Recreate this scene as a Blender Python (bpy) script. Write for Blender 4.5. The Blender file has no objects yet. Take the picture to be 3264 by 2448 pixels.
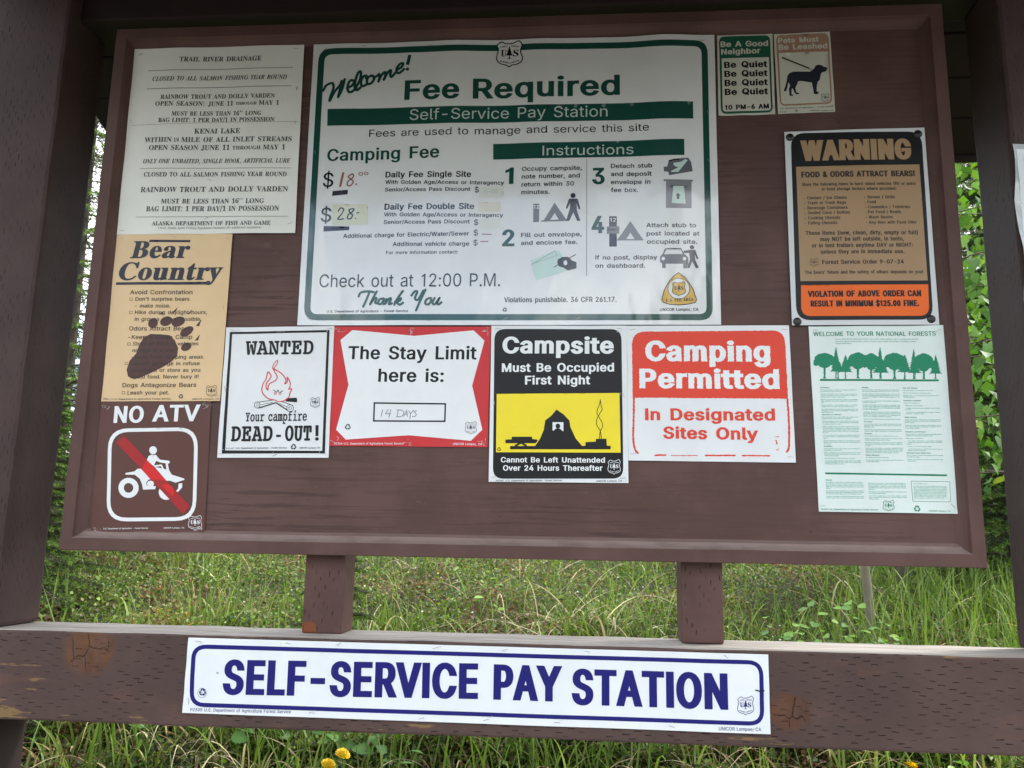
import bpy, bmesh, math, random
import numpy as np
from mathutils import Matrix, Vector, noise
from mathutils.geometry import delaunay_2d_cdt

# ------------------------------------------------------------------ camera
# metres; X runs along the notice board, Y goes away from the viewer, Z is up; origin = board's lower left corner
scene = bpy.context.scene
col = bpy.context.scene.collection
cam_data = bpy.data.cameras.new('camera')
cam_data.sensor_width = 36.0
cam_data.lens = 2734.0 / 3264.0 * 36.0
cam_data.clip_start = 0.05
cam_data.clip_end = 2000.0
cam = bpy.data.objects.new('camera', cam_data)
col.objects.link(cam)
cr = Vector((0.9967468, 0.0785709, 0.0179559))
cd = Vector((0.0032062, 0.1839565, -0.9829292))
cf = Vector((-0.0805328, 0.9797891, 0.1831061))
mw = Matrix((cr, -cd, -cf)).transposed().to_4x4()
mw.translation = Vector((1.10846, -1.77749, 0.03020))
cam.matrix_world = mw
scene.camera = cam
cam_data.dof.use_dof = True          # a phone lens: far foliage goes very slightly soft
cam_data.dof.focus_distance = 1.9
cam_data.dof.aperture_fstop = 14.0

# ------------------------------------------------------------------ sky, sun, exposure
SUN_ELEV = math.radians(48)
SUN_AZ = math.radians(62)       # from +Y towards +X: the sun stands high behind the kiosk, to the right
world = bpy.data.worlds.new('World')
scene.world = world
world.use_nodes = True
wn = world.node_tree
wn.nodes.clear()
def N(nt, t, **kw):
    n = nt.nodes.new(t)
    for k, v in kw.items(): setattr(n, k, v)
    return n
wo = N(wn, 'ShaderNodeOutputWorld')
bg = N(wn, 'ShaderNodeBackground'); bg.inputs[1].default_value = 0.13
sky = N(wn, 'ShaderNodeTexSky', sky_type='NISHITA', sun_disc=False)
sky.sun_elevation = SUN_ELEV; sky.sun_rotation = SUN_AZ
sky.air_density = 1.0; sky.dust_density = 1.5
tc = N(wn, 'ShaderNodeTexCoord')
mp = N(wn, 'ShaderNodeMapping'); mp.inputs['Scale'].default_value = (1.6, 1.6, 4.0)
cn = N(wn, 'ShaderNodeTexNoise'); cn.inputs['Scale'].default_value = 1.7; cn.inputs['Detail'].default_value = 7
crp = N(wn, 'ShaderNodeValToRGB'); crp.color_ramp.elements[0].position = 0.39; crp.color_ramp.elements[1].position = 0.57
mixc = N(wn, 'ShaderNodeMix', data_type='RGBA'); mixc.inputs['B'].default_value = (8.0, 8.05, 8.1, 1)
wn.links.new(tc.outputs['Generated'], mp.inputs[0]); wn.links.new(mp.outputs[0], cn.inputs['Vector'])
wn.links.new(cn.outputs[0], crp.inputs[0]); wn.links.new(crp.outputs[0], mixc.inputs['Factor'])
wn.links.new(sky.outputs[0], mixc.inputs['A']); wn.links.new(mixc.outputs['Result'], bg.inputs[0])
wn.links.new(bg.outputs[0], wo.inputs[0])
sd = bpy.data.lights.new('sun', 'SUN'); sd.energy = 1.5; sd.angle = math.radians(12); sd.color = (1.0, 0.96, 0.9)
sun = bpy.data.objects.new('sun', sd); col.objects.link(sun)
sdir = Vector((math.sin(SUN_AZ) * math.cos(SUN_ELEV), math.cos(SUN_AZ) * math.cos(SUN_ELEV), math.sin(SUN_ELEV)))
sun.rotation_euler = (-sdir).to_track_quat('-Z', 'Y').to_euler()
sun.location = sdir * 30
scene.view_settings.view_transform = 'Standard'
scene.view_settings.look = 'None'
scene.view_settings.exposure = 1.8
scene.view_settings.gamma = 1.0
scene.view_settings.use_curve_mapping = False
scene.render.engine = 'CYCLES'
scene.cycles.max_bounces = 6
scene.cycles.diffuse_bounces = 3
scene.cycles.glossy_bounces = 3
scene.cycles.transmission_bounces = 3
scene.cycles.transparent_max_bounces = 6
scene.cycles.caustics_reflective = False
scene.cycles.caustics_refractive = False
scene.cycles.use_denoising = True

rng = np.random.default_rng(7)
random.seed(11)

# ------------------------------------------------------------------ helpers
def link(name, data, parent=None, **props):
    o = bpy.data.objects.new(name, data)
    col.objects.link(o)
    if parent is not None: o.parent = parent
    for k, v in props.items(): o[k] = v
    return o

def thing(name, label, cat, loc=(0, 0, 0), group=None):
    o = link(name, None); o.empty_display_size = 0.05
    o.location = loc; o['label'] = label; o['category'] = cat
    if group: o['group'] = group
    return o

def mesh_np(name, verts, faces, mats=(), midx=None, tint=None, smooth=False):
    """faces: (n,3) or (n,4) integer array, or a list of index tuples"""
    me = bpy.data.meshes.new(name)
    verts = np.asarray(verts, np.float32)
    if isinstance(faces, np.ndarray):
        n, k = faces.shape
        me.vertices.add(len(verts)); me.vertices.foreach_set('co', verts.ravel())
        me.loops.add(n * k); me.loops.foreach_set('vertex_index', faces.astype(np.int32).ravel())
        me.polygons.add(n); me.polygons.foreach_set('loop_start', np.arange(0, n * k, k, dtype=np.int32))
        me.update(calc_edges=True)
    else:
        me.from_pydata([tuple(map(float, v)) for v in verts], [], faces)
    for m in mats: me.materials.append(m)
    if midx is not None: me.polygons.foreach_set('material_index', np.asarray(midx, np.int32))
    if tint is not None:
        a = me.color_attributes.new('tint', 'FLOAT_COLOR', 'POINT')
        a.data.foreach_set('color', np.asarray(tint, np.float32).ravel())
    if smooth: me.polygons.foreach_set('use_smooth', np.ones(len(me.polygons), bool))
    me.update()
    return me

def box(x0, x1, y0, y1, z0, z1, bev=0.004, mats=(), seg=0, wob=0.0, axis=0, name='box'):
    """a bevelled timber; seg cuts along its axis so that its edges can wander by wob"""
    bm = bmesh.new()
    bmesh.ops.create_cube(bm, size=1)
    for v in bm.verts:
        v.co = Vector((x0 + (v.co.x + .5) * (x1 - x0), y0 + (v.co.y + .5) * (y1 - y0), z0 + (v.co.z + .5) * (z1 - z0)))
    if seg:
        ed = [e for e in bm.edges if abs((e.verts[0].co - e.verts[1].co)[axis]) > 1e-6]
        bmesh.ops.subdivide_edges(bm, edges=ed, cuts=seg, use_grid_fill=True)
    if bev:
        es = [e for e in bm.edges if len(e.link_faces) == 2 and e.calc_face_angle(0) > 0.5]
        bmesh.ops.bevel(bm, geom=es, offset=bev, segments=2, affect='EDGES', profile=0.6)
    if wob:
        for v in bm.verts:
            d = noise.noise_vector(v.co * 9.0) * wob + noise.noise_vector(v.co * 31.0) * wob * .5
            d[axis] = 0; v.co += d
    me = bpy.data.meshes.new(name); bm.to_mesh(me); bm.free()
    for m in mats: me.materials.append(m)
    return me

# ------------------------------------------------------------------ materials
def new_mat(name):
    m = bpy.data.materials.new(name); m.use_nodes = True
    nt = m.node_tree; b = nt.nodes['Principled BSDF']
    return m, nt, b

def math_(nt, op, a, b=None, c=None, clamp=False):
    n = N(nt, 'ShaderNodeMath', operation=op, use_clamp=clamp)
    for i, v in enumerate((a, b, c)):
        if v is None: continue
        if isinstance(v, (int, float)): n.inputs[i].default_value = v
        else: nt.links.new(v, n.inputs[i])
    return n.outputs[0]

def noise_(nt, vec, scale, detail=3, rough=.55, dist=0.0, out=0):
    n = N(nt, 'ShaderNodeTexNoise'); n.inputs['Scale'].default_value = scale; n.inputs['Detail'].default_value = detail
    n.inputs['Roughness'].default_value = rough; n.inputs['Distortion'].default_value = dist
    nt.links.new(vec, n.inputs['Vector']); return n.outputs[out]

def scaled(nt, sx, sy, sz, loc=(0, 0, 0)):
    t = N(nt, 'ShaderNodeTexCoord'); m = N(nt, 'ShaderNodeMapping')
    m.inputs['Scale'].default_value = (sx, sy, sz); m.inputs['Location'].default_value = loc
    nt.links.new(t.outputs['Object'], m.inputs[0]); return m.outputs[0]

def smooth_(nt, v, a, b, lo=0.0, hi=1.0):
    n = N(nt, 'ShaderNodeMapRange', interpolation_type='SMOOTHSTEP')
    n.inputs[1].default_value = a; n.inputs[2].default_value = b; n.inputs[3].default_value = lo; n.inputs[4].default_value = hi
    nt.links.new(v, n.inputs[0]); return n.outputs[0]

def mix_(nt, f, a, b):
    n = N(nt, 'ShaderNodeMix', data_type='RGBA')
    for k, v in (('Factor', f), ('A', a), ('B', b)):
        if isinstance(v, (int, float)): n.inputs[k].default_value = v
        elif isinstance(v, tuple): n.inputs[k].default_value = (*v, 1) if len(v) == 3 else v
        else: nt.links.new(v, n.inputs[k])
    return n.outputs['Result']

def bump_(nt, h, strength, dist=.001, prev=None):
    n = N(nt, 'ShaderNodeBump'); n.inputs['Strength'].default_value = strength; n.inputs['Distance'].default_value = dist
    nt.links.new(h, n.inputs['Height'])
    if prev is not None: nt.links.new(prev, n.inputs['Normal'])
    return n.outputs[0]

def incisions(nt, u, v, du, dv, ln, wd, seed=0.0):
    """short knife cuts of pressure-treated timber, in staggered rows"""
    warp = noise_(nt, scaled(nt, 14, 14, 14, (seed, 0, 0)), 1.0, 3)
    vw = math_(nt, 'ADD', v, math_(nt, 'MULTIPLY', warp, dv * 1.6))
    fine = noise_(nt, scaled(nt, 260, 260, 260), 1.0, 2)
    vw = math_(nt, 'ADD', vw, math_(nt, 'MULTIPLY', fine, dv * .35))
    vs = math_(nt, 'DIVIDE', vw, dv); row = math_(nt, 'FLOOR', vs); lv = math_(nt, 'SUBTRACT', math_(nt, 'FRACT', vs), .5)
    rw = N(nt, 'ShaderNodeTexWhiteNoise', noise_dimensions='1D'); nt.links.new(row, rw.inputs['W'])
    off = math_(nt, 'FRACT', math_(nt, 'ADD', math_(nt, 'MULTIPLY', row, .375), math_(nt, 'MULTIPLY', rw.outputs['Value'], .22)))
    us = math_(nt, 'ADD', math_(nt, 'DIVIDE', u, du), off); ce = math_(nt, 'FLOOR', us); lu = math_(nt, 'SUBTRACT', math_(nt, 'FRACT', us), .5)
    w = N(nt, 'ShaderNodeTexWhiteNoise', noise_dimensions='3D'); cx = N(nt, 'ShaderNodeCombineXYZ')
    nt.links.new(ce, cx.inputs[0]); nt.links.new(row, cx.inputs[1]); cx.inputs[2].default_value = seed; nt.links.new(cx.outputs[0], w.inputs['Vector'])
    r = w.outputs['Value']
    lim = math_(nt, 'MULTIPLY', math_(nt, 'ADD', .45, math_(nt, 'MULTIPLY', r, .75)), ln)
    mu = math_(nt, 'SUBTRACT', 1.0, math_(nt, 'DIVIDE', math_(nt, 'ABSOLUTE', lu), lim), None, True)
    mv = math_(nt, 'SUBTRACT', 1.0, math_(nt, 'DIVIDE', math_(nt, 'ABSOLUTE', lv), wd), None, True)
    m = math_(nt, 'MULTIPLY', smooth_(nt, mu, 0, .35), smooth_(nt, mv, 0, .6))
    fade = smooth_(nt, noise_(nt, scaled(nt, 9, 9, 9, (seed, 4, 0)), 1.0, 3), .38, .62, .35, 1)
    return math_(nt, 'MULTIPLY', math_(nt, 'MULTIPLY', m, fade), smooth_(nt, r, .18, .8, .0, 1))

PAINT = (0.108, 0.060, 0.052)
def wood_paint(name, along, inc=None, extras=None, base=PAINT, grain=.35, rough=.55):
    """brown stained timber; along = axis index of the grain"""
    m, nt, b = new_mat(name)
    s = [70, 70, 70]; s[along] = 3.0
    g = noise_(nt, scaled(nt, *s), 1.0, 5, .65, .4)
    patch = noise_(nt, scaled(nt, 5, 5, 5), 1.0, 4, .6)
    c = mix_(nt, smooth_(nt, patch, .35, .68), tuple(v * .84 for v in base), tuple(v * 1.14 for v in base))
    c = mix_(nt, smooth_(nt, g, .55, .8, 0, grain), c, tuple(v * .6 for v in base))
    sp = noise_(nt, scaled(nt, 60, 60, 60), 1.0, 2)
    c = mix_(nt, smooth_(nt, sp, .70, .78, 0, .22), c, tuple(v * 1.7 for v in base))
    bn = bump_(nt, g, .35, .0012)
    fine = noise_(nt, scaled(nt, 420, 420, 420), 1.0, 2)
    bn = bump_(nt, fine, .25, .0005, bn)
    t = N(nt, 'ShaderNodeTexCoord'); sx = N(nt, 'ShaderNodeSeparateXYZ'); nt.links.new(t.outputs['Object'], sx.inputs[0])
    if extras: c, bn = extras(nt, c, bn, sx)
    if inc:
        u, v, du, dv, ln, wd = inc
        ax = {'x': sx.outputs[0], 'y': sx.outputs[1], 'z': sx.outputs[2]}
        vv = ax[v] if len(v) == 1 else math_(nt, 'ADD', ax[v[0]], ax[v[1]])
        k = incisions(nt, ax[u], vv, du, dv, ln, wd, 1.3 * along)
        c = mix_(nt, math_(nt, 'MULTIPLY', k, .9), c, (.014, .009, .009))
        bn = bump_(nt, math_(nt, 'MULTIPLY', k, -1.0), .8, .0025, bn)
    nt.links.new(c, b.inputs['Base Color']); nt.links.new(bn, b.inputs['Normal'])
    rr = math_(nt, 'ADD', rough, math_(nt, 'MULTIPLY', patch, .15)); nt.links.new(rr, b.inputs['Roughness'])
    b.inputs['Specular IOR Level'].default_value = .18
    return m

def knot(nt, c, bn, sx, cx, cz, r, colr):
    dx = math_(nt, 'SUBTRACT', sx.outputs[0], cx); dz = math_(nt, 'MULTIPLY', math_(nt, 'SUBTRACT', sx.outputs[2], cz), 1.15)
    d = math_(nt, 'SQRT', math_(nt, 'ADD', math_(nt, 'MULTIPLY', dx, dx), math_(nt, 'MULTIPLY', dz, dz)))
    wob = noise_(nt, scaled(nt, 28, 28, 28, (cx, 0, 0)), 1.0, 4)
    d = math_(nt, 'ADD', d, math_(nt, 'MULTIPLY', math_(nt, 'SUBTRACT', wob, .5), r * .7))
    k = smooth_(nt, d, r * 1.12, r * .72, 0, .9)
    tone = mix_(nt, smooth_(nt, wob, .3, .7), tuple(v * .6 for v in colr), colr)
    tone = mix_(nt, smooth_(nt, noise_(nt, scaled(nt, 90, 90, 30), 1.0, 4), .4, .7, 0, .7), tone, PAINT)
    c = mix_(nt, k, c, tone)
    vo = N(nt, 'ShaderNodeTexVoronoi', feature='DISTANCE_TO_EDGE'); vo.inputs['Scale'].default_value = 1.0
    mp_ = scaled(nt, 34, 34, 22, (cx, 0, 0)); dd = noise_(nt, mp_, 2.2, 3, out=1)
    vadd = N(nt, 'ShaderNodeMix', data_type='VECTOR'); vadd.inputs['Factor'].default_value = .28
    nt.links.new(mp_, vadd.inputs['A']); nt.links.new(dd, vadd.inputs['B']); nt.links.new(vadd.outputs[1], vo.inputs['Vector'])
    cr_ = math_(nt, 'MULTIPLY', smooth_(nt, vo.outputs[0], .022, .004), math_(nt, 'MULTIPLY', smooth_(nt, d, r * .9, r * .6), .6))
    c = mix_(nt, cr_, c, (.012, .006, .004))
    return c, bump_(nt, math_(nt, 'MULTIPLY', cr_, -1.0), 1, .003, bn)

def beam_extras(nt, c, bn, sx):
    och = noise_(nt, scaled(nt, 7, 10, 60, (3.1, 0, .4)), 1.0, 5, .6)
    # chips concentrate at the left end, along the lower edge and the top arris
    left = smooth_(nt, sx.outputs[0], .25, -.15)
    low = smooth_(nt, sx.outputs[2], -.295, -.33)
    top = smooth_(nt, sx.outputs[2], -.172, -.1625)
    bias = math_(nt, 'ADD', math_(nt, 'MULTIPLY', left, .13), math_(nt, 'MULTIPLY', low, .13))
    bias = math_(nt, 'ADD', bias, math_(nt, 'MULTIPLY', top, .10))
    k = smooth_(nt, math_(nt, 'ADD', och, bias), .745, .775, 0, .75)
    c = mix_(nt, k, c, (.235, .15, .062))
    red = smooth_(nt, noise_(nt, scaled(nt, 6, 6, 18, (9, 0, 0)), 1.0, 4), .58, .75, 0, .5)
    c = mix_(nt, red, c, (.14, .068, .05))
    c, bn = knot(nt, c, bn, sx, .118, -.195, .058, (.150, .068, .030))
    c, bn = knot(nt, c, bn, sx, 1.497, -.270, .042, (.120, .052, .026))
    return c, bn

def post_extras(nt, c, bn, sx):
    # bare orange wood where paint has flaked off the foot of the short post
    n_ = noise_(nt, scaled(nt, 22, 22, 30, (1, 0, 2)), 1.0, 4)
    zb = smooth_(nt, sx.outputs[2], -.105, -.150); xb = smooth_(nt, sx.outputs[0], .600, .545)
    k = smooth_(nt, math_(nt, 'ADD', math_(nt, 'MULTIPLY', zb, xb), math_(nt, 'MULTIPLY', math_(nt, 'SUBTRACT', n_, .5), 2.6)), .62, .74)
    c = mix_(nt, k, c, (.20, .065, .028))
    return c, bump_(nt, k, -.5, .001, bn)

M_post = wood_paint('brown_stain_post', 2, ('z', 'xy', .034, .0075, .20, .15), base=(.060, .038, .036))
M_foot = wood_paint('shaded_post_foot', 2, None, base=(.040, .028, .027))  # same post below the beam; the beam's shade is painted in as darker base
M_short = wood_paint('brown_stain_short_post', 2, ('z', 'xy', .034, .0098, .15, .13), post_extras)
M_beam = wood_paint('brown_stain_beam', 0, ('x', 'z', .042, .0066, .165, .15), beam_extras, base=(.086, .055, .048))
def ply_extras(nt, c, bn, sx):
    g = noise_(nt, scaled(nt, 5, 5, 130, (0, 0, 5)), 1.0, 6, .7, .6)
    zone = smooth_(nt, noise_(nt, scaled(nt, 1.6, 1, 4, (2, 0, 7)), 1.0, 2), .42, .62)
    k = math_(nt, 'MULTIPLY', smooth_(nt, g, .50, .60), math_(nt, 'ADD', .25, math_(nt, 'MULTIPLY', zone, .55)))
    c = mix_(nt, k, c, (.062, .036, .032))
    # rubbed pale spots, and small dark nail and staple holes
    rub = noise_(nt, scaled(nt, 9, 9, 22, (8, 0, 1)), 1.0, 5, .7)
    c = mix_(nt, smooth_(nt, rub, .60, .78, 0, .35), c, (.19, .125, .115))
    v_ = N(nt, 'ShaderNodeTexVoronoi'); v_.inputs['Scale'].default_value = 1.0; nt.links.new(scaled(nt, 17, 17, 17), v_.inputs['Vector'])
    c = mix_(nt, smooth_(nt, v_.outputs['Distance'], .035, .015, 0, .85), c, (.015, .01, .009))
    return c, bump_(nt, g, -.8, .002, bn)
M_ply = wood_paint('brown_plywood', 0, None, ply_extras, grain=.15, rough=.42)
def upface_light(nt, c, bn, sx):
    # light caught by up-facing surfaces, painted in as a paler, patchy colour
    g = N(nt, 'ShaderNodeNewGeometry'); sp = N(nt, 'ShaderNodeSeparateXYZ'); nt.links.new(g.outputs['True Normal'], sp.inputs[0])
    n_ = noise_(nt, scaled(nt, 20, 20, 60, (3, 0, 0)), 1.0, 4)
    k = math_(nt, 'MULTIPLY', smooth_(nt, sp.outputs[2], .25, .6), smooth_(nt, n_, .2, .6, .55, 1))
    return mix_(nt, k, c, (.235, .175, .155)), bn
M_rail_h = wood_paint('brown_moulding_across', 0, None, upface_light, grain=.2, rough=.45)
M_rail_v = wood_paint('brown_moulding_upright', 2, None, grain=.2, rough=.45)
M_roof = wood_paint('brown_roof_timber', 0, None, base=(.026, .018, .017))

def weathered(name):
    m, nt, b = new_mat(name)
    g = noise_(nt, scaled(nt, 5, 90, 90), 1.0, 6, .65, .5); p = noise_(nt, scaled(nt, 9, 30, 9), 1.0, 4)
    c = mix_(nt, smooth_(nt, g, .3, .72), (.19, .165, .14), (.42, .385, .34))
    c = mix_(nt, smooth_(nt, p, .60, .72, 0, .45), c, (.20, .125, .08))
    c = mix_(nt, smooth_(nt, g, .70, .78, 0, .7), c, (.05, .04, .035))
    nt.links.new(c, b.inputs['Base Color']); b.inputs['Roughness'].default_value = .85
    nt.links.new(bump_(nt, g, .6, .002), b.inputs['Normal'])
    return m
M_grey = weathered('weathered_grey_wood')

def plain(name, c, rough=.6, metal=0.0, var=.15, scale=30):
    m, nt, b = new_mat(name)
    n_ = noise_(nt, scaled(nt, scale, scale, scale), 1.0, 4)
    nt.links.new(mix_(nt, n_, tuple(v * (1 - var) for v in c), tuple(min(1, v * (1 + var)) for v in c)), b.inputs['Base Color'])
    b.inputs['Roughness'].default_value = rough; b.inputs['Metallic'].default_value = metal
    return m

def leaf_mat(name, rough=.5, trans=.3, spec=.3):
    m, nt, b = new_mat(name)
    a = N(nt, 'ShaderNodeVertexColor', layer_name='tint')
    nt.links.new(a.outputs[0], b.inputs['Base Color']); b.inputs['Roughness'].default_value = rough
    b.inputs['Specular IOR Level'].default_value = spec
    tr = N(nt, 'ShaderNodeBsdfTranslucent'); hs = N(nt, 'ShaderNodeHueSaturation'); hs.inputs['Value'].default_value = 1.5; hs.inputs['Saturation'].default_value = 1.15
    nt.links.new(a.outputs[0], hs.inputs['Color']); nt.links.new(hs.outputs[0], tr.inputs[0])
    mx = N(nt, 'ShaderNodeMixShader'); mx.inputs[0].default_value = trans
    nt.links.new(b.outputs[0], mx.inputs[1]); nt.links.new(tr.outputs[0], mx.inputs[2])
    nt.links.new(mx.outputs[0], nt.nodes['Material Output'].inputs[0])
    return m
M_leaf = leaf_mat('leaf_green'); M_needle = leaf_mat('needle_green', .55, .15); M_straw = leaf_mat('straw', .6, .25)
M_bark = plain('grey_bark', (.085, .07, .055), .9, 0, .5, 45)
M_soil = plain('soil', (.055, .043, .028), .95, 0, .5, 25)

# ------------------------------------------------------------------ ground
def terrain(x, y):
    x = np.asarray(x, float); y = np.asarray(y, float)
    h = np.interp(y, [-400, -30, 0.0, .45, .85, 1.6, 3.0, 6.0, 14.0, 60.0, 400.0], [-1.6, -1.5, -1.42, -1.1, -.70, -.42, -.17, .06, .5, 2.0, 9.0])
    b = .035 * np.sin(x * 3.1 + y * 2.3) + .025 * np.sin(x * 7.3 - y * 5.1 + 1) + .015 * np.sin(x * 13 + y * 17)
    return h + b * np.clip((y - .3) / .6, 0, 1) * np.clip(1 - y / 40, .2, 1)
gx = np.concatenate([[-400, -150, -60, -25, -12, -7], np.arange(-4.5, 6.6, .12), [9, 14, 27, 60, 150, 400]])
gy = np.concatenate([[-400, -150, -60, -25, -12, -6, -3, -1.5, -.6], np.arange(0, 6.2, .12), [8, 11, 14, 20, 30, 45, 60, 100, 200, 400]])
GX, GY = np.meshgrid(gx, gy)
gv = np.stack([GX, GY, terrain(GX, GY)], -1).reshape(-1, 3)
ii, jj = np.meshgrid(np.arange(len(gy) - 1), np.arange(len(gx) - 1), indexing='ij'); k0 = (ii * len(gx) + jj).ravel()
gf = np.stack([k0, k0 + 1, k0 + 1 + len(gx), k0 + len(gx)], 1)
M_ground, nt, b = new_mat('forest_floor')
n1 = noise_(nt, scaled(nt, 6, 6, 6), 1.0, 6); n2 = noise_(nt, scaled(nt, 45, 45, 45), 1.0, 4)
c = mix_(nt, smooth_(nt, n1, .38, .62), (.045, .034, .022), (.05, .062, .018)); c = mix_(nt, smooth_(nt, n2, .55, .75, 0, .6), c, (.11, .085, .045))
nt.links.new(c, b.inputs['Base Color']); b.inputs['Roughness'].default_value = .95
nt.links.new(bump_(nt, n2, 1, .02), b.inputs['Normal'])
link('ground', mesh_np('ground', gv, gf, [M_ground], smooth=True), kind='structure')

# unseen gravel strip added in front, bouncing light up onto the board
M_gravel, nt, b = new_mat('gravel')
n1 = noise_(nt, scaled(nt, 40, 40, 40), 1.0, 5); n2 = noise_(nt, scaled(nt, 1.2, 1.2, 1.2), 1.0, 3)
c = mix_(nt, smooth_(nt, n1, .35, .7), (.12, .112, .10), (.24, .228, .208)); c = mix_(nt, smooth_(nt, n2, .5, .7, 0, .4), c, (.17, .155, .13))
nt.links.new(c, b.inputs['Base Color']); b.inputs['Roughness'].default_value = .95; nt.links.new(bump_(nt, n1, 1, .01), b.inputs['Normal'])
rx = np.concatenate([[-90, -40, -15], np.arange(-6, 9, 1.0), [16, 40, 90]]); ry = np.concatenate([[-11], np.arange(-10, -.6, .5), [-.4]])
RXX, RYY = np.meshgrid(rx, ry); rv = np.stack([RXX, RYY, terrain(RXX, RYY) + .012], -1).reshape(-1, 3)
ii, jj = np.meshgrid(np.arange(len(ry) - 1), np.arange(len(rx) - 1), indexing='ij'); k0 = (ii * len(rx) + jj).ravel()
link('bounce_gravel', mesh_np('bounce_gravel', rv, np.stack([k0, k0 + 1, k0 + 1 + len(rx), k0 + len(rx)], 1), [M_gravel], smooth=True), kind='structure')

# ------------------------------------------------------------------ kiosk
kiosk = thing('information_kiosk', 'brown stained timber kiosk with framed notice board, corner posts, cross beam and roof', 'kiosk')
BH = 1.2214
def beam_mesh():
    me = box(-.42, 2.32, -.049, .124, -.335, -.16, .005, [M_beam, M_grey], 60, .0016, 0, 'beam')
    for p in me.polygons:
        if p.normal.z > .55: p.material_index = 1
    return me
link('cross_beam', beam_mesh(), kiosk, label='brown cross beam with weathered grey top and two knots')
for x0, x1 in ((-.31, -.095), (1.995, 2.21)):
    link('post', box(x0, x1, -.043, .112, -.1595, 1.33, .009, [M_post], 26, .0016, 2, 'post'), kiosk)
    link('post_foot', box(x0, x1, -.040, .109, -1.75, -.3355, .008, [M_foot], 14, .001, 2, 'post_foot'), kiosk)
link('short_post', box(.531, .616, .028, .112, -.1592, .0095, .003, [M_short], 8, .001, 2, 'short_post'), kiosk, label='short post with orange bare wood at its foot')
link('short_post', box(1.311, 1.395, .028, .112, -.1592, .0095, .004, [M_short], 8, .001, 2, 'short_post'), kiosk)
# plywood panel, its back, and four mitred mouldings
link('board_panel', box(.01, 1.89, .0215, .036, .01, BH - .01, 0, [M_ply]), kiosk)
prof = [(0, .026), (0, .0012), (.0012, 0), (.0262, 0), (.0272, .0012), (.0282, .0052), (.0305, .0095), (.0350, .0150), (.0400, .0185), (.0455, .0208), (.0465, .0212), (.0465, .024)]
def rail(side):
    vs, fs = [], []
    n = 30
    for i in range(n + 1):
        t = i / n
        for d, y in prof:
            if side in (0, 2):
                x = d + (1.9 - 2 * d) * t; z = d if side == 0 else BH - d
            else:
                z = d + (BH - 2 * d) * t; x = d if side == 3 else 1.9 - d
            w = noise.noise(Vector((x * 8, z * 8, side))) * .0007
            vs.append((x + (w if side in (1, 3) else 0), y, z + (w if side in (0, 2) else 0)))
    p = len(prof)
    for i in range(n):
        for j in range(p - 1):
            a = i * p + j; q = (a, a + p, a + p + 1, a + 1)
            fs.append(q if side in (0, 3) else q[::-1])
    fs.append(tuple(range(p))); fs.append(tuple(range(n * p, n * p + p)))
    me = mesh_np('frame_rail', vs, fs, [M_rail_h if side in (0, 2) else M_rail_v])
    bm = bmesh.new(); bm.from_mesh(me); bmesh.ops.recalc_face_normals(bm, faces=bm.faces); bm.to_mesh(me); bm.free()
    return me
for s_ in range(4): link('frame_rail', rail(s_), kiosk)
# header above the board, brackets, roof with rafters
link('header_beam', box(-.095, 1.995, .0, .11, 1.245, 1.36, .006, [M_roof], 10, .001, 0, 'header'), kiosk)
RX0, RX1, EY, EZ, RIDGE = -.335, 2.43, .70, 1.187, 1.43
for sgn in (-1, 1):
    ye, ez_ = (EY, EZ) if sgn > 0 else (-.78, 1.134); yr = .033
    n = 5
    for k in range(n):      # sarking boards, seen from below
        t0 = k / n; t1 = (k + 1) / n - .012
        ya, yb = yr + (ye - yr) * t0, yr + (ye - yr) * t1; za, zb = RIDGE + (ez_ - RIDGE) * t0, RIDGE + (ez_ - RIDGE) * t1
        vs = [(x, y, z + dz) for dz in (0, .02) for x in (RX0, RX1) for y, z in ((ya, za), (yb, zb))]
        fs = [(0, 1, 3, 2), (4, 6, 7, 5), (0, 4, 5, 1), (2, 3, 7, 6), (0, 2, 6, 4), (1, 5, 7, 3)]
        link('roof_board', mesh_np('roof_board', vs, fs, [M_roof]), kiosk)
    for x in (RX0 + .002, .42, 1.12, 1.82, RX1 - .042):
        vs = [(xx, y, z + dz) for xx in (x, x + .04) for y, z in ((yr, RIDGE), (ye * .995, ez_ + .001)) for dz in (-.07, -.002)]
        fs = [(0, 1, 3, 2), (4, 6, 7, 5), (0, 2, 6, 4), (1, 5, 7, 3), (0, 4, 5, 1), (2, 3, 7, 6)]
        if x > RX0 + .01 and x < RX1 - .05: link('rafter', mesh_np('rafter', vs, fs, [M_roof]), kiosk)
    vs = [(x, ye + sgn * dy, z) for dy in (.001, .021) for x in (RX0, RX1) for z in (ez_ - .012, ez_ + .045)]
    link('fascia_board', mesh_np('fascia_board', vs, [(0, 1, 3, 2), (4, 6, 7, 5), (0, 2, 6, 4), (1, 5, 7, 3), (0, 4, 5, 1), (2, 3, 7, 6)], [M_roof]), kiosk)
    vs = [(x, y, z + dz) for dz in (.021, .035) for x in (RX0 - .02, RX1 + .02) for y, z in ((yr, RIDGE), (ye + sgn * .03, ez_ - .008))]
    link('shingle_layer', mesh_np('shingle_layer', vs, [(0, 1, 3, 2), (4, 6, 7, 5), (0, 4, 5, 1), (2, 3, 7, 6), (0, 2, 6, 4), (1, 5, 7, 3)], [plain('dark_shingle', (.06, .055, .05), .9)]), kiosk)

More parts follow.
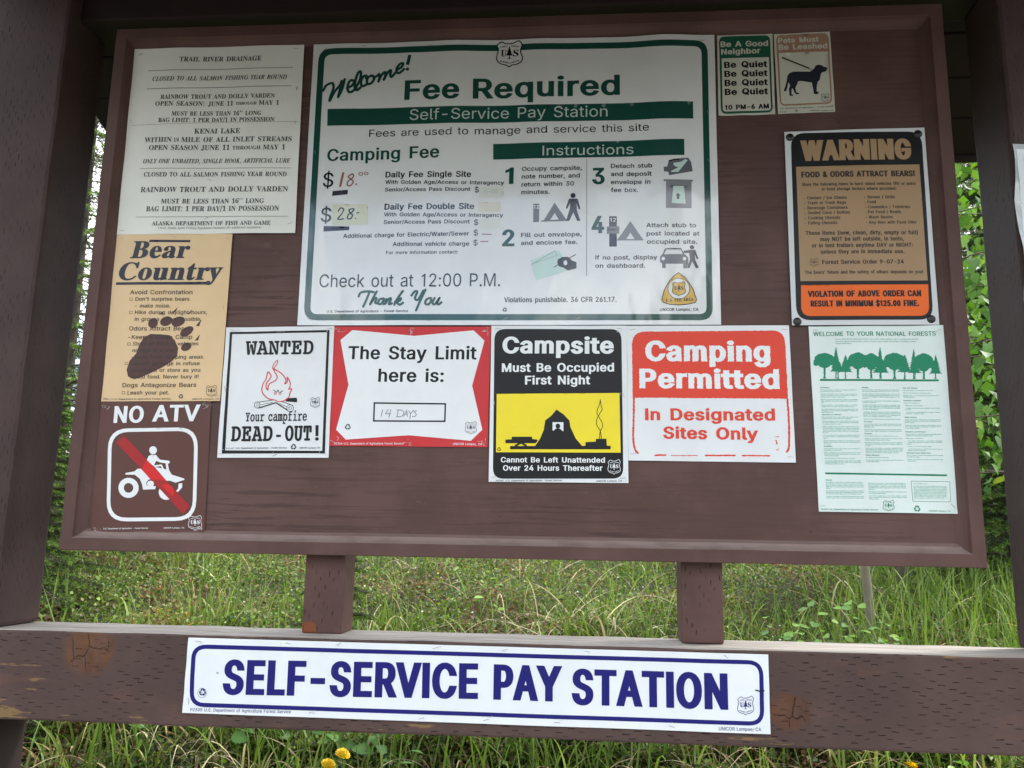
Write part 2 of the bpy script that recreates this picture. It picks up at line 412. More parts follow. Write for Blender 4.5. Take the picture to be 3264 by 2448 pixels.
# ------------------------------------------------------------------ data: letter outlines, and each sign's print in millimetres on the board plane
glyph_data = r"""
sa 1+ .Z,j.8,n-u,x-Z-,-F-C-9-`-4.&-8.D-A.[-P.n-e.|.7/1/H/A/h/I/p/Q/s/`/p/v/j0+/_09/N0D/:0K/!0M.f0K.O0D.00/-{/q-?0%-O0D-f0].!0o.?0z.^1$.}1&/M0~/}0k040Y0D0B0O0$0S/Y0S,s/t,s/t-J/o-J/Z-//5,t.y,m .e-C/(-G/B-Q/V-a/f-t/o.-/s.D/s.y/b.q.@.Y./.P-~.E-v.6-s.#-u-n-}-_.,-S.<-J
sb 1N /C,k/$,n.g,w.D-5.0-Q.*-Q.*,s-K,s-K2G.,2G.,0A.00A.C0].f0x/#1#/C1&/q0}0;0l0[0N0u0'1'/S1,.x1'.?0u-k0]-C0;-&/q,q /:-E/[-I/v-X0/-o0>./0G.Q0J.x0G/A0>/d0/0$/w09/[0G/:0L.w0G.[0:.F0%.7/f../C.+.x...P.7.-.F-m.]-W.w-I
sc 12 /-,k.Y,q./-&-i-D-N-l->.?-8.v->/Q-N0%-i0L./0k.Y0}/-1&/c0|030g0V0D0m/t01/e0$0#/m09/P0G/-0L.h0G.K08.6/~.&/a-z/>-w.v-z.Q.&./.6-p.K-X.h-I/--D/Q-J/n-X0&-p02./0n-}0e-e0W-N04-+/d,r
sd 1N .~,k.Q,q.)-&-f-C-M-k-=.?-8.x-=/S-M0'-f0N.*0l.Q0}/!1&/B1#/[0x/~0]040A090A092G0w2G0w,s0;,s0;-Q05-Q/~-5/Z,w/A,n /+-E/J-I/f-W/{-m0-.-07.P0:.x07/C0./f/{0%/f0:/K0G/+0L.g0G.K09.60$.&/d-z/A-w.x-z.Q.'./.6-o.K-X.g-I
se 1: /2,k.[,q./-&-i-D-N-l->.>-8.v-=/P-M0$-h0K.-0j.W0}/+1&/J1$/i0y0(0l0A0W0W0=0h/y0s/P0v.d-b.d-b/;0T/;08/(05/K0,/l/z0(/f0</K0H/+0L.h0H.L0;.70(.'/m-z/O-w.m-{.E.(.$.:-g.Q-S.n-H/2-D/]-K/|-`04.#0p-r0d-U0Q-=09-)/z,w/W,n
sf /] /B0~/B0I,y0I,y0~ -h,s-h1V-k1t-w20.+2C.A2Q.[2Y.v2]/<2Y/Q2S/A1{.~2$.f1}.T1s.K1b.H1I.H,s
sg 1O /-+7.c+:.@+B.#+O-i+a-V+t-I,--|,I.4,0.T+w.m+p/-+n/W+s/y,'02,C09,m09-Z04-Z/~-?/Z-&/A,{.~,x.R,}.+-1-g-K-M-q-=.B-8.z-=/T-M0'-g0N.*0l.R0}/!1&/B1$/[0x0!0]060A0;0A0;0~0w0~0w,j0r,<0a+u0F+Y0%+F/Y+; /+-Q/K-U/g-b/|-v0..307.T0:.|07/E0./g/|0%/g0:/K0G/+0L.g0G.K0:.60$.'/e-z/C-w.|-z.U.'.5.6-w.K-c.g-U
sh 1@ .,/A.,,s-K,s-K2G.,2G.,/~-}/~.60N.R0m.v0~/A1&/g1!0)0t0C0`0W0C0d/|0h/N0h,s0*,s0*/I0$/r/p02/T0E/00K.s0H.[0?.G01.8/z.//`
si .b -K,s-K0~.,0~.,,s -k1b-Y1e-L1n-B1{-?2--B2=-L2J-Y2S-k2V-{2S.,2J.52=.82-.51{.,1n-{1e
sj .b -K0~.,0~.,,T.),3-}+u-m+^-W+M-;+C,i+?,i+x-/+|->,*-H,<-K,U -j1b-Y1e-K1n-B1{-?2--B2=-K2J-Y2S-j2V-{2S.,2J.52=.82-.51{.,1n-{1e
sk 1# .(.C.(/2.3/2/{0~0k0~.s/%.l/% -K,s-K2G.,2G.,,s 0(,s.N.u.z/C0w,s
sl .x .E,q-|,v-a-*-P-E-K-k-K2G.,2G.--d.2-T.<-L.e-L.p,v
sm 3P -K,s-K0~.*0~.*0).&0).00E.>0].Q0n.g0{.~1&/91(/`1!/~0l070M0C0)0:0)0D0C0S0Y0h0l1#0z1=1%1[1(1{1%2;0w2T0e2h0J2t0*2x/^2x,s2:,s2:/]240#2#0;1f0H1I0L110J0y0B0i050[0$0T/m0Q/U0Q,s/q,s/q/c/l0!/[09/C0H/%0L.m0J.X0B.F05.80#.//i.,/L.,,s
sn 1@ .,/A.,,s-K,s-K0~.*0~.*/~-}/~.60N.R0m.v0~/A1&/g1!0)0t0C0`0W0C0d/|0h/N0h,s0*,s0*/I0$/r/p02/T0E/00K.s0H.[0?.G01.8/z.//`
so 1E /-,k.Y,q./-&-i-D-N-l->.?-8.v->/Q-N0%-i0L./0k.Y0}/-1&/_0}0-0k0O0L0j0%0{/Q1#.v0{.?0j-l0O-D0--&/_,q /--D/P-I/m-X0&-p05./0>.Q0A.v0>/>05/a0&/~/m08/P0G/-0L.h0G.K08.6/~.&/a-z/>-w.v-z.Q.&./.6-p.K-X.h-I
sp 1N -K+?-K0~.*0~.*0A.00A.C0].f0x/#1#/C1&/q0}0;0l0[0N0u0'1'/S1,.x1'.?0u-k0]-C0;-&/q,q/C,k/$,n.h,w.D-5.0-Q.,-Q.,+? /:-E/[-I/v-X0/-o0>./0G.Q0J.x0G/A0>/d0/0$/w09/[0G/:0L.w0G.[0:.F0%.7/f../C.+.x...P.7.-.F-m.]-W.w-I
sq 1N 0w+?09+?09-Q04-Q/~-5/Z,w/A,n.~,k.Q,q.)-&-f-C-M-k-=.?-8.x-=/S-M0'-f0N.*0l.Q0}/!1&/B1#/[0x/~0]050A0;0A0;0~0w0~ /+-E/J-I/f-W/{-m0-.-07.P0:.x07/C0./f/{0%/f0:/K0G/+0L.g0G.K09.60$.&/d-z/A-w.x-z.Q.'./.6-o.K-X.g-I
sr /b -K,s-K0~.*0~.*0C.-0C.<0^.R0r.p1!/Q1&/Q0D/-0H.q0E.Y0=.F0/.8/{.//e.,/K.,,s
ss 0p .q,k.K,n.*,v-k-(-T-<-C-U-:-u-u.%.#-f.6-R.P-G.p-C/7-H/R-T/e-h/k-~/h.3/].B/K.M.O.e.!.u-_/.-K/K-E/q-I03-W0N-n0e.-0u.O1#.v1&/=1#/]0w/v0i0-0U0<0>0F0$/k/t/a0,/Q0>/90J.v0O.V0K.=0?.,0-.'/t.*/a.6/Q.J/F/C///r.}04.f0G.H0M.%0H-b0:-E0$-./c,y/=,n
st /A /*0~/*0I,y0I,y0~ -W1~.81~.8-y.:-c.B-S.P-K.e-H/(-L/3,u.c,o.7,u-s-+-_-J-W-t
su 1@ .q,n.L,r.-,~-p-5-[-Q-O-v-K.E-K0~.,0~.,.J.1.#.C-b._-N/&-H/@-K/W-T/k-d/z-x0'.40*.S0*0~0h0~0h,s0,,s0,-s05-s/}-E/`-'/<,s
sv 1+ .^,s-'0~-k0~.`.U/,-+.s-+/>.U030~0v0~/@,s
sw 3% .D,s--0~-n0~.T.C.j-?.`-?/,/4/Z0~0>0~1$.B18-?1--?1X/42*0~2l0~1S,s0s,s/t0T0%0T/V.g/%,s
sx 0~ -+,s.f/8.f.f-30~-{0~/-/,.j/,/G04/y0~0c0~//.d///40i,s/~,s.h.q/+.q.N-l-r,s
sy 1+ -E+C-S+y.!+v.0+{.<,(.G,8.^,r-'0~-k0~.`.U/,-+.s-+/>.U030~0v0~/*,8.l+d.Y+R.E+F./+?-r+=-W+?
sz 1! -@,s-@-D/]0B/]0E-F0E-F0~0O0~0O0M.8-R.8-N0U-N0U,s
sA 2* -&,s/'2G/s2G1v,s11,s/g0w/F2(/S2(.z00-l,s .(.H.(/%0u/%0u.H
sB 1o -R,s-R2G/O2G0#2B0K250j1|1#1a101@140y110Z1)0B0x0/0g/}0=/j0=/e0U/`0n/S1'/A18/)1D.h1H.B1C-{16-Y0|-=0Z-(0/,w/U,s .7-O/S-O0*-U0L-g0`.#0f.C0c.[0X.s0I/)04/8/v/B/V/E.7/E .7/|/L/|/h0!0!0*06070E0H0O0_0R0w0L190;1S/z1e/N1k.71k
sC 2H /j,l/+,t.P-/.!-U-].--F.n->/]-F0K-]1/.!1d.P2./+2F/j2N032K0V2B0x24181~1Q1f1g1H1v1'2#0_1>0_170x1+110h1R0=1h/j1o/=1i.s1V.P19.70o.'0<-~/].'.}.7.K.Q.#.s-c/=-Q/j-K0=-R0h-h1+.,1>.Z2#.Z1v.61g-r1R-T18-<0x-)0W,x03,o
sD 2@ /9,s-w,s-w-O/5-O/o-U0@-h0e.(0~.O10/$15/^100:0~0l0e150B1R/r1e/;1k-t1k-t2G/?2G0(2?0d2(151`1W1-1n0K1u/^1n.p1W.114-Z0b-50%,{ .72G.7,s-R,s-R2G
sE 1I -R,s-R2G0w2G0w1k.71k.7/}0f/}0f/C.7/C.7-O0z-O0z,s
sF 1@ -R,s-R2G0t2G0t1k.71k.7/u0]/u0]/;.7/;.7,s
sG 2R /l,l/+,t.O-/.!-V-[..-E.n->/]-E0K-[1/-~1d.O2./)2F/h2N022K0V2B0y23191|1S1d1h1F1x1&2$0`1>0`1)1/0g1Q0=1g/h1o/<1i.r1V.P1:.70o.'0<-~/].'.}.7.K.Q.#.s-c/>-Q/l-K07-O0[-^0y-t12.51@.Z1E/(1X/%/z/%/z/_2(/_2(/&1~.G1j-r1I-H0|-)0H,s
sH 2O -R,s-R2G.72G.70#1.0#1.2G1p2G1p,s1.,s1./F.7/F.7,s
sI 0. -5,s-5-O.0-O.01k-51k-52G/l2G/l1k.r1k.r-O/l-O/l,s
sJ 12 .t,l.6,v-b-7-J-U-<-{-7.h-y.h-y.K.!.!.4-a.O-N.t-H/:-N/V-a/i.!/o.K/o2G0R2G0R.K0N-{0@-U0(-7/T,v
sK 1z .!.K.!/6.i010o2G1g2G/E/s/B/s -R,s-R2G.72G.7,s 0w,s.w/b/B071h,s
sL 1/ -R,s-R2G.72G.7-O0l-O0l,s
sM 3c -R,s-R2G.R2G/~.Y0D-G05-G0c.v2&2G3&2G3&,s2B,s2E1p2K1p1o0%0X,s/},s.K0l.*1p.11p.40%.4,s
sN 2U -R,s-R2G.B2G0n.Q1D-M1;-L15.~152G1v2G1v,s1),s.l0M.&1k.11m.70%.7,s
sO 2` /j,l/+,t.P-/.#-U-].--F.n->/]-F0K-]1/.#1d.P2./+2F/j2N0K2F1&2.1S1d1w1/200K27/]20.n1w.-1S-U1&-/0K,t /j-K08-Q0`-c1%.#1>.J1O.}1T/]1O0<1>0p1%1:0`1W081i/j1o/=1i.s1W.Q1:.70o.'0<-~/].'.}.7.J.Q.#.s-c/=-Q
sP 1d -R,s-R2G/I2G0#2A0N210q1u1,1T1:1-1?0_1:021,/h0q/G0N/-0#.z/I.u.'.u.'/P/G/P/l/T0+/_0@/o0O0(0X0A0Z0_0X0{0O180@1M0+1^/k1h/F1k.71k.7,s
sQ 2` /S.Y0;.Y1{,B17,B /j,l/+,t.P-/.#-U-].--F.n->/]-F0K-]1/.#1d.P2./+2F/j2N0K2F1&2.1S1d1w1/200K27/]20.n1w.-1S-U1&-/0K,t /j-K08-Q0`-c1%.#1>.J1O.}1T/]1O0<1>0p1%1:0`1W081i/j1o/=1i.s1W.Q1:.70o.'0<-~/].'.}.7.J.Q.#.s-c/=-Q
sR 1h -R,s-R2G/J2G0$2B0O230r1x1,1W1;111?0c1;071,/n0r/N0O/70#/)/J/$-w/$-w/^/H/^/l/a0,/j0A/x0P0.0X0F0[0c0X1!0P1;0A1O0,1_/l1h/G1k.71k.7,s 0d,s/D/C01/C1R,s
sS 1f />,j.g,o.:,|-r-5-V-R-D-w-<.C.!.C.(.(.5-o.H-^.a-Q.}-J/>-G/`-J/}-R09-a0K-s0W.,0].E0X.[0N.n0>.|0*/+/S/<.s/M.:/c-m0#-R0H-J0w-P1C-b1g-}2&.D2<.o2I/A2N/r2I0>2<0b2&0|1h101E170}0S0}0H1B001[/j1l/?1r.}1o.b1g.K1Y.;1H.014.-0{.10c.=0P.N0A.d060:/g0j/L0~/:11/$1;.f1>.E19-z1(-V0k-80E,~/u,o
sT 1h -61k-62G1G2G1G1k/`1k/`,s.|,s.|1k
sU 2O /b,k/),q.T-%.,-A-l-g-X.6-R.h-R2G.62G.6.m.:.J.G.+.Z-n.v-Z/:-N/b-J0,-N0M-Z0h-n0|.+1+.J1/.m1/2G1p2G1p.h1j.61W-g19-A0n-%0=,q
sV 2* /*,s-&2G-k2G/5.C/V-5/I-50$/,112G1v2G/u,s
sW 4@ .U,s-&2G-i2G.v-u/#->.x->/>/!042G1!2G20-u2;->22->2U/!3I2G402G2],s1n,s0b1-0R2%0a2%0Q110@0E/D,s
sX 2$ -(,s/7/{/7/J-32G.!2G/=0K/Q0&/F0&/o0l0y2G1e2G/b/M/b/~1o,s1$,s/X.~/D/E/R/E/,.a-r,s
sY 2! /),s/)/.-&2G-r2G/<0&/X/D/>/D/Y0'1#2G1n2G/k/./k,s
sZ 1] -@,s-@-D041U0W2&0_1m->1k->2G132G131u.@-h-x-7-q-L15-O15,s
s0 1l /A,l.i,t.<-.-v-T-[.+-K.m-F/]-K0L-[11-v1f.<2..i2F/A2N/v2F0E2.0i1f1&11160L1;/]16.m1&.+0j-T0E-./v,t /A-H/d-N0$-a0;-~0L.J0V.}0Z/]0V0<0L0p0;1;0$1Y/d1l/A1s.{1l.^1Y.F1;.50p.+0<.'/].+.}.5.J.F-~.^-a.{-N
s1 1l -c,s-c-M1--M1-,s /s2G/s,s/2,s/21g-m0i-m1Q/$2G
s2 1l -V,s-V-E/y/y090I0@0_0B0v0?13061I0'1Z/p1h/X1p/>1s/!1p.g1f.S1W.E1C.<1,.90m-X0m-^1;-m1a.)2#.I2:.q2I/?2N/k2I042;0S2$0l1d0{1A1#0w0}0[0v0@0h0$0R/b/j.o.S-R.S-O1+-O1+,s
s3 1l /8,l.h,p.?,}-y-4-]-O-J-r-B.>.'.>.-.%.8-n.J-^.`-Q.z-J/9-H/V-K/r-S0+-a0=-t0G..0K.K0H.g0>/!0-/7/r/H/P/R/'/V.W/V.W0-0!1g0!1k-]1k-]2G0w2G0w1t/1/u/10#/g0!06/s0Z/[0v/<1).u1/.K1)-~0u-X0Z-:07-!/i,q
s4 1l ->.#->.X/U2G092G.'.^1C.^1C.# /y,s/y0@0Y0@0Y,s
s5 1l /;,l.m,q.F,~.&-6-j-R-X-t-R.<.4.<.9.&.D-p.T-`.h-R/!-J/;-H/X-K/s-V0,-i0<.!0F.=0J.]0F.|0</;0+/R/r/e/V/p/8/t.b/k.K/a.:/T-Y/[-w2G0q2G0q1k.Q1k.@0/.m0G/)0M/C0P/f0L0(0C0C040[/|0o/c0~/E1*/%1-.^1'./0t-c0Y-?07-%/k,r
s6 1l /@,l.q,r.H-%.'->-k-a-[.--V.]-Z/%-g/M-}/|.C0V/Z2G0D2G.Q/d.K/d.`0!/!05/I0</u070>0)0]/n0u/N1&/'1+.W1&.*0s-`0Y-=08-$/n,q /@-F/]-J/v-U0--f0<-|0F.:0I.W0F.v0</30-/I/v/Y/]/e/@/h/$/e.i/Z.S/I.D/4.:.w.7.X.:.:.D-}.S-f.i-U/$-J
s7 1l -x,s0E1k-T1k-T2G1-2G1-1h.`,s
s8 1l /@,l.m,q.B,~-|-7-a-T-O-w-J.A-M.a-W.~-h/:-|/O.7/_.S/h.S/j.1/y-t06-c0X-]1!-b1G-q1i.,2'.L2<.s2I/@2N/l2I042<0S2'0l1i0|1G1$1!0{0X0j060O/y0./j0./h0I/_0b/O0w/:1).~13.a17.A11-w0}-T0c-70?,~/r,q /@-G/a-J/|-R05-a0E-r0O.+0S.E0O.`0D.x03/./z/=/_/F/@/I/!/F.d/=.M/..<.x.1.`.-.E.1.+.;-r.K-a.b-R.~-J /@0$/Z0&/q0.0'0;050L0>0b0A0{0>15061J0(1[/r1h/Z1p/@1s/&1p.l1h.Y1[.K1J.B15.?0{.B0b.K0L.Y0;.m0./'0&
s9 1l /@2N/n2H08280Y1{0s1X1&1/1+0^1'070x/m0a/>0=.c/&,s.<,s0//V05/V/~/;/`/(/8.~.j/%.C/4.$/K-j/l-Z05-V0c-[13-l1Z.(1|.I28.q2H /@1s/%1p.i1e.T1S.D1=.;1#.70c.;0D.D0).T/q.i/`/%/U/@/Q/]/U/v/`0-/p0<0)0F0C0I0a0F1#0<1=0-1S/v1e/]1p
s$ 1f /(,(/(35/R35/R,( />,j.g,o.:,|-r-5-V-R-D-w-<.C.!.C.(.(.5-o.H-^.a-Q.}-J/>-G/`-J/}-R09-a0K-s0W.,0].E0X.[0N.n0>.|0*/+/S/<.s/M.:/c-m0#-R0H-J0w-P1C-b1g-}2&.D2<.o2I/A2N/r2I0>2<0b2&0|1h101E170}0S0}0H1B001[/j1l/?1r.}1o.b1g.K1Y.;1H.014.-0{.10c.=0P.N0A.d060:/g0j/L0~/:11/$1;.f1>.E19-z1(-V0k-80E,~/u,o
s& 1g /#,l.P,q.(-!-e-8-L-T-=-w-8.?-;.^-E.x-U/3-l/I/K0c/^0z/e1;/a1Q/S1d/@1p/'1t.c1l.K1U.E1F.C15.K0n.d0I1],s0o,s.30'-n0Z-e0u-b14-f1T-r1q.'2+.@2=.`2H/&2K/I2H/i2=0$2,061r0B1W0F1:0=0m0%0G/_0'.:.~.(.i-{.T-x.=-{.&.'-n.6-].I-O.a-G.|-D/=-H/Y-Q/u-b0/-v0C.30R.Q0].u0`/>1>/>1;.o13.J0v-s0O-E03--/n,z/H,p
s. .w -v,o-e,r-U,|-K-.-H-?-K-Q-U-`-e-j-v-n.+-j.:-`.D-Q.G-?.D-..:,|.+,r
s, .w -<+W-Z-^.C-^-k+W
s: .w -v,o-e,r-U,|-K-.-H-?-K-Q-U-`-e-j-v-n.+-j.:-`.D-Q.G-?.D-..:,|.+,r -v/n-e/q-U/{-K0--H0>-K0P-U0`-e0j-v0m.+0j.:0`.D0P.G0>.D0-.:/{.+/q
s; .w -<+W-Z-^.C-^-k+W -~/n-m/q-^/{-S0--P0>-S0P-^0`-m0j-~0m.30j.B0`.L0P.O0>.L0-.B/{.3/q
s- 1l 0S/R0S.w.,.w.,/R
s/ /W /I2`-^,&-$,&.m2`
s! /! -Y.Z-U2G.>2G.:.Z -y,o-h,r-X,|-N-.-J-?-N-P-X-`-h-j-y-m..-j.<-`.F-P.I-?.F-..<,|..,r
s( /p -p/--s/g-|0F.,1&.>1`.S28.l2f/J2f.z1R.[0;.T/a.Q/-.Z.-.w-&/J+o.l+o.E,^.)-M-v.=
s) /p -;+o-m-(.+...4/-.1/a.*0;-i1R-;2f-x2f.328.H1`.Y1&.h0E.p/g.s/-.m.<.[-K.@,]-x+o
s' /, -e0@-]2G.B2G.:0@
s% 46 .j/z.L/}.30+-|0<-m0Q-e0k-b1B-e1_-n1w-|20.32A.L2K.j2O/,2K/D2A/X20/g1w/p1_/s1*/p0k/g0Q/X0</D0+/+/} .j0I/$0N/20]/;0p/=1B/;1Y/31m/$1{.j2#.S1{.D1m.<1Y.91*.<0p.D0].S0N 2?,i1~,m1e,x1P-+1B-A19-Z16.219.M1B.g1Q.}1f/01~/;2?/?2^/;2w/03..}3<.g3D.M3G-v3D-Z3;-A3--+2v,x2^,m 2?-92U-=2e-K2m-`2p.22m.H2e.]2V.k2?.o2).k1w.]1o.H1l-v1n-`1w-K2)-= .>,s2,2G2g2G.z,s
s♻ 1u .E,s.(,|-o-5->.3-;.C-B._-d/:.M.l-n-^-g-j/<-j/<,s .a.=-2/1-</C.9/=.k.O /v,L/N-?/v.30/.30/,L 0O,s/k,s/k-j1.-j1'-]0<.}1(/J1Q.^1X.C1V.21%-50m,| .g/;-{/e.Q0].^0f.}0m/u0m060f0L0P0m/u0#/L/C0Z/Q0Z /Z/B/P/T1!0H1,050W/G
ba 0Z /^,i/@,n/.,}/&-9.Q,u-v,j-V,o->,~-/-8-*-U-5.!-U.B.1._/%.y/%/O/!/i.v/y.f0&.N0*.-0$.!/q.5/E.2/5.(/(-v.}-d.z-Q.}-C/)-:/8-7/J-;/b-G/u-[0)-v06.80>.]0@/=0:/f0&/|/b0'/00)->02-80B-@0K-20(,r .Q-8.i-?/%-U/%.d.T.Q.9.5.0-k.4-N.?-=
bb 0l -A,h-?1D-;1R-01Z,{1^,{1n.D1n.D/v.j06/;0@/]0;/{0-06/s0H/S0T/.0X.a0S.00E-b0.->/m-#/G,o.{,i.N,r.#-2-K,h .r-$/3--/F-G/P-v/S.Z/P/3/E/Y/2/p.s/w.d/t.U/m.J/`.D/P.D-[.I-<.X-*
bc 0' .V,i.1,n-n,~-Q-9-<-Z-..$-).P-//!->/K-V/n-w0+.?0;.j0A/80</X0,/n/r/t/S/r/B/i/5/[/-/J/*/4///'/?/#/n.y0$.d0+.D/|.0/V.*.v.0.5.C-c.a-F/*-</M-E/n-_/|-R/V-+/+,q
bd 0u .F,i.%,n-e,}-K-9-9-X--.!-).M-./!-:/K-M/o-h0+.*0;.L0@.x07/=/w/=17/:1I/21T/$1[.k1^.k1n0A1n0A-b0G-?0Q-60d-20d,~0(,y/=,i/=-=/'-!.h,n .f-2.v-5/(-?/5-N/=-c/=/P/7/`/,/m.z/u.i/x.M/p.</X.3/0.0.S.2-y.<-P.L-:
be 0/ .T,i./,n-l,}-P-9-;-[-..'-).W-./'-</N-Q/p-n0,.20;.W0@//07/W/w/q/H/z.a./.a.5.*.D-`._-H/%-@/K-K/m-m/|-`/V-1/+,r ...{/'.{/%/Z.|/t.p0&.[0+.B/}.3/^
bf /4 -%,s-%-&->-,-H-9-J-`-J/t-&/t-&08-J08-J0d-R16-l1Z.51p.i1x/21s/N1e/`1O/f16/c1#/Z0r/M0i/>0f/.0i.~0p.v0{.t1-/#1W.|1`.o1b.^1_.S1T.N1,.N08/)08/)/t.N/t.N-W.P->.X-0.h-(/%-&/%,s
bg 0I .L+B-p+F-F+T-,+k-$,'-*,<-<,L-[,X-9,r-.-4-2-L-@-a-Y-s-}.(-P.A-5.d-,/2-1/P->/k-R0#-o03.20=.W0@/!0=/G020?020?/k/k/k/}/K0%/)0!.k/s.Q/a.=/H../+.$.8-}.*-u.!-k-|-^.)-M.G-G/=-E/b->/|-301-#0:,j0>,M03,!/o+^/9+I .W.6.m.<.y.L/#.h/%/1/#/W.y/s.m0&.W0+.C0&.6/s.//W.,/1./.h.6.L.C.< .[+Z/8+`/Z+q/f,0/c,?/W,I/E,N-x,P-f,>-`,)-f+v-v+h.4+^
bh 1# -(,s-(-&-9-)-C-0-I-;-I1G-D1S-:1[-)1_-)1n.N1n.N/j.j0)/-0;/Q0@/x0:070&0G/a0L/20N-<0S-00^-)0n-&0n,s/(,s/(-&/B-0/I-N/I/7/C/a/9/k/)/n.h/e.N/I.N-N.T-0._-).o-&.o,s
bi /$ -|0m-h0q-W0{-L1/-H1B-L1V-W1h-h1s-|1v.21s.C1h.M1V.Q1B.M1/.B0{.20q -(,s-(-&-9-)-C-0-I-;-J/Z-E/|-;0%-*0'-+08.N08.N-N.T-0._-).o-&.o,s
bj /0 .$0n-m0r-]0}-Q10-N1D-Q1X-^1i-n1t.$1x.81t.H1i.S1X.W1D.S10.H0}.80r -:+B,~+D,h+K,U+V,F+f,=+w,:,,,=,=,E,J,R,R,d,U,u,S-%,K--,?-0,0,~+h-&+^-5+Y-G+^-P+k-V,<-V/X-T/n-N/{-A0%-,0(-,08.Y08.Y,^.Q,).9+a-o+I
bk 0j -',s-'-&-9-)-C-0-I-<-J14-E1S-<1Z-*1^-+1n.N1n.N.d/A/V/N/g/R/u/I0$/,0'/,080[080[0'06/{/r/c/<//0]-80k-+0{-&0{,s/1,s/1-&/H-*/M-6/F-G.^.M.N.@.N-N.T-0._-).o-&.o,s
bl /% -(,s-(-&-9-)-C-0-I-;-J14-E1S-<1Z-*1^-*1n.N1n.N-N.T-0._-).o-&.o,s
bm 2u -(,s-(-&-9-)-C-0-I-;-J/[-D/{-:0%-)0(-)08.L08.L/h.h0(/*0:/K0@/t0:030'0B/d0_0'1#0:1H0@1n0:2,0&2</a2B/22B-N2H-02R-)2c-&2c,s0|,s0|-&1/-)19-01@-N1@/71:/a10/k0|/n0`/f0F/K0F-N0M-00V-)0g-&0g,s/%,s/%-&/5-)/?-0/F-N/F/7/@/a/6/k/%/n.e/e.L/I.L-N.R-1.]-).l-&.l,s
bn 1# -(,s-(-&-9-)-C-0-I-;-J/[-D/{-:0%-)0(-)08.N08.N/j.j0*/-0;/Q0@/x0:070&0G/a0L/20N-<0S-00^-)0n-&0n,s/(,s/(-&/B-0/I-N/I/7/C/a/9/k/)/n.h/e.N/I.N-N.T-0._-).o-&.o,s
bo 0R .d,i.9,n-q,~-R-;-<-]-..(-).T-./%-</M-R/o-q0+.90;.c0@//0;/S0,/r/p0,/N0:/&0?.T0:.&0,-[/r-:/S,~/0,n .d,~.|-(//-=/7-h/:.T/7/A/./n.{0&.d0-.J0&.:/n.2/A./.T.2-i.:-=.J-(
bp 0v -'+C-'+R->+Y-H+j-I/l-D/z-;0%-)0)-)08.I08.I/f.a0(.~0;/D0A/g0<0'0,0?/q0Q/O0]/)0a.Z0].+0P-_0>-<0%-!/d,n/A,i.r,t.N-6.N,8.R+l.X+a.b+X/#+S/#+C .~-2/<-:/M-Q/W-z/[.T/X/./O/V/?/m/%/u.f/j.N/I.N-[.b-<
bq 0o .j+C.j+S/%+V/4+]/;+i/>+|/>-3.v,s.H,j.&,n-f,}-L-7-:-V-.-|-*.J-/.{->/H-U/m-t0+.;0;.e0A/508/`/x070B0B0B0C+i0H+^0S+V0e+S0e+C .n-4.}-6/.->/8-J/>-Y/>/O/9/n/*0#.n0).P/}.=/d.2/8./.V.2-{.=-R.P-;
br /~ -(,s-(-&-9-)-C-0-I-;-I/p-D/|-;0%-*0'-+08.L08.L/Z.`/w.v0//00</G0@/a0=/r02/}/~0#/i/~/V/u/H/h/?/V/</G/>/</E/%/`.x/c.j/^.]/O.R/:.O.{.O-N.R-;.Y-/.h-)/#-&/#,s
bs 0! .Q,i.4,m-`,|-R,w-I,j-:,j-:.#-K.#-X-Z-n-=.*-+.F-%.]-(.n-1.x->.{-P.r-k.V.#-c.N-L.d-?.|-;/:-B/b-W0%-y0:.G0A.a0>/303/=06/D0A/R0A/R/</B/</5/]/!/t.i0%.O0*.<0(../}.&/q.#/b.%/R.-/F.L/2/;.g/O.Q/[.9/`-v/X-I/B-(.},p
bt /B .6,j-p,o-X,}-K-:-F-^-F/v-*/v-*0.-o0t.;1N.J1N.J08/.08/./v.J/v.J-i.O-I.W-A.c->.x-G/,-b/<-X/$-..`,r
bu 0z .=,i-r,p-W-'-I-I-D-x-D/V-=/y-30%,~0(,~08.H08.H-a.J-P.Q-D.]-<.l-:/+-A/B-X/@/l/;/z//0%.x0(.x080F080H-I0M-=0X-70k-40k-#0.,z/B,i/B->//-).u,v.Z,l
bv 04 .H,i-</V-,/x-!0$,p0',p08._08._0(.B0$.;/s.t.4/J/[/O/o/F0#/)0(/)080308030)0#0#/u/v/c/Q.Z,i
bw 1Y .4,i-'/h,y/{,h0',h08.D08.D0'.20#.,/s.2/[.b.9/1/I/'/i.y0!.c0).c080E080E0'000!0*/s0,/e0R.G1$/_1)/r1!0#0g0)0g081d081d0)1W0&1O/{1B/a02,i0#,i/=/#.F,i
bx 0A ,x,s,x-%-8-3-T-N.5.B-A/f-./|,w0',w08.d08.d0(.M0%.F/w.O/c.r/,/>/`/H/v/F/}/A0$/'0(/'080908090*/z/z/]/]/$.s01-+0A-%0A,s.U,s.U-&.m-).t-4.h-Q.D.,-x-S-l-8-s-*.0-%.0,s
by 0. -J+B-3+E,}+Q,p+d,l+{,o,/,x,=-(,G-:,J-I,H-V,A-_,5-d+o-m+l-z+s.,,(.;,F.F,n-//r-%/~,p0',n08.]08.]0'.B0#.</{.</j.t.1/J/c/L/q/J/{/C0#/)0'/)080.080.0'/~0$/t/x/b/P.],Z.;+o.++Y-v+K-c+D
bz 0' -#,s-#-$.c/~.:/~-w/z-_/o-M/X-B/6-0/6-608/r08/r0%.8-/.R-/.}-4/=-B/R-[/c.%/s.%/k,s
bA 1[ ,j,s,j-(,|-+-.-4-:-E/,1y/>1x1&-n1A-81O-,1b-(1b,s/C,s/C-(/b-+/t-4/z-D/p-h/[.>-~.>-c-Q-b-F-g-6-w-+.:-(.:,s .+.[/P.[.l0A
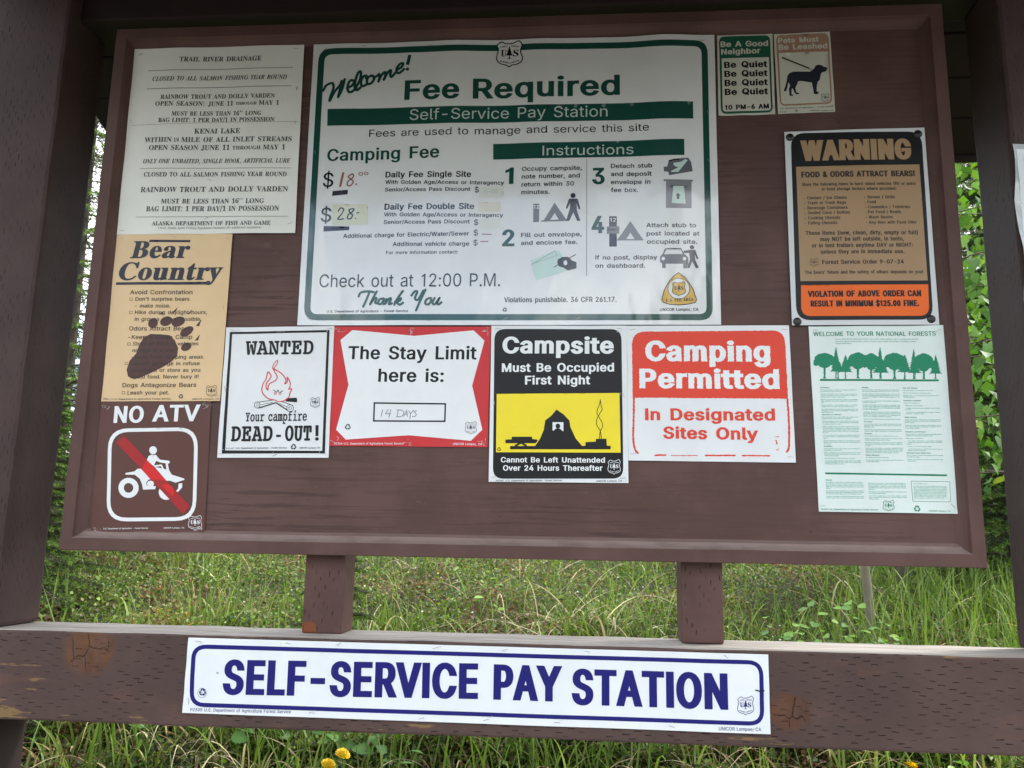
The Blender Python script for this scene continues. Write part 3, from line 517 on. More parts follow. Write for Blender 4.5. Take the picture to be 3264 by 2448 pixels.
bB 1b -&,s-&-'-C-,-T-6-_-I-b-i-b0t-[1B-T1O-I1W-%1^-%1n/:1n0+1h0c1S1'12120b1+0;0t/z0Q/d/~/U0Z/E1'/,1@.h1H.>1C-t13-S0v-90<,|/L,s .q/Z/H/`/f/o/v0//|0[/x1'/l1B/V1R/61X/$1V.w1O.q1- /<-./b-4/z-G0*-h0/.:0).k/t/./S/?.q/E.q-W.s-D.y-7/(-0
bC 1{ /`,h.|,p.C-*-r-N-N.!-8.]-0/B-80(-N0b-s15.E1Y.~1q/b1x071r1*1Y1>1b1I1x1[1x1[061J061.0o0g1=0;1X/h1b/<1Y.v1?.^0p.O02.J/@.O.S.`-x.{-N/D-6/u-.0@-30i-C11-^1R.$1f-p1?-C0p-$0<,n
bD 2: -*,s-*-'-E-+-U-4-^-D-a-b-a0y-^1=-S1P-A1Y-%1^-%1n/<1n0*1h0h1S1;121_0b1t0)1{/B1t.X1`-|1>-O0m-/00,y/B,s /<-./e-40)-E0A-b0Y.E0b/C0[010L0k0317/l1O/=1W/(1U.y1M.s1?.q-_.s-F.y-8/(-1
bE 1a -$,s-$-'-B-*-T-4-_-F-b-e-b0t-_1;-T1O-B1Y-&1^-&1n151n150B1%0B0t0x0V1<0)1N/F1T/&1R.z1N.u1G.r1*.r/T/F/Z/b/l/t0.0!0[020[02.0/~.0/y.T/p.p/b/'/O/3/6/:.r/<.r-Y.t-E.{-9/,-3/D-2/s-40;-=0[-K0v-b1/.#1A.I1T.I18,s
bF 1: -%,s-%-'-C---T-8-_-K-b-k-b0z-^1;-S1M-A1W-$1^-$1n101n100B0|0B0t0h0f1'0R1<081J/r1R/D1U/&1S.u1K.q14.q/U/C/[/_/m/q0//{0^000^00.0/|.0/q.c/`/&/C/8.q/>.q-h.w-A/!-5/0-./`-'/`,s
bG 2F /k,i/&,p.G-)-t-M-O-~-9.[-2/C-90)-O0c-t15.E1Y.~1q/`1x091r1*1Z1<1b1I1x1[1x1[061J06190]1$0~0h1<0K1P0-1^/j1b/>1Y.x1?.`0q.Q03.L/B.T.A.o-Y/,-;/L-)/r-#06-&0J-10U-C0Y-^0Y.:0U.T0K.e07.n/r.q/r/$2>/$2>.q2#.n1p.f1h.U1e.:1e-30h,s
bH 2U -%,s-%-'-C-,-T-6-_-H-b-h-b0~-^1<-T1N-B1X-&1^-&1n/P1n/P1^/*1V.|1O.v1E.q0~.q/Y0X/Y0X0~0S1E0M1O0B1V/y1^/y1n2E1n2E1^2(1X1t1N1k1=1h0~1h-h1k-J1t-72(-,2E-'2E,s/y,s/y-'09-+0K-50U-G0X-h0X/;.q/;.q-h.t-H.}-6/2-,/P-'/P,s
bI /d -#,s-#-'-@---S-6-_-G-b-b-b1)-_1B-U1Q-C1Y-#1^-#1n/R1n/R1^/41Y/!1Q.u1B.r1).r-d.v-B.}-8/,-0/T-'/T,s
bJ 0L .',1-e,4-I,<-3,J,~,],s,r,p--,s-B,~-S-0-^-B-b-V-^-f-T-p-E-t-2-d,`-k,O.#,J.8,N.E,Y.K,m.N-+.N0r.H1?.A1L.41T-f1^-f1n0<1n0<1^/t1U/i1M/c1A/^0r/^-p/W-7/F,i/(,I.],7
bK 2H -&,s-&-'-C-,-U-6-_-H-b-h-b0~-_1<-U1N-C1X-'1^-'1n/P1n/P1^/+1V.}1O.v1E.r0~.r/H0C0x0X140`1H0P1X0%1^0%1n201n201^1Z1T1.1:0[0l/n/|1v-D21-/2Q-'2Q,s/x,s/x-'0D-+0M-10P-80K-E/%/4.r/$.r-h.u-H.~-6/3-,/P-'/P,s
bL 1P -%,s-%-'-C-,-T-6-_-H-b-h-b0~-^1=-T1O-B1X-&1^-&1n/X1n/X1^/.1X/!1Q.w1F.q0~.q-j.t-E.z-;/&-5/H-2/u-50=->0[-N0u-g1-.*1?.T1Q.T18,s
bM 3i -$,s-$-'-A-,-S-6-_-H-b-f-b1$-^1F-V1P-K1V-%1^-%1n.t1n0?.H1h1n3W1n3W1^3<1W3+1M2~1;2{0}2{-l3#-A3)-534--3W-'3W,s12,s12-'1W-/1b-61i-B1n-j1n150!,s/m,s.#1+.#-g.'-F.2-4.E-*.d-'.d,s
bN 28 19,h.%0a.%-f.(-G.1-5.B-+.b-'.b,s-(,s-(-'-L---W-4-^-?-c-f-c1*-:1W-(1^-(1n.V1n1-.d1-0|1(1D0~1O0t1U0M1^0M1n2*1n2*1^1i1X1W1O1O1=1L0|1L,h
bO 2W /d,h/3,m.d,z.;-3-u-P-X-t-C.@-6.n-2/B-6/s-C0C-X0m-v13.<1P.e1g/61u/h1y0;1u0h1g131Q1U151r0o2+0E28/t2</B28.n2+.@1r-t1T-P11-30f,z08,m /h-!04-+0T-E0l-q0z.P0~/B0v0C0_1+0F1I0(1[/c1b/91Y.u1?.^0q.P03.K/B.S.A.l-Y/'-;/D-(
bP 1H -%,s-%-'-C-,-T-6-_-H-b-h-b0~-^1<-T1N-B1X-&1^-&1n/41n/~1k0R1_0q1L1,141:0r1?0N14/w0r/N0</4/P/,.q/,.q-h.t-H.}-6/2-,/P-'/P,s .q/D/R/I/o/[/~/z0&0K0!0z/r1</Z1O/61U/%1S.x1N.s1D
bQ 2W 0}+Z0=+c/e+x/9,?.v,r.G-+-|-H-]-m-E.;-6.k-2/B-6/s-C0C-X0m-v13.<1P.e1g/61u/h1y0;1u0h1g131Q1U151r0o2+0E28/t2</B27.k2).:1m-m1K-G0~-+0L,s0k,E14,*1d+~26,)29+s1Y+a /h-!05-+0U-E0m-q0{.P1!/B0w0C0_1+0F1I0(1[/c1b/91Y.u1?.^0q.P03.K/B.S.A.m-Y/(-;/E-(
bR 2# -%,s-%-'-C-,-T-6-_-H-b-h-b0~-^1<-T1N-B1X-&1^-&1n/71n031g0r1P11191B0w1G0P1A0*1./h0k/O0=/>1V-H1k-01v-)2*-'2*,s0T,s/'/2.q/2.q-h.t-H.}-6/2-,/P-'/P,s .q/H/)/H/W/N/w/a0,0$020R0-0}/{1=/b1O/>1U/(1S.y1L.s1?
bS 1, -A,h-A.X-T.X-j-u.)-H.O-./#-%/E-*/`-:/p-R/v-p/p.//^.F/?.Z.^.z.*/;-d/[-N0#-H0N-L0u-Y19-o1S.-1h.N1u.t1y/C1t0.1d0;1i0B1y0U1y0U0A0D0A080e0'1'/o1@/V1S/<1`.}1d.^1_.F1P.71<.21!.60g.C0R.Y0A0$/[0?/G0S/10a.w0h.]0j.?0e-t0U-P0<-3/x,{/N,m.{,i.X,k-l-!-[,z-S,h
bT 1M -s,s-s-'.5-+.H-5.R-H.V-h.V1W-}1P-W19-?0r-30@,~0@,~1n1@1n1@0?100?1#0s0h1:0A1P/f1W/f-h/j-G/s-40*-+0J-'0J,s
bU 26 /V,f.{,k.M,y.,-3-r-S-e-~-`.U-`0~-]1<-S1N-A1X-%1^-%1n/N1n/N1^/(1V.{1O.t1E.p0~.p.F.u-o/)-I/F-3/r-,0H-50n-N1'-z1..Y1.0}1+1<0~1M0k1W0J1^0J1n2$1n2$1^1g1V1W1K1O1:1L0}1L.p1H.019-[1!-60],z00,k
bV 1R /2,f-B1#-,1J,{1V,e1^,e1n/11n/11^.a1V.V1M.R1@.[0}/b.I0_0|0f1?0b1M0X1V0-1^0-1n1a1n1a1^1M1Z1>1Q111A1$1%/D,f
bW 3Q .f,h-61/-%1Q,v1Y,d1^,d1n.p1n.p1^.P1V.I1M.F1@.N0x/=.S0/0d/u1H/j1S/C1^/C1n1^1n1^1^1:1V1/1B151(2$.a2h0t2p1<2m1K2e1T2A1^2A1n3_1n3_1^3M1W3@1K3-0~1e,h1R,h0>07.y,h
bX 1~ ,~,s,~-'-K-4-q-X.|/.-e1(-E1O-71Y-$1^-$1n/R1n/R1^/C1^/&1W.y1E/'1*/h0#0Q120U1D0J1V0'1^0'1n1q1n1q1^1Q1Y191M1!190h0x/x/h1C-O1Z-21g-*1w-'1w,s/L,s/L-'/u--0$-?/}-O/0.r.D-h.:-T.6-C.<-4.L-+.i-'.i,s
bY 1P -|,s-|-'.=-,.N-6.W-H.[-h.[.n-31D-$1S,f1],f1n/-1n/-1].b1V.X1O.V1F._1./V/@0[1+0`1>0Y1N0H1Y0)1]0)1n1^1n1^1]1M1X1?1N1%1./k/)/k-h/n-H/w-60,-,0J-'0J,s
bZ 1a -*,s-*,~/s1T.i1Q.G1J.-1=-u1(-c0g-S0>-B0>-O1n1<1n1<1b.S-3/M-300-;0`-S1&-~1=._1N._1=,s
b0 0z .w,l.?,t-r-.-R-S-=.)-1.f--/O-109-=0v-R1J-r1o.?2).x20/P2)/z1o0<1I0R0u0_080d/N0_.f0R.(0<-S/z-./O,t .w-;/0-A/A-S/K-r/T.U/V/N/T0H/K1,/A1I/11[.x1b.a1[.P1I.E1,.<0H.9/N.<.U.E-r.P-S.a-A
b1 0z -W,s-W-:.2-:.A-<.L-C.R-P.T-f.T1F.&0p-n0b-Y0]-J0`->0j-50z-212-a1B.>1f.n2,/]2,/]-f/d-E/n-<0!-:0Y-:0Y,s
b2 0z -.,s-.-[.5.f.v/S/,/t/805/>0T/@0v/=1;/21Q/!1`.i1d.K1].81F..1!.*0K-d0O-H0Z-60p-012-41I-A1`-U1r-s2$.;2-.i20/N2)0!1o0@1K0J0z0A0K0%/x/L/:-n-a/R-a/f-d/v-m0&-|03.G0[.G0W,s
b3 0z .^,l./,o-h,x-K-(-8-9---L-)-a---w-:.+-L.5-c.8-i-p-z-T.7-D.X->.o-@/%-G/6-S/D-f/L.#/O.E/H.i/4/(.p/;.C/A-v/A-v/l.F/l.m/r/*0*/:0I/?0r/;16/11N.|1_.d1d.N1`.?1T.41C..1-.)0W-b0[-E0g-40y-.17-81X-T1t.&2*.h20/K2)/}1q0?1M0J0|0B0Q0,0//h/r/?/_/v/L03/<0H/'0V.i0[.D0W-|0K-]0:-B0!-//d,}/D,t
b4 0z .3,s.3-:.[-<.n-B.z-P.~-k.~.7,|.7,|.a/%2*0'2*0'.d0n.d0n.70'.70'-k0+-P07-B0I-<0h-:0h,s -N.d.~.d/!0b/%1F.L0A
b5 0z .`,l.1,o-k,x-P-(->-9-4-L-1-b-5-v-@.'-Q.0-h.3-o-j-x-X.)-J.<-A.T->.k-A.~-H/2-U/@-j/H.)/K.N/E.{/3/=.s/O.L/U-~/Q-^/I->/U-T2*0>2*0A0h/x0h/r1!/j15/a1:.#1<-u/x.80!.c0%/L/y0'/_0A/B0Q.{0V.N0R.&0F-b04-F/y-1/^-!/@,t
b6 0z /#,l.P,r.'-(-c-G-I-t-9.Q-4/<-7/r-@0G-O0u-d1?.!1`.C1y.k2+/<20/d2.0%2&0;1w0K1h0T1U0V1B0R1/0D0{0,0o/c0k/_16/Q1X/F1b/61f.o1Y.R17.@0[.7/l.[/}.u0&/80(/p/|0=/a0Y/40c.U0X-q0;-</y-#/R,q /%-</<-B/M-V/Y-y/^.N/X/!/L/B/9/U.|/[.i/Y.T/Q.7/;.=.D.M-h.e-F
b7 0z .),s0#1<.+1<-m14-a0w-]0T-40T-72*0d2*0d1f.c,s
b8 0z .r,l.>,q-r,~-R-5-<-O-/-o-*.4-1.]-E.|-f/9.1/P-j/j-O0*-?0I-:0o-=11-H1M-]1h-z1|.F2,.z20/]2(0-1l0G1E0P0t0J0O0803/x/y/R/c0*/D0L/%0`.a0f.90a-o0Q-M08-3/_,u /)/z/>0,/M0?/U0V/X0u/Q1=/<1Z/,1c.v1f.^1a.K1P.@18.<0w.A0W.O0@.g0. .v-6/8-;/O-M/`-i/e../_.L/M.e/..{._/6.I/%.8.m.-.R.).2..-k.>-N.V-<
b9 0z .R,l..,o-o,w-Y-'-K-7-C-I-@-[-B-j-H-u-S-}-b.%-n-g-~-N.8-?.V-:.}-F/=-k/P.K/Y/D/H/2/2/$.u.w.U.t-~.}-R/:-7/g-.0F-20t-@1?-V1`-v1y.?2+.l20/=2*/g1v0,1W0E1,0V0N0[/d0Y/-0P.W0C.)0/-_/q-=/O-$/&,q .s/G/,/J/>/S/M/c/Y/u/S0c/E19//1V.p1`.V1X.C1C.70|.30J.:/r.O/R
ia 0R -K,j-.,p,t-$,e->,`-`,d.',n.M,~.s-6/:-O/Y-k/s.80/.`08.x03/+0$/4/h/?010+01/B-N/E-B/L->/b-J/|-n0.-e/h-4/E,t/#,j.i,o.Z,}.U-8.]-b.C-<.)-!-k,o -t-?.&-C.6-N.R-v.k.M.{/(/$/V.{/o.g/x.W/s.G/g.'/9-j.Y-].--W-h-_-I
ib 0D -d,j-8,p,t-!,k-+,h-5-r1B-p1L-k1S-F1W-F1j.x1}.;/^.W/|.v01/808/U02/n/}/}/a0%/;/~.t/s.N/b.)/K-d/0-E.n--.<,r -r-%.'-(.9-3.Y-W.t../).f/0/=/-/N/'/[.z/d.n/f.T/_.@/F.-.|-d-[-]-7-b-)
ic /t -t,j-H,q-'-),p-K,j-x,p.L-&.~-E/N-o/t.?0/.n08/103/I0%/Y/o/`/W/]/D/S/6/E/-/4/)/$/,.u/3.n/>.k/L.x/r.t/|.h0#.V/{.E/m.%/=-k.[-b-z-e-^-o-I-~-<.5-8.P-?.l-T/*-w/<-j.r-6.F,t
id 0P -M,j-0,o,v-$,h-A,d-i,f.,,o.N-3/5-J/S-e/o.30.._08.y04/30(/P15/O1L/H1R/+1W/+1j0Y1}/D-F/F-A/L-?/^-J/x-p0+-e/T-#/=,o/$,j.j,o.],}.W-9._-c.D-<.+-!-m,o -w-@.)-D.9-P.V-z.o.S/!/./'/W.~/r.l/z._/w.O/l.2/E-t.p-a.8-X-f-[-U-b-I-k-B
ie /l -n,j-E,q-&-),o-K,h-y,l.A,y.g-//--G/N-e/k.'0$.I03.k08/-03/D0'/R/p/W/V/L///-.i.S.J-f.6-b-o-e-X-n-H-}-=.4-:.Y-I.~-v/4-j.n-6.B,t -k.L.,.V.F.f.^.y.n/2.y/J.|/c.v/w.f/~.O/u.8/Z-~/-
if .| ,0+C+u+G+c+R+U+e+Q+z+S,,+Z,8+f,@+t,B,$,@,-,:,4,0,6,#,++d,.+],7+Y,D+^,P+i,d,1,w,v-R/r-#/r-)01-X01-s0{.81R.a1s/21}/O1z/g1o/t1^/y1H/u14/j1'/U1#/I1&/>1-/717/41C/?1a/<1f/41h.~1`.m1E.[0t.J01/'01/#/r.F/r-m-9-W,U->,%,~+_,Z+J
ig 0, -d+C--+H,a+W,G+p,?,0,D,F,S,Y,o,j-7,x,y-2,p-I,t-Z-!-j-O.,-:.<-*.M-!.a,|.x-$/:-2/V-H/p-f0'.+03.O08/&0//R/t00/t0-/V/d/V/g/?/b.{/R._/;.E.z.2.W.&.0.!-j.$-]-v-X-k-`-_.q-6/6,|/C,g/G,N/B,1/3+u.x+a.X+P.2+F ...7.?.;.O.H._.].j.w.q/6.t/T.l/t.V/~.D/z.4/l.%/U-w/<-o.|-m._-u.A -l+Y./+^.G+i.W+z.],0.V,C.D,R-R,o-+,S,z,4-#+|-4+j-L+^
ih 0h /0,j.t,o.e-#.`-?.h-k/=/T/:/`/0/d.t/Z.Y/A.=.t-s-{-U,s,`,s-q1A-o1L-j1R-F1W-F1j.(1p.v1}.-/#.Q/U.s/y/701/[08/x020+/~01/b0,/=/T-O/V-E/`-A/s-O04-y0B-p/{-8/U,u
ii .} .>0v.,0z-{1&-q14-n1F-q1W-{1f.,1p.>1s.O1p.^1f.h1W.k1F.h14.^1&.O0z -G,k-3,n-#,x,w-+,t-?,}-n-I/K-K/]-D/k-)/p-)0#.P08-p-l-k-M-n-D-v-@.--L.H-q.U-h.3-5-l,u
ij .m .B0v.00z.!1&-u14-r1F-u1W.!1f.01p.B1s.S1p.b1f.l1W.o1F.l14.b1&.S0z ,0+B+r+E+[+Q+M+c+H+x+K,++R,7+^,>+l,A+y,?,&,8,-,.,0,!,$+a,'+Z,2+X,A+^,L+l,b,H-O/]-H/k--/p-,0#.S08-i-6-N,F-/+m,s+T,T+F
ik 0E /*,j.j,q.T-).B-W.2.J-w.8-U,s,`,s-q1A-o1L-j1R-F1W-F1j.(1p.v1}.$.`.z/H/-/[/3/j/1/s/,/x.p/}.p020@020@/}/{/s.x/'/'.:/2-f/?-I/N-@/b-J/t-j0&-c/g-3/I,s
il .h ->,j-),m,v,v,l-),i->,q-l-d0v-n1D-g1R-J1W-J1i.r1}-`-L-b-B-j-?.!-K.=-p.J-f.0-=-t-!-Z,o
im 2W 1!,k0f,p0V-$0Q-@0Y-l1//U1,/a1!/d0b/W0@/4/{.R/X-T/D,s.R,s/:/</@/U/</a/3/d/!/`.l/R.W/<.B.y-x.%-X,s,e,s-J/]-C/k-(/p-'0#.Q08...|.S/S.v/x/:01/_08/{020/0!04/c0-/70L/a0l/~1-021L081i021z0!2#/c1{/>1F-P1H-E1P-B1Z-E1~-r20-h1r-@1W-$1=,p
in 0h /3,j.w,o.h-#.c-?.j-k/:/</@/T/</`/3/d.k/Q.B.y-x.%-X,s,e,s-J/]-C/k-(/p-'0#.Q08...|.S/S.v/x/:01/_08/{020//~04/b0//@/V-O/Y-E/c-A/l-D/v-M02-q0A-g0%-?/i-#/N,o
io 0> -w,j-L,q-*-*,p-L,i-y,m.A,y.g-./.-F/O-c/l.%0%.G03.j08/;00/_/x/u/U/|/)/x.b/m.</Z-u/B-S/&-7.c,}.?,n -~-#.1-(.@-4.]-a.s.>/&.z/,/N/(/j.z/z.g0!.W/{.G/o.+/C-q.g-b.)-[-P-`-7-k-(
ip 0L ,#+C,#+U,?+],M+p-F/B-J/[-H/f-B/l-&/p-&0$.J08.6/P.Y/v.|00/B08/`02/v0!0'/d0,/>0(.s/y.I/f-~/M-Y/1-:.o,~.M,o.,,j-q,m-[,y-F,--B+n-E+b-L+Z-m+T-m+C -}-%.1-).A-5.`-^.y.7/-.n/4/>/2/N/,/Z/$/b.v/e.U/W.9//-~.H-e-<-k-*
iq 0C -b+C-b+U-z+X.++f.6,'.[-T.C-4.,,{-p,n-R,j-5,o,|-$,n-A,j-i,m.,,u.N-9/5-P/S-j/o.60..b08.~02/:/~/>020002/+,4/%+q/'+d/.+[/N+T/N+C -}-@./-C.>-O.[-w.t.O/'/*/./Z/'/s.r/z.e/w.V/m.;/J.!.{-n.M-d.&-`-f-g-I
ir /d ,e,s-J/]-C/k-(/p-'0#.Q08.,.x.J/Q.f/w/#00/<08/Q03/^0$/b/h/`/S/W/D/J/;/:/8/(/=.o/O.W/?.9.j-v-x-X,s
is /[ -r,j-U,m-%,z,v,w,l,l,Z,o,l.'-#.#---M-D-.-h-$-~-(.--5.2-J.,-d-v.$-[.D-=.t-5/--2/B-9/c-K/}-i01..07.K04.{0)/*0,/205/D05/5/+/#/-.s/Z.^/v.@0!.1/}.%/u-z/k-x/^.!/E.`.O.r...y-i.v-P.l-:.]-'.H,v.0,m
it .t -4,j,x,o,i-!,d-=,h-]-C/p-#/p-#0+-P0A-y0d.@14.]14.@0..v0..n/p.8/p-]-d-Y-N-]-C-d-?-y-L.:-v.J-l..-B-o-$-R,p
iu 0h -D,j-(,o,t-#,n-?,s-b-</1-D/]-=/k-#/p-!0#.L08-h-f-c-K-f-A-p->.7-P.b.+/,/#/J0/0>0//Y-O/]-F/d-B/m-E0&-]04-r0C-h0'-@/k-#/P,o/5,j/!,m.q,w.g-).d->.p-~.M-K.,-(-h,p
iv /{ -F,j-C.U-</C-//g,x/q,r/p,q0%-x08.$0).-/Y.3.x.5-p.Z.>.t.d/%/!/*/3/&/@.m/_.j/n.l/}.u0-/$05/408/D05/Q0,/Y/z/]/h/R/</5.b.a-}-T,j
iw 1J -F,i-C.T-</B-//f,x/q,r/p,q0%-x08.+/h.6.>/C08/T08/j-n01.<0I.b0W/!0]/40X/A0@/^0</n0?/~0G0.0S060d090u061%0,1-/z10/g0|/+0J.7/6,j/#,i.n.n-Z,j
ix 00 ,r,h,`,k,Q,s,H-#,E-3,H-C,P-O,]-X,l-[-<-M-G-Q-v.;-a/L-T/m-K/t-'/u-'0(.008.;05.D0,.W/8.u/b/10!/I03/d09/u060$0.0-/~00/o0-/`0&/S/y/K/m/H/=/V/,/P.^.r.r-m.}-L/2-A/E-L/_-i/l-_/9,~/!,o.e,j.L,p.:-%.,-E-}-t-[->-:,u
iy /x ,T+B,?+E,0+M,%+[,!+l,%+{,-,*,:,2,I,5,X,2-*+z-<,%-P,:-c,T-j,m-]-q-B/3-./l-$/r,j/s,j0(-l08-z0*.*/].N-b.z.Z/+/1/&/?.h/Z.c/l.f/|.n0,.|05/008/A05/N0,/V/{/Y/h/O/9/4.R.i-a.8,n-a,(-*+T,n+F
iz /c .T,>.;,A.#,I-7,t-',x,Z,c,Q,e,N,m,P,s.Y/L-F/I-8/?-*/$,v/$-60//R0/-L-`-h-Q-|-<.G,X.U,R.`,T.d,Z.V,~.X-/.`-9.k-@.z-B/1->/<-2/@,{/;,e/-,Q.s,C
iA 1J ,.,s,.-',K-/,f-F0E1t0X1t0H-f0O-C0e-/1*-'1*,s.m,s.m-'/.-./?-=/H-R/K-n/L.F-x.F-G-h-7-N-2->-<-/-^-'-^,s .1.c/N.c/U0J
iB 1T ,P,s,P-%,s-*-!-2-,-?-=-l.11).21:./1G.'1P-`1Y-`1j/<1j091d0u1Q101>1?1&1D0d1<0<1$/y0Y/`0#/N0T/60s.r0}.F0x.#0j-_0O-A0)-*/O,x.f,s /X/_/}/w060>0=0o0616/~1K/[1R/G1M/<1<.p/W.{/V .a-,/1-5/T-O/k-y/s.O/m.r/]/./@/<.k/A.@-b.;-B.D-2
iC 1_ /(,h.O,m.!,}-[-:-@-^-0.,-*.`-./4-;/e-N07-j0c..1+.T1J/81k/~1v0O1r1=1c1K1h1U1v1h1v1J061708110q0|1<0_1U071^/g1T/<17.s0d.R/~.</2.4.H.;-r.Q-K.t-2/C-*/w-40H-P0s.#1)-r0`-D03-$/`,n
iD 2. ,P,s,P-%,s-*-!-2-,-?-=-l.-0t.217.01F.'1P-`1Y-`1j/[1j0K1b1*1K1T1%1o0M1w/f1r/01a.Y1E.*0}-^0`-F0B-4/~-&/X,z.U,s .d-+/2-0/X-A/z-]0:.#0Q.L0c.}0m/S0q0,0k0g0V13051L/e1T/Q1R/E1L/710.:-G.=-:.C-1
iE 1` ,P,s,P-%,s-*-!-2-,-?-=-l.11).217.01F.'1P-`1Y-`1j1V1j1=0F1*0F1#0{0k1=0E1N/l1S/P1Q/C1H/:14.p/Y/`/`/t/i0'/w0B0D0R0D0#.B/q.B/r.^/m.|/_/3/E/>.j/A.:-B.<-8.C-2.h--/8-//_-70#-E0A-[0]-y0w.B1+.B0a,s
iF 1@ ,P,s,P-%,s-*-!-2-,-?-=-l.11).21:./1G.'1P-u1V-`1Y-`1j1P1j160E1#0E0y0{0d1<0>1M/e1R/R1Q/H1L/;12.p/V/'/U/O/Z/o/h0*/~0;0B0L0B/z.A/l.A/j.r/d/'/W/4/E/;.j/@.B-i.<-E.>-8.F-..U-(.l-%.l,s
iG 2= /;,h.],m.+,~-`-=-B-c-1.4-+.j-//>-</n-Q0>-n0h.41/.^1L/F1k/k1s041v0`1r1H1c1U1h1`1v1p1v1R0?1@0?180u1$1>0a1U061^/g1S/<16.r0c.P/~.:/4.2.J.:-p.Q-F.w-,/L-$/j-(0!-300-E0:-a0L.J0R.n0O.|0G/'/}/-/}/=2%/=2%/,1j/(1_.z1O.P11-509,r
iH 2F ,P,s,P-%,s-*-!-2-,-?-=-l.11).21:./1G.'1P-u1V-`1Y-`1j/z1j/z1Y/W1S/K1K/B1?/20p.p/Z0W/Z0x0t0}1:0z1G0r1P0c1V0L1Y0L1j2h1j2h1Y2F1T2:1M211B1}0t10-i1*-F1,-815-.1C-(1Y-%1Y,s/>,s/>-%/a-*/m-2/w-?0+-l0O/;.h/;.B-i.<-E.A-4.Q-*.l-%.l,s
iI /W ,P,s,P-%,s-*-!-2-,-?-=-l.11).21:.-1J-z1T-`1Y-`1j/z1j/z1Y/U1R/J1K/A1@/10p.A-i.;-E.@-4.P-*.l-%.l,s
iJ 0, -6,-,h,1,I,>,6,T,0,s,3-(,=-7,L-B,`-E,p-C,|-;-'-0-*-!-(,r,x,R,|,I-+,F-<,J-G,U-Z-(.b1).c17.`1F.W1P.21Y.21j0L1j0L1Y0*1S/{1K/r1?/b0p.h-B.R,k.5,G-j,3
iK 1P ,P,s,P-%,s-*-!-2-,-?-=-l.11).217.01F.'1P-`1Y-`1j/z1j/z1Y/W1S/K1K/B1?/20p.n/N.u/P030a0Z1+0h1D0_1R0B1Z0B1j1r1j1r1Y1S1N1+1./^/j0d-N0w-21'-+19-'19,s/4,s/4-'/Y--/a->/Q-i.o/6.j/;.f/4.B-i.<-E.>-7.G-..l-%.l,s
iL 1O ,P,s,P-%,s-*-!-2-,-?-=-l.-0t.217./1F.'1P-u1V-`1Y-`1j/z1j/z1Y/V1S/J1K/A1>/10p.B-j.:-@.>-7.H-2.w-./V-40,-H0U-k0v.@1/.@0b,s
iM 39 .w,h.J0n-[-i-T-E-W-7-a-..'-%.',s,O,s,O-%,r-*,~-2-+-?-<-l.+0t.119..1G.&1P-t1V-_1Y-_1j/>1j/f.>1|1j3]1j3]1Y391S3-1K3$1?2p0p1|-V1{-E2#-423-*2N-%2N,s03,s03-%0V-+0c-30l->0|-l1l0y/-,h
iN 1{ 08,h.F0b-Z-i-T-E-Y-4-j-*.'-%.',s,O,s,O-%,r-*,~-2-+-?-<-l.-1!..12.+1B.!1N-o1U-V1Y-V1j/#1j0U.D1>181;1F131P1$1V0l1Y0l1j2C1j2C1Y1~1S1r1L1h1@1W0p0L,h
iO 2( .n,h.?,l-u,{-T-7-<-X-..$-).T-./)-</[-S0/-q0].81(.`1I/D1k0-1v0[1q1'1b1G1I1`1(1o0^1t0.1o/X1b/&1K.Q1..#0g-W0=-6/W,r .s-#/A-//j-R01.00P/#0f/v0n0a0i1*0[1F0E1X0(1^/k1Y/R1J/:14/$0u.j0M.U/~.8.z.0.K..-~.2-V.?-:.U-(
iP 1? ,P,s,P-%,s-*-!-2-,-?-=-l.11).21:./1G.'1P-`1Y-`1j/b1j0G1c0w1N161.1@0]1:081(/u0j/Y0E/E/n/9.f/5.B-i.<-E.>-7.G-..l-%.l,s /V/T/z/n02080:0n0315/|1K/Z1R/L1P/D1K/81..m/M.x/L
iQ 2( /b+B/<+F.>+`-|+d-N+[-6+T-/+W-++^->+u.@,m-i-(-E-J-0-w-).Q--/$-8/Q-K/~-d0J.$0q.F14.l1O/61d/`1q0,1u0]1p1(1c1G1J1_1+1m0`1r0/1n/]1b/.1O.`17.60w-n0U-M01-3/h,|/@,o.b,g.@,E.w,A0B,%0k,,11,>1P,^1^,N18+}0l+[0<+I .p-#/4-*/R-=/o-[0+.&0A.U0S/.0g/~0n0c0f160N1T0(1^/Y1Q/21-.k0N.J/[.5.e..-{.5-J.K--
iR 1S ,P,s,P-%,s-*-!-2-,-?-=-l.11).217.01F.'1P-`1Y-`1j/[1j0H1d0{1P1;111E0a1=081$/s0X/W/}/E0Y-S0c->0o-21!-+16-'16,s/i,s.}/<.h/<.B-i.<-E.>-7.G-..l-%.l,s /T/[/y/u030>0;0o0416/}1L/[1S/F1N/;15.n/T
iS 0t .T,h.),m-<-$-.,|,|,l,j,l-0.J-C.J-I-k-^-C-}-+.K-#.b-&.v-//*-=/7-N/?-c/B-x/?.//8.@.y.e-y/a-c0)-]0R-a0v-o17.'1Q.C1e.f1r/.1v/V1q0:1a0J1f0X1t0k1t0J0D060D040q0,1,/{1A/j1P/U1Z/>1^/#1X.i1I.X12.S0s.V0`.a0M/#0)/n/?0'.~05.]0:.805-m0'-K/m-//;,q
iT 19 -B,s-B-'-Z-*-m-1-y->.%-R/+1Q.V1K.218-o0v-V0L-E0L-_1j1[1j1H0D150D1-0s0y160^1J041P/.-U/+-D/.-7/6-//[-'/[,s
iU 2( .|,h.;,p-i-+-K-R-A.&-N.n.-19.*1I.!1R-X1Z-X1j/p1j/p1Y/N1T/C1N/:1C/,0{.K.R.B-y.H-].X-E.r-6/5-2/T-5/q-@0,-T0B-t0V.C120B1@101:1E1(1R0h1Y0h1j291j291X2&1R1t1F1g1.0|.Z0h-}0P-P05-0/r,w/L,l
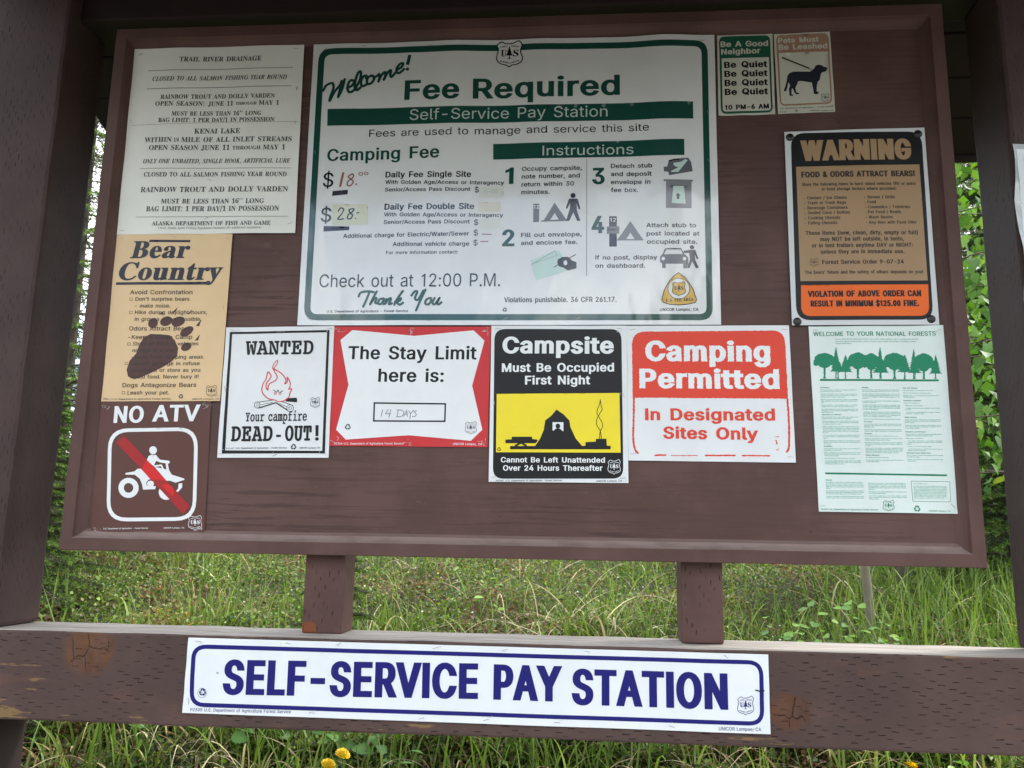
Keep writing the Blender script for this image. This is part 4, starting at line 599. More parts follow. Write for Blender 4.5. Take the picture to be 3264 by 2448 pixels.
iV 15 -Y,h-l0s-i12-^1F-K1S-21Y-21j/D1j/D1W.~1P.u1I.p1?.j0p._.50y1'1#1B0v1R0V1X0V1j2)1j2)1W1p1S1`1I1=1$-o,h
iW 2p -f,h-i0k-f1/-^1E-L1R-41W-41j/31j/31W.|1R.q1G.k15.g.Z0*0r0(1@/}1N/n1U/X1X/X1j1T1j1T1Y1A1U151M1/1@1)0C1%.^2S142U1@2L1R2.1Y2.1j3N1j3N1Y381S3(1F2f0x06,h/~,h0)0>-z,h
iX 1! ,1,s,1-',J-*,`-5-/-_.P/.-x1%-o1=-c1L-P1U-81Y-81j/K1j/K1Y/51W/&1R.z1H.w19.|0~/</z0,0n0D1/0L1E0D1T0(1Y0(1j1U1j1U1Y1<1Q1%1A/F/]/v-}0.-F09-70E-.0g-'0g,s.R,s.R-'.t-//!-E.~-R.[.k-c-o-O-W-H->-S-.-u-'-u,s
iY 0` --,s---'-F-*-X-1-e->-n-R.7/1.4/@-Y1,-H1N-.1W-.1j/,1j/,1Y.f1S._1L.^10/0/N0%0c081$0>1;041Q/l1Y/l1j1E1j1E1Y151V1%1M0c1+/;/0.t-^.p-F.s-6.{-./F-'/F,s
iZ 15 ,l,s,l-)/}1P//1M.i1F.I19.-1'-q0k-W0I-D0K-j1j1/1j1/1N.%-..Z-./<-5/o-H0<-j0`.>0r.>0L,s
mW 1: -v,s-k,w-50[,{0a,t0r,z1%-)1+.81+.O1&.U0}.W0r.P0a.:0[-i0[.0-k.i/w.p0'//0*/=0'/D/x0'-k0H0[/q0[/Z0a/S0r/U0}/[1&/t1+1%1+121%170r110a0v0[0D,v0;,s0#,s/u,w/n-$/&/N.C-$.>,v.2,s
mA 1: -9,s,{,w,v,~,t-.,u-9,{-@->-D.Q0X-~0X-c0^-[0e-Y0p-[0}-c1'.+1+/,1+/C1'/P0r0v-D16-@1;-91=-.17,x0|,s0!,s/b,w/Z,~/W-./Y-9/a-@/}-D0>-D/|.6.0.6-q-D.4-D.P-@.W-9.Y-..W,~.P,w.3,s .@.c/l.c/#0X
mN 1: 0-,p/~-#.+0<.+-D.S-D.n-@.t-9.v-..s,~.m,w.N,s-I,s-7,y-2-.-3-9-9-@-X-D-X0X-/0]-%0d,~0p-$0}--1'-x1+.11'.?0s0,-j0,0X/e0X/K0_/B0p/D0}/K1'/g1+0i1+0{1%1#0p1!0e0y0^0Z0X0Z,~0T,p0B,n
mT 1: .(,s-t,y-n-.-u-@..-D.k-D.k0X-i0X-f/`-b/@-Y/:-L/8-:/?-5/R-90q-?1%-R1+0[1+0n1%0t0q0x/P0s/>0b/80S/:0L/@0G/`0D0X/B0X/B-D0%-D08-?0?-.09,y0(,s
mE 1: -D,s-2,y-,-.-.-:-5-A-j-D-j0X-50]-.0d-,0p-/0~-61'-T1+0N1+0a1$0f0n0f/|0b/f0Z/`0C/`0</e07/{070X.@0X.@/E/:/E/>/p/E/u/O/w/Z/u/a/n/e/O/e.o/a.P/Z.J/O.H/E.J/>.P/:.z.@.z.@-D07-D07-z0;.<0B.C0N.E0Z.C0b.=0f.%0f-.0a,y0N,s
mD 1: -O,s-=,y-7-.-9-9->-@-`-D-`0X->0^-90e-70p-90~-A1'-_1+/!1+/U1%0%0p0I0R0d0+0t/W0z.}0t.D0a-o0C-F/|-+/J,w .`-B/I-K/z-g02.&0>.L0B.}0>/P01/v/y06/G0P.]0Y.60X.6-D
mO 1: /(,i.T,p.)-&-b-F-F-p-5.E-/.~-5/Z-F00-b0Y.)0y.T1//(16/X1/0'0y0K0Y0g000y/Z0~.~0y.C0g-n0K-D0'-%/X,o /(-:/X-D0!-d0:.90B.~0:/f0!0;/X0Y/(0d.S0Y..0;-s/f-k.~-s.9./-d.T-D
mU 1: /(,i.K,s-z-4-e-S-W-|-R.O-R0X-20^--0e-+0p--0~-51'-T1+.:1+.Z1'.a0}.d0p.a0e.Z0^.+0X.+.V.1-~.A-X.^-B/+-;/U-B/r-X0$-~0*.V0*0X/S0]/L0d/I0p/K0}/Q1'/n1+0j1+0{1%1$0p1!0e0z0^0[0X0[.O0U-s0D-E0'-%/[,o
mY 1: .4,s-v,w-p,~-n-.-p-:-w-A.9-D.j-D.j.U-W0X-70^-10e-00p-20~-91'-W1+.F1+.a1'.f0}.h0p.f0e._0^.70X/*/%/~0X/V0^/Q0e/O0p/Q0}/V1'/t1+0T1+0s1'0z0}0|0p0z0e0t0^0T0X/@.P/@-D/q-D03-A09-:0<-.0:,~04,w/u,s
mo 1: /(,k.U,p.+-!-e-:-J-Z-:.%-4.Q-:.~-J/H-e/i.*0$.T04/(09/X040%0$0H/i0c/H0s.~0x.Q0s.%0c-Z0H-:0%-!/X,p /(-</H-?/e-J/|-[01-s0;.20?.Q0;.q01/0/|/G/e/Y/H/e/(/i.f/e.I/Y.2/G-}/0-r.q-n.Q-r.2-}-t.2-].I-J.f-?
mu 1: .l,l.<,t-w-,-c-P-[.'-[/`-L/`-6/e-./w-50+-H01-{01..0-.1/x.1.3.5-m.C-S.Z-E.|-@/5-B/J-J/]-V/k-g/s-z/v.3/v/`/H/`/6/e/0/w/70+/J010A0/0H0*0K/n0K-D0Z-D0r-?0y-.0s,y0_,s0,,s/{,v/v-#/v-:/D,w/+,o
mr 1: -T,s-@,y-:-.-@-?-U-D.3-D.3/`-i/`-Q/e-I/w-P0+-d01.R01.`0..e0#.e/H/2/t/a0006090Q060g0-0s/|0x/l0u/`0o/U0e/N0Z/L01/^/~/a/Y/W/2/>.e.q.e-D/v-D0+-?02-.0,,x/t,s
mc 1: /$,k.S,p.+-#-f-<-L-^-<.'-6.Q-<.~-L/G-f/i.+0$.S04/#09/T020//z050.0H040U010]0*0a/h0a/*0Z.u0G.o08.t/r/F/d/R/Q/[/*/c.g/_.J/T.3/C.!/--t.p-p.R-x.$.2-^.V-G/'-?/]-J0=-s0J-v0[-o0b-_0_-Q0T-D01-)/],s
ma 1: .T,k.',r-b-)-J-H-C-q-M.B-l.e.>.{/#/%/I/!/r.x/i/F/P/_/'/h.i/d-}/K-n/R-g/f-p/x..0+.U05/(09/`020)/z0@/U0G.~0G-D0w-@0~-:1#-.0y,y0f,s01,s0!,x/w-+/t-@/L-$/#,p .]-@.x-C/6-J/M-V/a-e/n-u/r.'/r.K/N.T/,.V.Y.R.7.E.!.1-x-t-}-a.--O.B-D
mm 1: -0,s,z,y,t-.,v-9,|-@-D-D-D/`-5/`,{/e,t/w,z0+-001-d01-r0--v/z.602.X09.t04/+0'/8/n/X0/0%090L020f/x0s/S0w.}0w-D1;-@1A-91B-.1<,y1+,s0`,s0K,{0D-70B/=0</T01/`/}/d/h/_/V/O/K/7/G.q/G-D/i-@/n-9/p-./k,y/Y,s/!,u.y,z.u-:.u/..r/D.i/U.Z/`.I/d.-/Z-v/A-v-D.?-@.E-9.F-..A,x.+,s
mp 1: -F+K-3+Q-,+d-.+o-5+v-Z+{-Z/`-K/`-4/e-,/w-30+-F01-z01.+0..00#.0/a.O/z.t0,/?02/j0,03/z0R/b0j/A0y.x0~.M0z.$0k-]0S->05-(/n,w/D,r.t,x.M-+./-E./+{/!+{/5+u/;+d/5+P.|+K /9-F/d-M0(-d0>.(0E.P0B.m08/)0(/>/q/N/V/X/9/[.y/X.`/M.J/=.;/(.1.m...P.1.5.;-y.J-e.`-S.y-I
mf 1: -q,s-[,y-T-.-[-?-p-E.J-E.J/U-q/U-]/[-U/n-]0#-p0).H0).F0@.O0t.j1:/91M/{1T0F1P0_1E0g120_0~0K0x/e1#/D0|//0p/#0[.|0)060)0K0#0R/n0K/[08/U.~/U.~-E01-E0F-?0L-.0F,y02,s
mi 1: /,0p.m0v.h1#.f14.i1W.s1g/,1j/>1h/G1b/M1=/H0x/>0r -h,s-T,y-M-.-T-?-j-D.r-D.r/`.1/`-y/e-r/w-y0+.001/401/B0./F0#/F-D0T-D0g-?0n-.0h,x0R,s
me 1: /%,k.R,p.*-!-f-:-L-Y-=.%-8.R->/#-N/I-i/j..0%.X04/,09/X040!0&0C/l0[/N0l/,0q.b0n.O0e.F0B.B-r.B-|-u.6-U.X-C/)-</Z-D00-X0X-f0i-`0p-P0l-D0`-807-#/^,q -t.n04.n0*/5/q/P/Q/c/,/i.a/c.>/Q.%/6
"""
sign_data = []
sign_data.append(dict(name='trail', Y=0.0205, colour='paper_grey', gloss=0.45, layer=2, waves=[(0.25, 0.12, 2.5, 1), (0.75, 0.15, 2, 0.4)], staples=[(0.04, 0.97), (0.95, 0.98), (0.97, 0.76), (0.97, 0.58), (0.02, 0.6), (0.03, 0.02), (0.5, 0.28), (0.52, 0.37), (0.97, 0.05), (0.5, 0.08)], quad=[(398, 11785), (4550, 11774), (4637, 7108), (445, 7118)], items=[
 ['t','body_lettering',2,'ink_grey','b',0.005,0,0,'TRAIL RIVER DRAINAGE',1547,11422,3548,11388,120.4],
 ['l','rule',2,'ink_grey',0,11,0,0,[787,11207,2565,11198,4319,11190]],
 ['t','body_lettering',2,'ink_grey','i',0.005,0,0,'CLOSED TO ALL SALMON FISHING YEAR ROUND',921,10938,4191,10901,109.4],
 ['l','rule',2,'ink_grey',0,11,0,0,[800,10737,2574,10730,4323,10723]],
 ['t','body_lettering',2,'ink_grey','b',0.005,0,0,'RAINBOW TROUT AND DOLLY VARDEN',1168,10465,3939,10429,108.4],
 ['t','body_lettering',2,'ink_grey','b',0.005,0,0,'OPEN SEASON:',1051,10294,2243,10271,114.5],
 ['t','body_lettering',2,'ink_grey','b',0.005,0,0,'JUNE 11',2336,10262,2943,10257,114.4],
 ['t','body_lettering',2,'ink_grey','b',0.005,0,0,'THROUGH',3007,10270,3516,10264,72.2],
 ['t','body_lettering',2,'ink_grey','b',0.005,0,0,'MAY 1',3566,10252,4049,10247,114.3],
 ['t','body_lettering',2,'ink_grey','b',0.005,0,0,"MUST BE LESS THAN 16'' LONG",1476,10034,3643,9996,107.3],
 ['t','body_lettering',2,'ink_grey','b',0.005,0,0,'BAG LIMIT: 1 PER DAY/1 IN POSSESSION',1168,9878,3964,9835,104.3],
 ['l','fold',1,'seam',0,10,0,0,[532,9814,2220,9844,4377,9822,4548,9818]],
 ['t','body_lettering',2,'ink_grey','b',0.005,0,0,'KENAI LAKE',2063,9573,3168,9559,124.5],
 ['t','body_lettering',2,'ink_grey','b',0.005,0,0,'WITHIN',876,9379,1537,9379,117.5],
 ['t','body_lettering',2,'ink_grey','b',0.005,0,0,'1/4',1590,9378,1709,9376,96.3],
 ['t','body_lettering',2,'ink_grey','b',0.005,0,0,'MILE OF ALL INLET STREAMS',1769,9368,4409,9333,119.3],
 ['t','body_lettering',2,'ink_grey','b',0.005,0,0,'OPEN SEASON JUNE 11',1005,9182,2943,9150,122.5],
 ['t','body_lettering',2,'ink_grey','b',0.005,0,0,'THROUGH',3014,9152,3686,9145,88.3],
 ['t','body_lettering',2,'ink_grey','b',0.005,0,0,'MAY 1',3745,9137,4268,9133,118.3],
 ['t','body_lettering',2,'ink_grey','i',0.005,0,0,'ONLY ONE UNBAITED, SINGLE HOOK, ARTIFICIAL LURE',895,8854,4406,8805,105.3],
 ['l','rule',2,'ink_grey',0,8,0,0,[832,8730,2656,8702,4453,8674]],
 ['t','body_lettering',2,'ink_grey','b',0.005,0,0,'CLOSED TO ALL SALMON FISHING YEAR ROUND',948,8525,4348,8473,107.4],
 ['t','body_lettering',2,'ink_grey','b',0.005,0,0,'RAINBOW TROUT AND DOLLY VARDEN',908,8139,4405,8104,126.4],
 ['t','body_lettering',2,'ink_grey','b',0.005,0,0,"MUST BE LESS THAN 16'' LONG",1426,7855,3866,7826,113.4],
 ['t','body_lettering',2,'ink_grey','b',0.005,0,0,'BAG LIMIT: 1 PER DAY/1 IN POSSESSION',1089,7670,4227,7640,119.4],
 ['l','rule',2,'ink_grey',0,8,0,0,[858,7534,2668,7520,4452,7506]],
 ['t','body_lettering',2,'ink_grey','b',0.005,0,0,'ALASKA DEPARTMENT OF FISH AND GAME',1260,7327,4054,7303,98.4],
 ['t','body_lettering',2,'faded','i',0.005,0,0,'Check Alaska Sport Fishing Regulation Summary for additional regulations',1421,7237,3853,7221,55.1],
]))
sign_data.append(dict(name='bear', Y=0.0205, colour='paper_tan', gloss=0.35, layer=1, waves=[(0.3, 0.2, 1.5, 0.5), (0.9, 0.12, 2, 0.2)], staples=[(0.04, 0.97), (0.96, 0.97), (0.5, 0.98), (0.03, 0.02), (0.97, 0.03), (0.97, 0.55)], quad=[(442, 7148), (3184, 7102), (3208, 3257), (499, 3236)], items=[
 ['t','title_lettering',2,'navy_ink','b',0.028,0.16,0,'Bear',812,6543,2232,6543,408.9],
 ['t','title_lettering',2,'navy_ink','b',0.028,0.16,0,'Country',562,6027,3046,6020,418.8],
 ['p','rule',1,'navy_ink',0,[[1240,6981,2199,6971,2199,6917,1234,6927]]],
 ['p','rule',1,'navy_ink',0,[[551,5978,2759,5977,2765,5911,547,5917]]],
 ['t','body_lettering',2,'brown_black','s',0.022,0,0,'Avoid Confrontation',908,5690,2362,5688,98.4],
 ['t','body_lettering',2,'brown_black','s',0.022,0,0,"Don't surprise bears",1049,5538,2304,5537,88.4],
 ['t','body_lettering',2,'brown_black','s',0.022,0,0,'- make noise.',1052,5379,1875,5380,87.4],
 ['t','body_lettering',2,'brown_black','s',0.022,0,0,'Hike during daylight hours,',1068,5228,2744,5225,87.4],
 ['t','body_lettering',2,'brown_black','s',0.022,0,0,'in groups when possible,',1078,5072,2626,5073,86.4],
 ['t','body_lettering',2,'brown_black','s',0.022,0,0,'Odors Attract Bears',969,4847,2384,4849,97.5],
 ['t','body_lettering',2,'brown_black','s',0.022,0,0,'-Keep A Clean Camp',968,4650,2446,4657,94.4],
 ['t','body_lettering',2,'brown_black','s',0.022,0,0,'Store all food in vehicles',1094,4504,2605,4509,83.4],
 ['t','body_lettering',2,'brown_black','s',0.022,0,0,'or high in a tree',1099,4353,2075,4361,83.4],
 ['t','body_lettering',2,'brown_black','s',0.022,0,0,'-away from sleeping areas.',1094,4200,2767,4207,85.4],
 ['t','body_lettering',2,'brown_black','s',0.022,0,0,'Deposit garbage in refuse',1062,4050,2676,4058,85.4],
 ['t','body_lettering',2,'brown_black','s',0.022,0,0,'containers or store as you',1085,3901,2702,3909,85.4],
 ['t','body_lettering',2,'brown_black','s',0.022,0,0,'would food. Never bury it!',1101,3752,2676,3761,84.4],
 ['t','body_lettering',2,'brown_black','s',0.022,0,0,'Dogs Antagonize Bears',951,3554,2641,3568,97.4],
 ['t','body_lettering',2,'brown_black','s',0.022,0,0,'Leash your pet.',1086,3389,2035,3398,87.5],
 ['p','tick_box',1,'brown_black',0,[[906,5610,975,5610,982,5543,913,5544],[920,5552,973,5551,968,5602,915,5602]]],
 ['p','tick_box',1,'brown_black',0,[[930,5302,999,5302,1006,5236,937,5236],[944,5244,997,5244,992,5294,939,5294]]],
 ['p','tick_box',1,'brown_black',0,[[963,4572,1032,4572,1039,4507,970,4507],[977,4515,1030,4515,1025,4564,972,4564]]],
 ['p','tick_box',1,'brown_black',0,[[952,4125,1020,4125,1027,4061,958,4060],[965,4068,1018,4068,1013,4117,960,4117]]],
 ['p','tick_box',1,'brown_black',0,[[950,3465,1018,3465,1025,3401,957,3401],[964,3408,1016,3409,1011,3457,959,3457]]],
 ['p','paw_print',1,'paw',0,[[1334,4692,1485,4770,1696,4762,1922,4743,2051,4626,2146,4444,2137,4263,2018,4134,1821,4005,1573,3876,1372,3786,1207,3734,1057,3798,1009,3952,1059,4159,1188,4314,1245,4522],[1582,5111,1606,5085,1620,5053,1624,5018,1618,4983,1600,4951,1575,4926,1543,4910,1509,4904,1474,4910,1444,4926,1420,4952,1405,4984,1401,5019,1408,5054,1425,5086,1451,5112,1483,5128,1517,5133,1552,5127],[1940,5127,1950,5094,1947,5059,1931,5024,1903,4993,1866,4970,1824,4955,1780,4952,1740,4959,1707,4977,1684,5003,1674,5036,1677,5071,1693,5106,1721,5137,1758,5160,1801,5175,1844,5178,1884,5171,1917,5153],[2238,5111,2245,5077,2237,5040,2215,5005,2180,4975,2137,4953,2089,4941,2041,4940,1998,4951,1963,4972,1941,5001,1934,5036,1942,5073,1964,5108,1999,5138,2042,5160,2090,5172,2138,5173,2182,5162,2216,5141],[2446,4919,2457,4890,2453,4855,2435,4817,2405,4781,2365,4749,2319,4725,2272,4711,2229,4708,2193,4717,2169,4738,2158,4767,2162,4802,2180,4839,2210,4876,2250,4908,2296,4932,2343,4946,2386,4949,2422,4940],[2435,4528,2444,4500,2441,4471,2426,4441,2402,4415,2371,4395,2335,4383,2299,4380,2265,4386,2237,4401,2217,4423,2209,4450,2212,4480,2226,4509,2250,4535,2282,4555,2317,4567,2354,4571,2388,4565,2416,4550],[1621,5215,1729,5302,1726,5223],[1925,5267,2054,5390,2004,5267],[2280,5221,2385,5336,2349,5239],[2506,4958,2628,5112,2585,4945],[2509,4620,2620,4760,2588,4620]]],
 ['t','recycling_mark',2,'brown_black','s',0,0,0,'♻',2256,3305,2360,3306,86.4],
 ['l','emblem',2,'brown_black',0,8,1,1,[2916,3595,2948,3582,2989,3579,3030,3585,3074,3605,3106,3567,3097,3526,3100,3490,3119,3443,3113,3402,3071,3376,3029,3368,3006,3352,2980,3368,2936,3378,2900,3401,2883,3437,2888,3484,2893,3525,2877,3561]],
 ['p','emblem',2,'brown_black',0,[[2990,3556,3004,3527,2999,3527,3017,3496,3009,3496,3029,3463,3002,3463,3006,3437,3020,3430,2982,3430,2995,3437,2994,3463,2967,3463,2982,3496,2974,3496,2987,3527,2982,3527]]],
 ['t','emblem',2,'brown_black','b',0.02,0,0,'U',2920,3455,2972,3455,64.3],
 ['t','emblem',2,'brown_black','b',0.02,0,0,'S',3032,3455,3082,3455,64.2],
 ['t','emblem',2,'brown_black','s',0.03,0,0,'FOREST',2911,3539,2976,3548,16],
 ['t','emblem',2,'brown_black','s',0.03,0,0,'SERVICE',3005,3548,3081,3542,17.1],
 ['t','emblem',2,'brown_black','s',0.03,0,0,'DEPARTMENT',2915,3403,3000,3381,14],
 ['t','emblem',2,'brown_black','s',0.03,0,0,'OF AGRICULTURE',3011,3381,3098,3406,15],
 ['t','body_lettering',2,'brown_black','s',0.02,0,0,'P26-1 U.S. Department of Agriculture Forest Service',549,3266,2085,3284,36.2],
 ['t','body_lettering',2,'brown_black','s',0.02,0,0,'UNICOR Lompoc, CA',2576,3279,3193,3287,35.1],
]))
sign_data.append(dict(name='atv', Y=0.0205, colour='sign_brown', gloss=0.4, layer=0, waves=[(0.2, 0.2, 1.2, 0.5)], staples=[(0.03, 0.96), (0.96, 0.96), (0.04, 0.03), (0.95, 0.03)], scuff='scuff_white', quad=[(489, 3257), (3000, 3284), (3098, 416), (563, 347)], items=[
 ['t','title_lettering',2,'white_ink','s',0.06,0,0,'NO',827,2757,1502,2769,374],
 ['t','title_lettering',2,'white_ink','s',0.06,0,0,'ATV',1708,2794,2768,2812,367.6],
 ['p','border',1,'white_ink',0,[[760,2180,761,2317,790,2431,847,2521,932,2586,1046,2626,1187,2642,2293,2670,2435,2661,2553,2627,2646,2567,2716,2481,2761,2371,2783,2235,2855,1099,2851,966,2820,857,2763,771,2679,709,2569,670,2431,655,1354,627,1213,636,1096,669,1001,728,930,811,882,919,858,1052],[940,1058,960,947,1000,858,1059,788,1137,740,1234,712,1351,705,2422,732,2536,745,2628,777,2698,829,2745,900,2771,991,2774,1101,2701,2229,2683,2341,2645,2433,2588,2504,2510,2554,2412,2583,2295,2590,1198,2562,1081,2548,987,2515,916,2461,868,2387,844,2292,843,2178]]],
 ['p','pictogram',1,'white_ink',0,[[1870,2167,1869,2140,1859,2116,1841,2096,1818,2084,1792,2079,1765,2083,1740,2095,1719,2114,1704,2139,1697,2166,1699,2193,1708,2217,1726,2237,1749,2249,1775,2254,1802,2250,1828,2238,1849,2219,1863,2194]]],
 ['p','pictogram',1,'white_ink',0,[[1663,1951,1694,2036,1750,2069,1858,2066,1925,1991,1863,1915,1833,1820,1791,1848]]],
 ['p','pictogram',1,'white_ink',0,[[1859,2057,1957,1963,2155,1943,2191,1913,2161,1877,1963,1903,1860,1943]]],
 ['p','pictogram',1,'white_ink',0,[[1841,1839,2006,1860,2075,1747,2048,1728,1990,1822,1845,1801]]],
 ['p','pictogram',1,'white_ink',0,[[2090,1898,2135,1899,2184,1739,2125,1738]]],
 ['p','pictogram',1,'white_ink',0,[[1855,1801,1974,1784,2184,1739,2252,1642,2542,1559,2548,1533,2355,1469,2235,1509,2147,1509]]],
 ['p','pictogram',1,'white_ink',0,[[1210,1662,1413,1702,1476,1759,1545,1760,1870,1547,1745,1527,1696,1461,1719,1395,1876,1388,1924,1389,1911,1323,1643,1310,1607,1431,1547,1543,1430,1627,1218,1630]]],
 ['p','pictogram',1,'white_ink',0,[[2425,1451,2506,1461,2511,1368,2432,1274,2383,1282,2425,1348]]],
 ['p','pictogram',1,'white_ink',0,[[1875,1439,1873,1418,1864,1399,1848,1384,1827,1374,1803,1370,1779,1373,1756,1382,1737,1397,1724,1416,1718,1437,1720,1458,1729,1476,1745,1492,1766,1501,1790,1505,1814,1502,1837,1493,1856,1478,1869,1459]]],
 ['p','pictogram',1,'white_ink',0,[[1536,1346,1548,1329,1536,1313,1546,1295,1532,1281,1538,1262,1522,1251,1525,1231,1506,1222,1507,1202,1487,1197,1484,1178,1463,1176,1456,1157,1435,1158,1426,1141,1405,1145,1392,1130,1372,1137,1357,1124,1338,1134,1321,1123,1303,1136,1285,1128,1269,1143,1249,1138,1236,1155,1215,1154,1205,1172,1184,1174,1176,1193,1155,1198,1151,1218,1131,1225,1130,1246,1111,1256,1114,1276,1097,1289,1103,1308,1087,1323,1096,1341,1084,1358,1096,1373,1086,1392,1100,1406,1093,1425,1110,1436,1107,1457,1125,1465,1125,1485,1145,1490,1148,1510,1169,1512,1176,1531,1197,1530,1206,1547,1227,1543,1240,1558,1260,1551,1275,1564,1294,1554,1312,1564,1329,1552,1348,1559,1364,1544,1384,1549,1397,1532,1418,1534,1428,1515,1449,1514,1456,1494,1477,1489,1481,1469,1502,1461,1502,1441,1521,1431,1518,1411,1536,1398,1530,1379,1545,1364],[1414,1377,1396,1406,1370,1429,1339,1444,1305,1448,1273,1443,1245,1428,1224,1404,1212,1374,1210,1342,1219,1310,1237,1281,1263,1258,1294,1243,1327,1239,1359,1244,1387,1259,1408,1283,1420,1312,1422,1345]]],
 ['p','pictogram',1,'white_ink',0,[[2337,1263,2346,1248,2337,1235,2343,1219,2331,1207,2335,1190,2321,1181,2321,1164,2306,1158,2303,1142,2286,1138,2280,1123,2263,1122,2254,1108,2236,1110,2225,1098,2208,1104,2194,1094,2178,1102,2163,1095,2148,1105,2132,1101,2119,1114,2102,1112,2092,1127,2074,1129,2067,1144,2049,1149,2045,1166,2029,1173,2027,1190,2012,1200,2014,1216,2001,1229,2006,1245,1996,1259,2004,1273,1995,1289,2006,1301,2001,1318,2014,1328,2012,1345,2027,1353,2028,1370,2045,1375,2049,1391,2066,1393,2074,1408,2091,1407,2101,1420,2119,1416,2131,1427,2148,1420,2163,1429,2178,1419,2194,1425,2208,1413,2225,1416,2236,1402,2254,1402,2262,1387,2280,1384,2286,1368,2303,1361,2306,1345,2321,1336,2321,1319,2335,1308,2331,1292,2343,1278],[2234,1296,2222,1314,2205,1329,2185,1338,2163,1341,2142,1338,2123,1328,2109,1313,2101,1294,2099,1273,2105,1252,2117,1234,2133,1219,2154,1210,2176,1207,2197,1211,2216,1220,2230,1235,2238,1254,2239,1275]]],
 ['p','red_slash',2,'dark_red',0,[[928,2334,1112,2470,2727,972,2587,803]]],
 ['p','red_slash',3,'bright_red',0,[[1570,1747,1663,1951,2147,1513,1783,1537],[2056,1402,2102,1426,2154,1435,2208,1427,2258,1404,2299,1369,2328,1323,2341,1273,2337,1222,2317,1176]]],
 ['l','emblem',2,'white_ink',0,10,1,1,[2765,763,2805,748,2857,745,2908,753,2965,777,3004,732,2994,682,2997,639,3020,584,3013,534,2961,503,2907,493,2878,473,2846,492,2791,504,2746,530,2724,573,2731,629,2736,678,2716,721]],
 ['p','emblem',2,'white_ink',0,[[2859,717,2876,683,2870,683,2892,646,2883,646,2908,607,2874,606,2879,575,2897,567,2848,566,2864,575,2864,606,2830,606,2849,645,2839,645,2855,683,2849,683]]],
 ['t','emblem',2,'white_ink','b',0.02,0,0,'U',2770,595,2836,596,77.3],
 ['t','emblem',2,'white_ink','b',0.02,0,0,'S',2911,597,2974,598,77.3],
 ['t','emblem',2,'white_ink','s',0.03,0,0,'FOREST',2759,696,2841,707,19.1],
 ['t','emblem',2,'white_ink','s',0.03,0,0,'SERVICE',2877,708,2973,702,20.1],
 ['t','emblem',2,'white_ink','s',0.03,0,0,'DEPARTMENT',2764,533,2870,507,17],
 ['t','emblem',2,'white_ink','s',0.03,0,0,'OF AGRICULTURE',2885,508,2994,539,18.1],
 ['t','body_lettering',2,'white_ink','s',0.02,0,0,'U.S. Department of Agriculture - Forest Service',850,449,1839,478,32.1],
 ['t','body_lettering',2,'white_ink','s',0.02,0,0,'UNICOR Lompoc, CA',2186,487,2642,499,31.1],
]))
